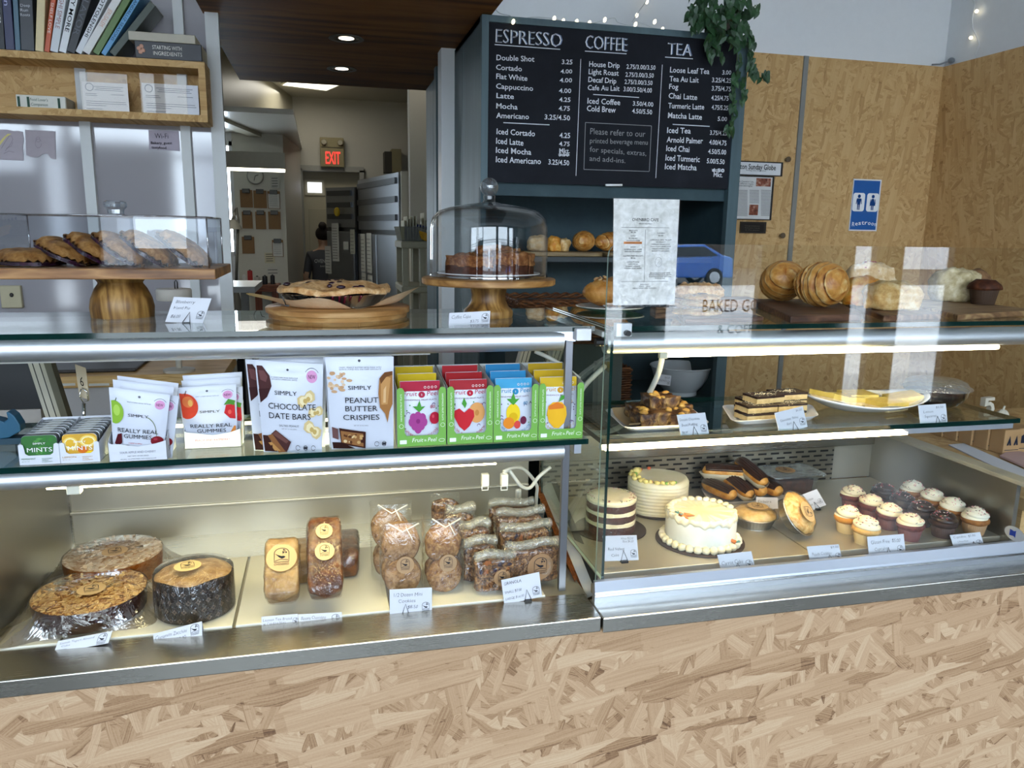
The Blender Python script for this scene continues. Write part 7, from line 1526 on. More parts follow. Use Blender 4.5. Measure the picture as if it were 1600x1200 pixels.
# string lights
def fairy(lab, pts, bulbs, name='string_lights'):
    t = thing(name, lab, 'string lights', at(pts[0][0], pts[0][1], y=pts[0][2])); pxtube(MB(), pts, .0018, 6).obj('wire', plain('cfd2d2', .5), t, smooth=True)
    for px, py, y in bulbs: c = at(px, py, y=y); MB().ell(c, .006, .006, .009, 8, 6, rotm(.4, .5)).obj('bulb', emit('fff0c8', 3.0), t, smooth=True)
FY = 2.86
fairy('warm string lights lying along the top edge of the chalkboard', [(770, 8, FY), (780, 20, FY), (797, 25, FY), (802, 34, BY-.02), (830, 27, FY), (865, 29, FY), (880, 33, FY), (900, 34, FY), (925, 36, FY), (945, 31, FY), (960, 28, FY), (966, 35, FY), (985, 39, FY), (1000, 36, FY), (1020, 43, FY), (1034, 46, FY)], [(802, 34, BY-.02), (866, 29, FY), (880, 33, FY), (901, 34, FY), (921, 36, FY), (945, 31, FY), (993, 38, FY), (1023, 34, FY), (1035, 46, FY)])
fairy('string light strand climbing the white wall above the chalkboard', [(988, 34, 2.95), (1000, 15, 3.15), (1010, 0, 3.3), (1013, -20, 3.33)], [(1011, 3, 3.32), (995, 24, 3.1)])
fairy('string light strand hanging in the white corner above the right strand board', [(1517, -10, 3.32), (1523, 10, 3.32), (1520, 30, 3.32), (1519, 45, 3.31), (1522, 58, 3.30), (1528, 68, 3.29), (1526, 78, 3.28), (1530, 88, 3.27), (1545, 80, 3.2)], [(1526, 17.5, 3.31), (1517, 59, 3.29), (1549, 79, 3.2)]) if False else None
def rwy(px, py): p = at(px, py, x=CX+.02); return p
t = thing('string_lights', 'string light strand hanging in the white corner above the right strand board', 'string lights', at(1520, 30, x=CX-.005)); pp = [at(a, b, x=CX+.008) for a, b in ((1517, -12), (1523, 10), (1519, 30), (1520, 45), (1526, 58), (1530, 70), (1524, 84), (1526, 92))]; MB().tube(pp, .002, 6).obj('wire', plain('d8dadb', .5), t, smooth=True)
for a, b in ((1526, 17.5), (1517, 59)): MB().ell(at(a, b, x=CX+.006), .009, .007, .008, 8, 6).obj('bulb', emit('fff0c8', 3.0), t, smooth=True)
# trailing plant over the right corner of the cabinet
pt = thing('trailing_plant', 'dark green trailing vine hanging over the right corner of the chalkboard', 'plant', at(1130, 60, y=2.85))
LEAF = mottled(((.3, '16301a'), (.55, '264a28'), (.75, '3f6a3c')), 30, .45, .5, .2, .002, name='leaf')
rn = random.Random(12); leaves = MB(); vines = MB()
def leaf_at(p, s_, an, pitch, yaw):
    M_ = Matrix.Translation(p) @ Matrix.Rotation(yaw, 4, 'Z') @ Matrix.Rotation(pitch, 4, 'X') @ Matrix.Rotation(an, 4, 'Y')
    o = [(0, .15), (.34, .32), (.46, .0), (.36, -.40), (0, -1.0), (-.36, -.40), (-.46, .0), (-.34, .32)]; c = leaves.bm.verts.new(M_ @ Vector((0, -.10*s_, -.12*s_))); r_ = [leaves.bm.verts.new(M_ @ Vector((x*s_, (.12 if abs(x) > .2 else -.02)*s_*-1, z*s_))) for x, z in o]
    for i in range(8): leaves.face([c, r_[i], r_[(i+1) % 8]])
dens = [(1105, 8, 40, 26), (1130, 22, 38, 30), (1145, 45, 30, 26), (1120, 55, 30, 20), (1150, 12, 24, 26), (1100, 30, 20, 12)]
for cx, cy, rx, ry in dens:
    for k in range(26): leaf_at(at(cx+rn.gauss(0, rx*.45), cy+rn.gauss(0, ry*.5), y=rn.uniform(2.70, 2.86)), rn.uniform(.026, .044), rn.uniform(-.8, .8), rn.uniform(-.7, .5), rn.uniform(-.9, .9))
strands = [[(1085, 12), (1076, 22), (1088, 36), (1082, 46)], [(1112, 50), (1122, 72), (1128, 92)], [(1108, 55), (1106, 78), (1110, 92)], [(1152, 60), (1152, 85), (1151, 110), (1150, 125), (1147, 145), (1144, 165), (1145, 180), (1140, 198), (1138, 206)], [(1162, 55), (1170, 75), (1172, 92), (1168, 108), (1176, 120)], [(1172, 55), (1175, 80), (1178, 100), (1181, 115)], [(1166, 15), (1172, 25), (1180, 8), (1182, 20)], [(1165, 35), (1171, 48), (1174, 66)], [(1160, 120), (1162, 140), (1159, 158)], [(1178, 108), (1188, 124), (1196, 112), (1198, 120)]]
for st in strands:
    pxtube(vines, [(a, b, 2.745 if a < 1156 else 2.77) for a, b in st], .0016, 5)
    for (a, b), (c, d) in zip(st, st[1:]):
        for q in (.15, .6): leaf_at(at(a+(c-a)*q+rn.uniform(-4, 4), b+(d-b)*q, y=2.735 if a < 1156 else 2.76), rn.uniform(.024, .038), rn.uniform(-.7, .7), rn.uniform(-.4, .3), rn.uniform(-.6, .6))
    leaf_at(at(*st[-1], y=2.735), .026, rn.uniform(-.6, .6), 0, 0)
tag(leaves.obj('foliage', LEAF, pt), kind='stuff'); vines.obj('stem', plain('5a6a38', .6), pt, smooth=True)
q = at(1130, 40, y=2.98); MB().lathe([(0, 0), (.05, 0), (.065, .10), (.06, .10), (.05, .03), (0, .03)], (q.x, 2.98, ctz+.001), 28).obj('pot', plain('4a3a34', .6), pt, smooth='auto')
# ================================================================== left wall: bookshelf, books, papers
FYb = 2.95; sh = thing('wall_shelf', 'strand board box shelf on the white panelled wall holding cookbooks', 'shelf', (-.8, 3.02, 1.974)); OS = osb('xz', OSB_BACK, 1.6); xr = at(322, 140, y=FYb).x; xl = -1.6
MB().box(xl, xr, FYb, 3.099, 2.148, 2.17).obj('top_board', OS, sh); MB().box(xl, xr, FYb, 3.099, 1.974, 1.997).obj('bottom_board', OS, sh); MB().box(xr-.022, xr, FYb, 3.099, 1.997, 2.148).obj('end_board', osb('yz', OSB_BACK, 1.6), sh); MB().box(xl, xr-.022, 3.09, 3.099, 1.997, 2.148).obj('back_board', OS, sh)
BT = 2.1705
def book(lab, b0, b1, t0, t1, col, spine=None, tc='f0f0f0', dep=.135, hgt=None, label2=None, fat=0, h=.55):
    """spine corners: bottom left/right and top left/right in the photo, book reaching back"""
    y = FYb+.004; A, B = at(*b0, y=y), at(*b1, y=y); Tl, Tr = at(*t0, y=y), at(*t1, y=y)
    u = (Tl-A).normalized(); L_ = hgt or .265; w = (B-A).length
    nrm = Vector((u.z, 0, -u.x)); w = abs((B-A).dot(nrm)) or w
    A = Vector((A.x, y, BT)); 
    if u.x > .02: A = A  # lower left corner rests, leaning right lifts the other corner
    lo = A; P = [lo, lo+nrm*w, lo+nrm*w+u*L_, lo+u*L_]; mz = min(p.z for p in P)
    P = [p+Z*(BT-mz) for p in P]
    t = thing('book', lab, 'book', (P[0]+P[1])/2, 'cookbooks on top of the wall shelf')
    m = MB(); m.hexa([P[0], P[1], P[1]+Y*dep, P[0]+Y*dep], [P[3], P[2], P[2]+Y*dep, P[3]+Y*dep]); m.obj('cover', plain(col, .4), t, bev=.0015)
    k = MB(); s_ = .08; i_ = lambda p, q, f: p+(q-p)*f
    k.hexa([i_(P[0], P[1], .12)+u*L_*.5+Y*.01, i_(P[0], P[1], .88)+u*L_*.5+Y*.01, i_(P[0], P[1], .88)+u*L_*.5+Y*(dep+.0012), i_(P[0], P[1], .12)+u*L_*.5+Y*(dep+.0012)], [i_(P[3], P[2], .12)+u*.0012+Y*.01, i_(P[3], P[2], .88)+u*.0012+Y*.01, i_(P[3], P[2], .88)+u*.0012+Y*(dep+.0012), i_(P[3], P[2], .12)+u*.0012+Y*(dep+.0012)]); k.obj('pages', plain('d8d0bc', .8), t)
    if spine:
        x = MB(); U_ = -u
        for tx, top, bot, cc in spine:
            V_ = nrm; O_ = P[0]+u*L_*top+nrm*w*(.5-h*.5)-Y*.0008
            x.text(tx, O_, -u, nrm, 0, 0, w*h, L_*(top-bot), fat=fat)
        x.obj('spine_lettering', ink(tc), t)
    return t
book('dark book at the left edge of the shelf with white lettering', (-8, 77), (8, 77), (-14, -10), (2, -10), '15161c', [('PASTRIES', .62, .30, 0)], 'e8e8e8')
book('indigo patterned cookbook, second from the left', (9, 77), (23, 78), (2, -10), (17, -10), '2a2c52', [('Kitchen', .95, .50, 0)], 'b8bce0')
book('thin teal grey cookbook between the indigo and charcoal books', (24, 78), (32, 79), (19, -10), (28, -10), '4a6a7c', [('PLATE', .9, .6, 0)], '1a2a38')
b_ = book('charcoal cookbook with stacked white title', (33, 79), (54, 80), (29, -10), (52, -10), '33353a', None)
m = MB(); O = Vector((0, FYb+.0025, 0))
for i, s_ in enumerate(('Deep', 'Run', 'Roots')): m.ptext(s_, (32, 10.5+i*7.3), (47-(i == 1)*3, 10.7+i*7.3), 4.6, FYb+.004)
m.obj('spine_lettering', ink('c9cbd0'), b_)
book('cream spined book with no lettering', (55, 80), (68, 80), (58, -10), (71, -10), 'dcc898', None)
book('orange and white leaning book with vertical title', (69, 80), (77, 80), (80, -10), (88, -10), 'c8562c', [('SHELF LOVE', .58, .22, 0)], 'f0e2d4')
book('white leaning book with pale red lettering', (78, 81), (91, 81), (92, -10), (105, -10), 'd5d8dc', [('OTTOLENGHI SIMPLE', .98, .28, 0)], '9a6a6a')
book('white leaning book with bold black title', (92, 82), (104, 82), (111, -5), (123, -5), 'e4e6e8', [('PLENTY MORE', .93, .25, 0)], '1a1a1a', fat=.01)
book('black leaning book with grey outlined title', (104, 83), (118, 83), (131, -5), (146, -5), '1c1d22', [('FLAVOR', .72, .22, 0)], '6a6c74', h=.7)
book('white book with dark author name, leaning more', (118, 83), (129, 84), (158, 0), (169, 0), 'dfe2e6', [('OTTOLENGHI', .74, .22, 0)], '2a2a30', fat=.01)
book('white book with faded orange lettering, leaning more', (129, 84), (143, 85), (178, 0), (191, 2), 'e2e0dc', [('JERUSALEM', .62, .38, 0)], 'd8a890')
book('green book near the right end of the leaning row', (145, 85), (157, 86), (194, 0), (206, 3), '5c7a3c', None, hgt=.255)
book('sky blue book at the right end of the leaning row', (158, 86), (168, 86), (207, 6), (217, 11), '5f9ecb', [('ANDALUZ SEASONS', .85, .22, 0)], '1f3f5c', hgt=.245)
book('dark green book with its cover showing, leaning under the blue one', (171, 86), (186, 86), (222, 22), (236, 29), '3a4438', None, hgt=.215)
def flat_book(lab, x0, y0, x1, y1, z, dep, col, txt=None, tc='f0f0f0', pages='cbbf9f'):
    a, b = at(x0, y1, y=FYb+.002), at(x1, y0, y=FYb+.002); h = .0; t = thing('book', lab, 'book', ((a.x+b.x)/2, FYb, z), 'books lying flat'); H_ = at((x0+x1)/2, (y0+y1)/2-(y1-y0)/2+2, y=FYb).z-at((x0+x1)/2, (y0+y1)/2+(y1-y0)/2-2, y=FYb).z
    MB().box(a.x, b.x, FYb+.002, FYb+.002+dep, z, z+H_).obj('cover', plain(col, .4), t, bev=.002); MB().box(a.x+.004, b.x+.001, FYb+.012, FYb+.004+dep, z+.003, z+H_-.003).obj('pages', plain(pages, .8), t); return t, a.x, b.x, z+H_
t, xa, xb, zt_ = flat_book('black cookbook lying flat with white title at the shelf end', 212, 62, 314, 93, BT, .14, '1d1c22'); m = MB(); O = Vector((xa, FYb+.0008, BT)); m.text('STARTING WITH', O, X, Z, (xb-xa)*.26, (zt_-BT)*.56, .0125, (xb-xa)*.44); m.text('INGREDIENTS', O, X, Z, (xb-xa)*.27, (zt_-BT)*.22, .0125, (xb-xa)*.43); m.obj('spine_lettering', ink('e4e0d8'), t)
m = MB()
for x, z in ((.06, .55), (.10, .68), (.12, .45), (.08, .35)): m.ell(O+Vector((x*(xb-xa), .0006, z*(zt_-BT))), .007, .0008, .007, 8, 6)
m.obj('food_picture', plain('c9957c', .5), t, smooth=True)
flat_book('faded beige book lying on the black cookbook', 201, 44, 304, 62, zt_+.0004, .13, 'b5ad9a')
SB = 1.9975
a, b = at(26, 158, y=2.99), at(103, 158, y=2.99); t = thing('book', 'white paperback with green title lying inside the box shelf', 'book', ((a.x+b.x)/2, 2.99, SB)); MB().box(a.x, b.x, 2.985, 3.085, SB, SB+.042).obj('cover', plain('d8d6ca', .5), t, bev=.002); MB().box(a.x+.004, b.x+.001, 2.99, 3.086, SB+.003, SB+.039).obj('pages', plain('c8c0a8', .8), t)
m = MB(); O = Vector((a.x, 2.984, SB)); w_ = b.x-a.x; m.text("Food Lover's", O, X, Z, w_*.28, .024, .009, w_*.36, shear=.15); m.text('Companion', O, X, Z, w_*.29, .009, .009, w_*.34, shear=.15)
for x in (.03, .22, .84): m.box(a.x+w_*x, a.x+w_*(x+.05), 2.9838, 2.9845, SB+.004, SB+.036)
m.obj('spine_lettering', ink('3c5548'), t)
for px0, px1, pyt, pyb, ax1, lab in ((131, 199, 131, 166, 201, 'white certificate in a clear stand, left one inside the box shelf'), (224, 309, 134, 172, 292, 'white certificate in a clear stand at the right end inside the box shelf')):
    y = 3.0; a, b = at(px0, pyb, y=y), at(px1, pyt, y=y); t = thing('certificate', lab, 'certificate', ((a.x+b.x)/2, y, SB), 'certificates in clear stands'); h_ = b.z-SB-.004
    MB().box(a.x, b.x, y, y+.001, SB+.003, b.z).obj('paper', plain('e4e6ee', .5), t); MB().box(a.x-.004, at(ax1, 150, y=y).x, y-.004, y-.002, SB+.0004, b.z+.03).obj('clear_sheet', clear('f7f4f0', .012, haze=.03), t); MB().box(a.x-.004, b.x, y-.004, y+.05, SB, SB+.0018).obj('foot', ACRYL, t)
    m = MB(); w_ = b.x-a.x; O = Vector((a.x, y-.0008, SB+.003)); m.stroke(circ(.012, 18, .022, h_*.83), .002, O, X, Z, True)
    for x0, x1, z in ((.25, .9, .86), (.3, .85, .80), (.27, .88, .74), (.06, .3, .60), (.62, .9, .60), (.06, .32, .54), (.06, .93, .34), (.06, .95, .27), (.06, .5, .20), (.06, .4, .08)): m.stroke([(x0*w_, z*h_), (x1*w_, z*h_)], .0016, O, X, Z)
    m.obj('print', ink('6a7284'), t)
WL = 3.0985
def wall_sheet(name, lab, cat, pts, col, y=WL, group=None):
    P = [at(*p, y=y-.0012) for p in pts]; c = P[0]; t = thing(name, lab, cat, c, group); m = MB(); f = [m.bm.verts.new(p) for p in P]; g = [m.bm.verts.new(p+Y*.001) for p in P]; m.face(f); m.face(g[::-1])
    for i in range(len(P)): j = (i+1) % len(P); m.face([f[i], g[i], g[j], f[j]])
    m.obj('sheet', plain(col, .7), t); return t
def scrib(t, strokes, y, w, col='8a8088', nm='pencil_lines'):
    m = MB()
    for st in strokes:
        P = [at(*p, y=y-.0024) for p in st]; m.stroke([((p-P[0]).x, (p-P[0]).z) for p in P], w, P[0], X, Z)
    m.obj(nm, ink(col), t)
t = wall_sheet('drawing', 'torn paper drawing of a bird with yellow crayon at the left edge', 'drawing', [(-8, 249), (37, 251), (35, 230), (37, 218), (35, 206), (28, 204), (22, 205), (10, 202), (-8, 203)], 'b3aab2'); scrib(t, [[(2, 232), (8, 222), (14, 213), (18, 212), (20, 218), (16, 226), (8, 236)], [(10, 232), (18, 228), (20, 222)], [(6, 240), (14, 236), (22, 238)]], WL, .0012)
m = MB(); P = [at(*p, y=WL-.002) for p in ((-4, 226), (4, 216), (12, 209), (18, 209), (10, 214), (4, 222), (-4, 232))]; m.poly(P); m.obj('yellow_crayon', ink('d8ce86'), t)
t = wall_sheet('drawing', 'torn paper pencil drawing of a small owl on the white panel', 'drawing', [(41, 242), (47, 245), (58, 246), (66, 241), (74, 240), (80, 248), (87, 249), (86, 205), (64, 204), (39, 203)], 'aca3aa'); scrib(t, [E2(59.5, 218, 3.5, 4, 12), E2(60, 224, 5, 7, 14), [(57, 216), (58, 217)], [(62, 216), (61, 217)], [(58, 231), (62, 231)]], WL, .001)
t = wall_sheet('wifi_note', 'lilac grey note with handwritten wireless password on the white panel', 'note', [(233, 233), (281, 236), (279, 205), (232, 203)], 'b0a7b4'); m = MB(); m.ptext('Wi-Fi', (242, 216), (263, 216.5), 8, WL-.002, fat=-.01); m.ptext('Bakery_guest', (236, 225), (269, 225.5), 4, WL-.002, fat=.012); m.ptext('tastyfood', (237, 232), (260, 233), 4, WL-.002, fat=.012); m.obj('handwriting', ink('1c1a20'), t)
a, b = at(4, 481, y=3.09), at(33, 446, y=3.09); t = thing('switch_plate', 'tan metal plate on the white wall below the shelf at the left edge', 'wall plate', ((a.x+b.x)/2, 3.09, a.z)); MB().box(a.x, b.x, 3.08, 3.0995, a.z, b.z).obj('plate', plain('b3a98a', .5), t, bev=.003); c = at(18, 461, y=3.079); MB().ell(c, .007, .004, .008, 10, 6).obj('keyhole', plain('17110c', .5), t, smooth=True)
# things on the back counter seen under the stand
t = thing('paper_roll', 'white paper roll with a black wire loop behind the price card', 'paper roll', at(273, 500, y=2.75)); c = at(272, 460, y=2.75); z0, z1 = at(272, 469, y=2.75).z, at(272, 451, y=2.75).z; MB().lathe([(0, z0), (.052, z0), (.055, z0+.004), (.055, z1-.004), (.052, z1), (0, z1)], (c.x, 2.75, 0), 40).obj('roll', plain('cdc6bb', .7), t, smooth='auto'); MB().tube([(c.x+.004, 2.75, z1-.002), (c.x+.004, 2.75, z1+.022), (c.x+.008, 2.75, z1+.028), (c.x+.012, 2.75, z1+.022), (c.x+.012, 2.75, z1-.002)], .002, 6).obj('wire_loop', BLACKW, t, smooth=True)
bcz = 1.142; MB().lathe([(0, bcz), (.05, bcz), (.05, bcz+.008), (.01, bcz+.012), (.01, z0), (0, z0)], (c.x, 2.75, 0), 28).obj('stand', plain('c2bbae', .5), t, smooth='auto')
t = thing('back_counter', 'white drawer counter with butcher block top along the back wall', 'counter', (-1.0, 2.9, 0)); cxr = -.335
zt2 = at(300, 578, y=2.70).z; MB().box(-2.4, cxr, 2.70, 3.09, bcz-.038, bcz).obj('butcher_block', wood('b58a50', 'd0a768', 'e0bd84', 10, .4, 'x'), t, bev=.002); MB().box(-2.4, cxr-.01, 2.72, 3.09, .1, bcz-.038).obj('carcass', plain('bdb9b8', .5, vary=.02), t)
for i, (px0, px1) in enumerate(((-60, 60), (88, 120), (141, 173), (300, 360))):
    x0 = at(px0, 601, y=2.715).x; x1 = at(px1, 601, y=2.715).x; zc_ = at(px0, 600, y=2.715).z; MB().box(x0, x1, 2.698, 2.72, zc_-.004, zc_+.004).obj('drawer_pull', plain('d9d6cc', .4), t, bev=.001)
MB().box(-2.3, cxr-.02, 2.7165, 2.72, at(150, 594, y=2.72).z-.003, at(150, 594, y=2.72).z+.001).obj('drawer_gap', plain('3c3a38', .6), t)
t = thing('baking_tray', 'dark metal tray lying on the butcher block counter', 'tray', (-.95, 2.9, bcz)); MB().box(-1.32, -.62, 2.76, 3.0, bcz, bcz+.012).obj('tray', plain('2c2622', .4), t, bev=.004)
t = thing('screen', 'black computer screen behind the mint tins at the left edge', 'screen', at(20, 660, y=2.02)); a, b = at(-60, 642, y=2.02), at(62, 555, y=2.02); MB().hexa([(a.x, 2.02, a.z), (b.x, 2.02, a.z), (b.x, 2.05, a.z), (a.x, 2.05, a.z)], [(a.x, 2.03, b.z+.05), (b.x-.04, 2.03, b.z+.05), (b.x-.04, 2.06, b.z+.05), (a.x, 2.06, b.z+.05)]).obj('panel', plain('040405', .35), t)
MB().box(a.x, b.x-.01, 2.02, 2.07, a.z-.05, a.z-.002).obj('base', plain('a8a29c', .5), t)
MB().box(a.x+.02, a.x+.10, 2.03, 2.06, .9, a.z-.05).obj('stand', plain('8a857f', .5), t)
t = thing('tape_dispenser', 'blue plastic tape dispenser at the left edge of the middle shelf', 'tape dispenser', at(10, 690, y=1.62)); y = 1.62; P = [at(*p, y=y) for p in ((-25, 690), (-10, 688), (14, 684), (32, 674), (31, 664), (22, 650), (14, 644), (9, 644), (12, 655), (6, 660), (0, 657), (-25, 652))]; m = MB(); m.prism([((p-P[0]).x, (p-P[0]).z) for p in P], P[0], X, Z, -.03); m.obj('body', plain('14506e', .5), t, bev=.002)
lo = min(p.z for p in P); MB().box(P[0].x, P[3].x, y, y+.03, ST+.0005, lo+.004).obj('foot', plain('14384a', .5), t)
# ================================================================== kitchen
for px, py, lab in ((541, 60, 'recessed downlight nearer the front in the dark wood ceiling'), (534, 107.5, 'recessed downlight farther back in the dark wood ceiling')):
    c = at(px, py, z=2.36); t = thing('downlight', lab, 'ceiling light', c, 'recessed downlights'); MB().lathe([(.052, 0), (.068, 0), (.069, -.003), (.05, -.003)], c, 40).obj('trim_ring', plain('8e8a84', .4, .6), t, smooth='auto'); MB().lathe([(0, -.0012), (.05, -.0012)], c, 40).obj('reflector', mottled(((.3, '8a7f70'), (.6, 'cfc8bc')), 30, .2, .6, 0, metal=.9, name='reflector'), t); MB().lathe([(0, -.002), (.030, -.002)], c-Y*.006, 24).obj('lens', emit('fff2e2', 3.5), t)
    lamp('downlight_beam', c-Z*.02, 2.5, (1, .86, .66), .05, 'SPOT', (0, 0, 0)).data.spot_size = 1.6
pc = [at(*p, z=3.045) for p in ((440, 131), (510, 139.5), (532, 130), (456, 121))]
t = thing('ceiling_panel_light', 'bright square light panel in the kitchen ceiling', 'ceiling light', sum(pc, Vector())/4); MB().poly(pc).__class__; m = MB(); m.poly([p-Z*.012 for p in pc]); m.obj('diffuser', emit('fffbe8', 2.2), t); m = MB(); m.tube([p-Z*.006 for p in pc+pc[:1]], .012, 4); m.obj('rim', plain('d8d4c6', .5), t)
pm = sum(pc, Vector())/4; lamp('kitchen_panel', pm-Z*.05, 2.4, (1, .96, .88), .7, 'AREA'); lamp('kitchen_fill', (.9, 6.0, 2.95), 1.2, (1, .96, .88), .8, 'AREA')  # the second area light is added fill, without a fixture
a, b = at(330, 266, y=6.2), at(446, 243, y=6.2); lx0 = at(330, 250, y=6.2).x-.5; t = thing('pendant_light', 'long white fluorescent pendant over the kitchen table', 'pendant light', ((lx0+b.x)/2, 6.2, a.z)); MB().box(lx0, b.x, 6.12, 6.28, a.z+.02, b.z+.012).obj('housing', plain('c9c3ae', .5), t, bev=.004); MB().box(lx0+.02, b.x-.01, 6.13, 6.27, a.z+.006, a.z+.02).obj('tube', emit('fff8e2', 3.5), t)
for x in (b.x-.42, lx0+.2): MB().tube([(x, 6.2, b.z+.01), (x, 6.2, 3.05)], .004, 6).obj('hanger', plain('8a8678', .5), t)
lamp('pendant_glow', ((lx0+b.x)/2, 6.2, a.z-.02), 2, (1, .96, .88), 1.0, 'AREA')
KY = 7.997
def ks(px, py, y=KY): return at(px, py, y=y)
CLB = plain('8f6a40', .6)
for px0, py0, px1, py1, lab, pap in ((376, 297, 394, 324, 'brown clipboard at the left of the top row on the kitchen wall', 0), (397, 298, 416, 325, 'brown clipboard in the middle of the top row', 0), (419, 299, 437, 326, 'clipboard with white sheet at the right of the top row', 1), (379, 331, 394, 357, 'brown clipboard at the left of the middle row', 0), (400, 331, 415, 358, 'brown clipboard in the middle of the middle row', 0), (420, 331, 438, 358, 'brown clipboard at the right of the middle row', 0), (379, 370, 397, 396, 'brown clipboard alone at the left of the bottom row', 0), (426, 375, 442, 401, 'clipboard with white sheet at the right of the bottom row', 1)):
    a, b = ks(px0, py1), ks(px1, py0); t = thing('clipboard', lab, 'clipboard', ((a.x+b.x)/2, KY, a.z), 'clipboards on the kitchen wall'); MB().box(a.x, b.x, KY-.008, KY+.002, a.z, b.z).obj('board', CLB, t); MB().box((a.x+b.x)/2-.035, (a.x+b.x)/2+.035, KY-.02, KY-.008, b.z-.03, b.z+.012).obj('clip', plain('4a4a48', .35, .7), t, bev=.004)
    if pap:
        MB().box(a.x+.006, b.x-.004, KY-.011, KY-.008, a.z+.004, b.z-.025).obj('paper', plain('dedcd4', .7), t); m = MB()
        for k in range(8): m.stroke([(.015, .03+k*.018), ((b.x-a.x)*.8, .03+k*.018)], .003, (a.x, KY-.0125, a.z), X, Z)
        m.obj('writing', ink('8a8a86'), t)
c = ks(399, 275); t = thing('clock', 'round white wall clock below the pendant light', 'clock', c); MB().lathe([(0, .02), (.073, .02), (.078, .012), (.078, 0), (0, 0)], c, 40, rotm(x=PI/2)).obj('case', plain('a9a69a', .5), t, smooth='auto'); MB().lathe([(0, .0215), (.068, .0215)], c, 36, rotm(x=PI/2)).obj('dial', plain('d6d3c6', .5), t); m = MB(); m.stroke([(0, 0), (.03, .01)], .006, c-Y*.023, X, Z); m.stroke([(0, 0), (-.012, -.045)], .005, c-Y*.0235, X, Z); m.obj('hand', ink('2a2a28'), t)
for px0, py0, px1, py1, col, lab, ln in ((423, 276, 436, 294, 'cfccc0', 'small note with scribbles above the clipboards', 4), (414, 395, 429, 411, 'd8cfae', 'yellowish note below the bottom row of clipboards', 4), (417, 417, 437, 430, 'd5d2c6', 'white sheet low on the clipboard wall', 2)):
    a, b = ks(px0, py1), ks(px1, py0); t = thing('note', lab, 'note', ((a.x+b.x)/2, KY, a.z), 'notes on the kitchen wall'); MB().box(a.x, b.x, KY-.004, KY+.001, a.z, b.z).obj('sheet', plain(col, .7), t); m = MB()
    for k in range(ln): m.stroke([(.012, .02+k*(b.z-a.z)/(ln+.6)), ((b.x-a.x)*.82, .022+k*(b.z-a.z)/(ln+.6))], .006, (a.x, KY-.006, a.z), X, Z)
    m.obj('writing', ink('5a5a58'), t)
for px0, py0, px1, py1, lab, red in ((447, 340, 470, 365, 'grey printed notice, upper one on the pier beside the back door', 0), (450, 366, 471, 391, 'grey printed notice, lower one on the pier', 0), (450, 394, 473, 419, 'white sheet with red scribble on the pier', 1)):
    q = [ks(px0, py1, 8.0+1.3*(px0-445)/27-.02), ks(px1, py1, 8.0+1.3*(px1-445)/27-.05), ks(px1, py0, 8.0+1.3*(px1-445)/27-.05), ks(px0, py0, 8.0+1.3*(px0-445)/27-.02)]; q[1].z = q[0].z; q[2].z = q[3].z
    t = thing('notice', lab, 'notice', q[0], 'notices on the pier'); m = MB(); m.poly(q); m.obj('sheet', plain('b5b0a2' if not red else 'c9c2b6', .7), t); m = MB(); U = (q[1]-q[0]); V = q[3]-q[0]; O = q[0]-Y*.012-X*-.0
    for k in range(7 if not red else 2): m.stroke([(.12, .12+k*.11), (.85, .12+k*.11)] if not red else [(.15, .3+.2*k), (.4, .6-.2*k), (.6, .35), (.85, .5)], .035, O, U, V)
    m.obj('writing', ink('807c72' if not red else 'a85a62'), t)
# exit sign
a, b = at(501, 261, y=9.29), at(536.5, 217, y=9.29); t = thing('exit_sign', 'beige exit sign with red letters and two lamp heads above the back door', 'exit sign', ((a.x+b.x)/2, 9.28, a.z)); MB().box(a.x, b.x, 9.20, 9.3, a.z, b.z).obj('housing', plain('8f845e', .5), t, bev=.006); zc_ = a.z+(b.z-a.z)*.66; MB().box(a.x+.01, b.x-.01, 9.196, 9.2, zc_-.004, zc_+.004).obj('seam', plain('4a4430', .5), t)
m = MB(); m.text('EXIT', (a.x, 9.194, a.z), X, Z, (b.x-a.x)*.22, (b.z-a.z)*.10, (b.z-a.z)*.42, (b.x-a.x)*.62, fat=.01); m.obj('letters', emit('ff4038', 1.1), t)
for k in (.17, .85): c = Vector((a.x+(b.x-a.x)*k, 9.19, b.z-.055)); MB().lathe([(0, .03), (.026, .03), (.032, 0), (0, 0)], c, 18, rotm(x=PI/2)).obj('lamp_head', plain('a39c86', .4, .3), t, smooth='auto')
t = thing('speaker_box', 'small beige wall box near the ceiling of the kitchen', 'wall box', at(613, 268, y=9.2)); a, b = at(600, 270, y=9.2), at(625, 235, y=9.2); MB().box(a.x+.08, b.x, 9.05, 9.3, a.z, b.z).obj('box', plain('7d7556', .6), t); MB().box(a.x, a.x+.08, 9.06, 9.3, a.z, b.z-.03).obj('grille', plain('2e2a20', .6), t)
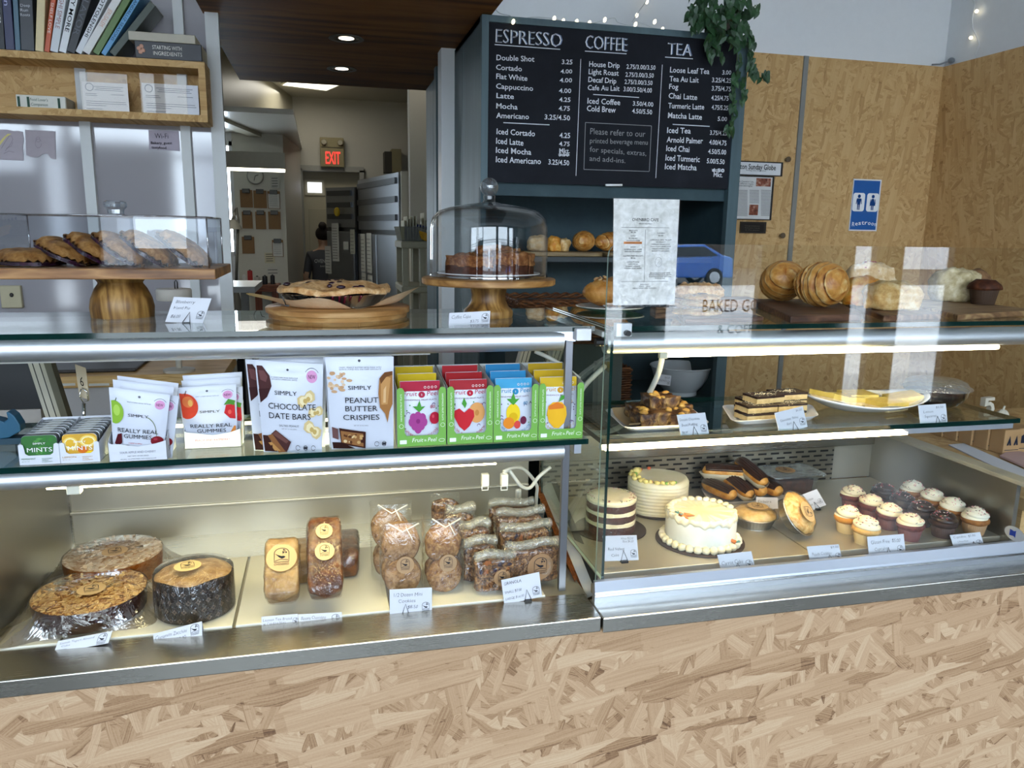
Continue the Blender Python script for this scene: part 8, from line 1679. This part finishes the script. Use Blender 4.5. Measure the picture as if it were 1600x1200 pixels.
# refrigerators
SSF = metal('a9adb1', .36, (40, 40, 1), 8, .08); SSD = metal('6d7073', .34, (40, 40, 1), 8, .08)
def wallprism(m, A, B, z0, z1, t=.02):
    d = (B-A).normalized(); n_ = Vector((-d.y, d.x, 0)); 
    if n_.y > 0 and abs(n_.y) > abs(n_.x): pass
    m.hexa([Vector((A.x, A.y, z0)), Vector((B.x, B.y, z0)), Vector((B.x, B.y, z0))+n_*t, Vector((A.x, A.y, z0))+n_*t], [Vector((A.x, A.y, z1)), Vector((B.x, B.y, z1)), Vector((B.x, B.y, z1))+n_*t, Vector((A.x, A.y, z1))+n_*t]); return m
fa, fb = at(511, 300, y=8.30), at(556, 300, y=7.95); fc_, fd = at(562, 300, y=7.9), at(626, 300, y=6.62)
def fridge(lab, A, B, top, split, ndoor, body):
    A = Vector((A.x, A.y, 0)); B = Vector((B.x, B.y, 0)); t = thing('refrigerator', lab, 'refrigerator', (A+B)/2, 'steel refrigerators'); d = (B-A).normalized(); n_ = Vector((-d.y, d.x, 0)); L_ = (B-A).length
    wallprism(MB(), A, B, .05, top, body).obj('body', SSD, t)
    o = -n_*.03
    for k in range(ndoor): wallprism(MB(), A+d*(L_*k/ndoor+.012)+o, A+d*(L_*(k+1)/ndoor-.012)+o, .25, split-.02, .03).obj('door', SSF, t, bev=.006)
    g = wallprism(MB(), A+o*.6, B+o*.6, split+.02, top, .018).obj('grille_panel', SSF, t)
    for k in range(3): z = split+.10+k*(top-split-.16)/2.2; wallprism(MB(), A+d*.04+o*1.3, B-d*.04+o*1.3, z, z+.05, .02).obj('louvre', SSD, g)
    for k in range(ndoor): q = A+d*(L_*(k+.82)/ndoor)+o*2.2; wallprism(MB(), q-d*.08, q+d*.06, .98, 1.02, .03).obj('handle', metal('b0b3b5', .2, amt=.03), t)
    return t, A+o, d, L_
t1, A1, d1, L1 = fridge('farther steel refrigerator with yellow sticker beside the back door', fa, fb, 2.03, 1.62, 1, .5)
t2, A2, d2, L2 = fridge('nearer two-door steel refrigerator with taped sheets', fc_, fd, 2.09, 1.60, 2, .6)
def taped(lab, A, d, s, w, z0, z1, col='d2cfc4', lines=9):
    q = A+d*s; n_ = Vector((-d.y, d.x, 0)); t = thing('taped_sheet', lab, 'paper sheet', q-n_*.004+Z*z0, 'sheets taped to the refrigerators'); m = MB(); P = [q-n_*.004+Z*z0, q+d*w-n_*.004+Z*z0, q+d*w-n_*.004+Z*z1, q-n_*.004+Z*z1]; m.poly(P); m.obj('sheet', plain(col, .7), t)
    m = MB()
    for k in range(lines): z = z0+(z1-z0)*(.08+.86*k/lines); p = q-n_*.008+Z*z; m.stroke([(w*.12, 0), (w*.8, 0)], .006, p, d, Z)
    m.obj('writing', ink('8a8880'), t)
taped('long white list on the near refrigerator, left of its pair', A2, d2, L2*.09, .17, 1.22, 1.58); taped('long white list on the near refrigerator, right of its pair', A2, d2, L2*.26, .17, 1.22, 1.59); taped('lower white list on the near refrigerator, left one', A2, d2, L2*.10, .16, .92, 1.21); taped('lower white list on the near refrigerator, right one', A2, d2, L2*.27, .17, .90, 1.20)
taped('white sheet high on the far refrigerator', A1, d1, L1*.22, .11, 1.30, 1.68, lines=12); taped('white sheet on the left edge of the far refrigerator', A1, d1, -.02, .10, 1.17, 1.45, lines=8); taped('small white tag on the far refrigerator door', A1, d1, L1*.62, .08, 1.42, 1.50, lines=0); taped('narrow sheet at the right of the far refrigerator', A1, d1, L1*.86, .07, 1.38, 1.62, 'c4c2ae', 6)
q = A1+d1*(L1*.5)-Vector((-d1.y, d1.x, 0))*.03; t = thing('yellow_sticker', 'yellow round sticker on the far refrigerator', 'sticker', q+Z*1.8); MB().ell(q+Z*1.79, .03, .01, .045, 14, 8).obj('sticker', plain('d8b41c', .5), t, smooth=True)
slab('wall_panel_beside_fridge', at(627, 300, y=6.55).x, at(700, 300, y=6.55).x, 6.55, 6.6, 0, at(650, 268, y=6.55).z, plain('c9c3b0', .5, vary=.02))
# cart with bin
cy0 = 5.4; x0, x1 = at(627, 400, y=cy0).x, at(668, 400, y=cy0).x+.12; zt3 = at(640, 377, y=cy0).z; zl = at(640, 447, y=cy0).z; BEI = plain('9c977e', .55)
t = thing('utility_cart', 'beige plastic utility cart beside the teal panels in the kitchen', 'cart', ((x0+x1)/2, cy0+.2, 0))
for z in (zt3, zl, .25): MB().box(x0, x1, cy0, cy0+.5, z-.05, z).obj('shelf', BEI, t, bev=.01)
for x in (x0+.01, x0+.13, x1-.05):
    for y in (cy0+.01, cy0+.45): MB().box(x, x+.04, y, y+.04, 0, zt3-.05).obj('post', BEI, t)
t = thing('storage_bin', 'clear plastic bin of white bags on the utility cart', 'bin', ((x0+x1)/2, cy0+.2, zt3)); bz = at(640, 354, y=cy0).z; m = MB(); m.hexa([(x0+.01, cy0+.02, zt3+.001), (x1-.01, cy0+.02, zt3+.001), (x1-.01, cy0+.4, zt3+.001), (x0+.01, cy0+.4, zt3+.001)], [(x0-.01, cy0, bz), (x1, cy0, bz), (x1, cy0+.42, bz), (x0-.01, cy0+.42, bz)]); m.obj('bin', clear('b8b8a0', .06, .1, haze=.15), t); m = MB(); rn = random.Random(3)
for k in range(9): a_ = x0+.03+k*.02; m.box(a_, a_+.006, cy0+.08, cy0+.32, zt3+.004, bz+rn.uniform(.02, .11), M=None)
tag(m.obj('bags', plain('c9c7ae', .7), t), kind='stuff')
c = at(652, 352, y=cy0+.1); t = thing('spatula', 'blue handled spatula sticking out of the plastic bin', 'spatula', c); MB().tube([c, at(668, 357, y=cy0+.1), at(680, 362, y=cy0+.15)], [.016, .02, .014], 8, flat=.6).obj('handle', plain('1c2a6a', .5), t, smooth=True)
t = thing('rubber_gloves', 'yellow rubber gloves hanging in the plastic bin', 'gloves', at(662, 372, y=cy0+.02)); m = MB()
for k in range(4): m.tube([at(655+k, 362+k*3, y=cy0-.012), at(664, 366+k*2.5, y=cy0-.02), at(671, 370+k*2, y=cy0-.012)], [.008, .012, .012], 8)
m.obj('gloves', plain('c8961c', .5), t, smooth=True)
# worktop, small table and clutter at the left of the kitchen
t = thing('worktable', 'white topped kitchen table at the left of the opening', 'table', at(370, 470, y=5.6)); a, b = at(300, 455, y=5.6), at(398, 447, y=5.6); zt4 = at(398, 455, y=5.6).z; MB().box(a.x-.6, b.x, 5.6, 6.3, zt4-.01, zt4+.03).obj('table_top', plain('c9c9c6', .4), t); MB().box(a.x-.5, b.x-.08, 5.7, 6.2, .3, zt4-.3).obj('under_shelf', plain('1e1c1a', .7), t)
for x in (a.x-.55, b.x-.10): MB().box(x, x+.05, 5.65, 5.7, 0, zt4-.01).obj('leg', plain('8a8882', .5), t)
t = thing('wooden_stool_table', 'small red-brown wooden table against the clipboard wall', 'table', at(415, 480, y=7.6)); a, b = at(396, 452, y=7.6), at(436, 446, y=7.6); MB().box(a.x, b.x, 7.6, 7.95, b.z-.06, b.z).obj('table_top', wood('4a2414', '6b3820', '84492c', 8, .5, 'x'), t)
for x in (a.x+.01, b.x-.07): MB().box(x, x+.06, 7.62, 7.68, 0, b.z-.06).obj('leg', wood('4a2414', '6b3820', '84492c', 8, .5, 'z'), t)
for px, py, w_, h_, col, lab, nm in ((391, 442, 7, 20, 'a8201c', 'red canister on the small wooden table', 'canister'), (382, 443, 6, 13, 'd2cfc6', 'white cup beside the red canister', 'cup'), (414, 445, 7, 12, '1c1c1e', 'black tin right of the red canister', 'tin'), (426, 444, 6, 13, '202024', 'black jar at the right of the small wooden table', 'jar'), (402, 446, 8, 11, 'bdb8ae', 'white bag of paper beside the red canister', 'paper_bag')):
    c = at(px, 446, y=7.72); z0 = b.z+.0005; r_ = w_/1205*7.8/2*1.05; hz = h_/1205*7.8; t = thing(nm, lab, nm.replace('_', ' '), (c.x, 7.75, z0)); MB().lathe([(0, 0), (r_, 0), (r_, hz*.9), (r_*.9, hz), (0, hz)], (c.x, 7.75, z0), 20).obj('body', plain(col, .45), t, smooth='auto'); MB().lathe([(r_*.4, hz), (r_*.5, hz+.004), (0, hz+.012)], (c.x, 7.75, z0), 16).obj('lid', plain('2a2a2a' if col != 'd2cfc6' else 'e2dfd6', .5), t, smooth=True)
c = at(364, 358, y=6.8); t = thing('desk_lamp', 'grey bell-shaped lamp on a curved arm against the bright window', 'lamp', at(366, 420, y=6.8)); MB().lathe([(.075, 0), (.05, .05), (.03, .075), (0, .08)], (c.x, 6.8, c.z), 24).obj('shade', plain('6b6a60', .5), t, smooth='auto'); MB().tube([(c.x, 6.8, c.z+.07), at(366, 335, y=6.8), at(369, 325, y=6.8), at(372, 345, y=6.8), at(370, 400, y=6.8), at(369, 455, y=6.8)], .012, 8).obj('arm', plain('56554e', .5), t, smooth=True); q = at(369, 455, y=6.8); MB().lathe([(0, .76), (.08, .76), (.08, .79), (.02, q.z), (0, q.z)], (q.x, 6.8, 0), 20).obj('base', plain('56554e', .5), t, smooth='auto')
t = thing('side_table', 'pale side table under the bright window carrying the lamp', 'table', (q.x-.25, 6.9, 0)); MB().box(q.x-.8, q.x+.12, 6.6, 7.2, .72, .76).obj('table_top', plain('b9b8b2', .5), t); MB().box(q.x-.75, q.x-.7, 6.65, 7.15, 0, .72).obj('leg', plain('8f8e88', .5), t); MB().box(q.x+.05, q.x+.1, 6.65, 7.15, 0, .72).obj('leg', plain('8f8e88', .5), t)
t = thing('folded_cloth', 'crumpled white cloth below the lamp by the window', 'cloth', (q.x-.36, 6.9, .7605)); m = MB(); m.ell((q.x-.36, 6.9, .92), .16, .14, .16, 20, 12); m.disp(.03, 9, 2); m.obj('cloth', plain('c3c8d0', .8), t, smooth=True)
# person at the far refrigerator, seen from behind
def person():
    px = at(506, 380, y=8.85).x; t = thing('person', 'person in a grey lettered shirt and dark trousers, hair in a bun, back turned', 'person', (px, 8.85, 0))
    me = bpy.data.meshes.new('body'); J = [((0, 0, .92), .125), ((0, 0, 1.08), .115), ((0, .01, 1.24), .135), ((0, .01, 1.34), .10), ((0, .01, 1.405), .05), ((0, .03, 1.47), .062), ((0, .04, 1.55), .082), ((0, .03, 1.60), .05)]
    E_ = [(i, i+1) for i in range(7)]; V_ = [v for v, r in J]; R_ = [r for v, r in J]
    def chain(root, pts):
        k = root
        for v, r in pts: V_.append(v); R_.append(r); E_.append((k, len(V_)-1)); k = len(V_)-1
        return k
    for s_ in (-1, 1):
        chain(0, [((s_*.095, 0, .84), .092), ((s_*.10, .0, .48), .058), ((s_*.10, -.02, .12), .042), ((s_*.10, -.02, .04), .04), ((s_*.105, .11, .03), .032)])
        e = chain(3, [((s_*.15, .01, 1.335), .058), ((s_*.20, -.01, 1.08), .042), ((s_*.17, .16, 1.0), .032), ((s_*.15, .235, 1.0), .024)])
        for k in range(5):
            o = (k-2)*.012; l = (.03, .055, .06, .055, .045)[k]; d = .012 if k == 0 else 0
            chain(e, [((s_*(.15-d*1.6)+o*.8, .265-.01*(k == 0), 1.0+.0), .0085), ((s_*(.15-d*2.5)+o, .265+l*.8, .985), .0075)])
    me.from_pydata(V_, E_, []); o = bpy.data.objects.new('body', me); C.objects.link(o); sk = o.modifiers.new('skin', 'SKIN'); me.skin_vertices[0].data[0].use_root = True
    for i, r in enumerate(R_): me.skin_vertices[0].data[i].radius = (r*(1.18 if i in (1, 2) else 1), r*(.85 if i in (0, 1, 2, 3) else 1))
    o.modifiers.new('sub', 'SUBSURF').levels = 2; dg = bpy.context.evaluated_depsgraph_get(); nm = bpy.data.meshes.new_from_object(o.evaluated_get(dg)); bpy.data.objects.remove(o)
    for mm in (plain('caa083', .6), plain('4c4d50', .8), plain('17181b', .8)): nm.materials.append(mm)
    for p in nm.polygons: p.use_smooth = True; c_ = p.center; p.material_index = 2 if c_.z < .955 else (1 if c_.z < 1.385 and c_.y < .06 and (c_.z > 1.15 or abs(c_.x) < .17) else 0)
    ob = bpy.data.objects.new('body', nm); C.objects.link(ob); ob.parent = t
    m = MB(); m.ell((0, .018, 1.57), .088, .092, .082, 20, 14); m.obj('hair', plain('1d1310', .7), t, world=False, smooth=True); m = MB(); m.ell((-.01, -.05, 1.655), .045, .045, .042, 16, 10); m.disp(.004, 40, 2); m.obj('hair_bun', plain('1d1310', .7), t, world=False, smooth=True)
    m = MB(); m.ell((0, .128, 1.545), .012, .016, .018, 8, 6); m.obj('nose', plain('caa083', .6), t, world=False, smooth=True)
    m = MB()
    for s_ in (-1, 1): m.ell((s_*.030, .112, 1.565), .010, .006, .006, 8, 6)
    m.obj('eyes', plain('2a201a', .4), t, world=False, smooth=True); m = MB(); m.ell((0, .116, 1.505), .020, .006, .005, 8, 6); m.obj('mouth', plain('9a5a50', .5), t, world=False, smooth=True)
    m = MB(); m.text('OVENBIRD', (0, -.150, 0), X, Z, 0, 1.26, .04, .21, 'c', fat=.02); m.text('BAKERY', (0, -.150, 0), X, Z, 0, 1.215, .018, .09, 'c'); m.obj('shirt_lettering', ink('b5b5b0'), t, world=False)
person()
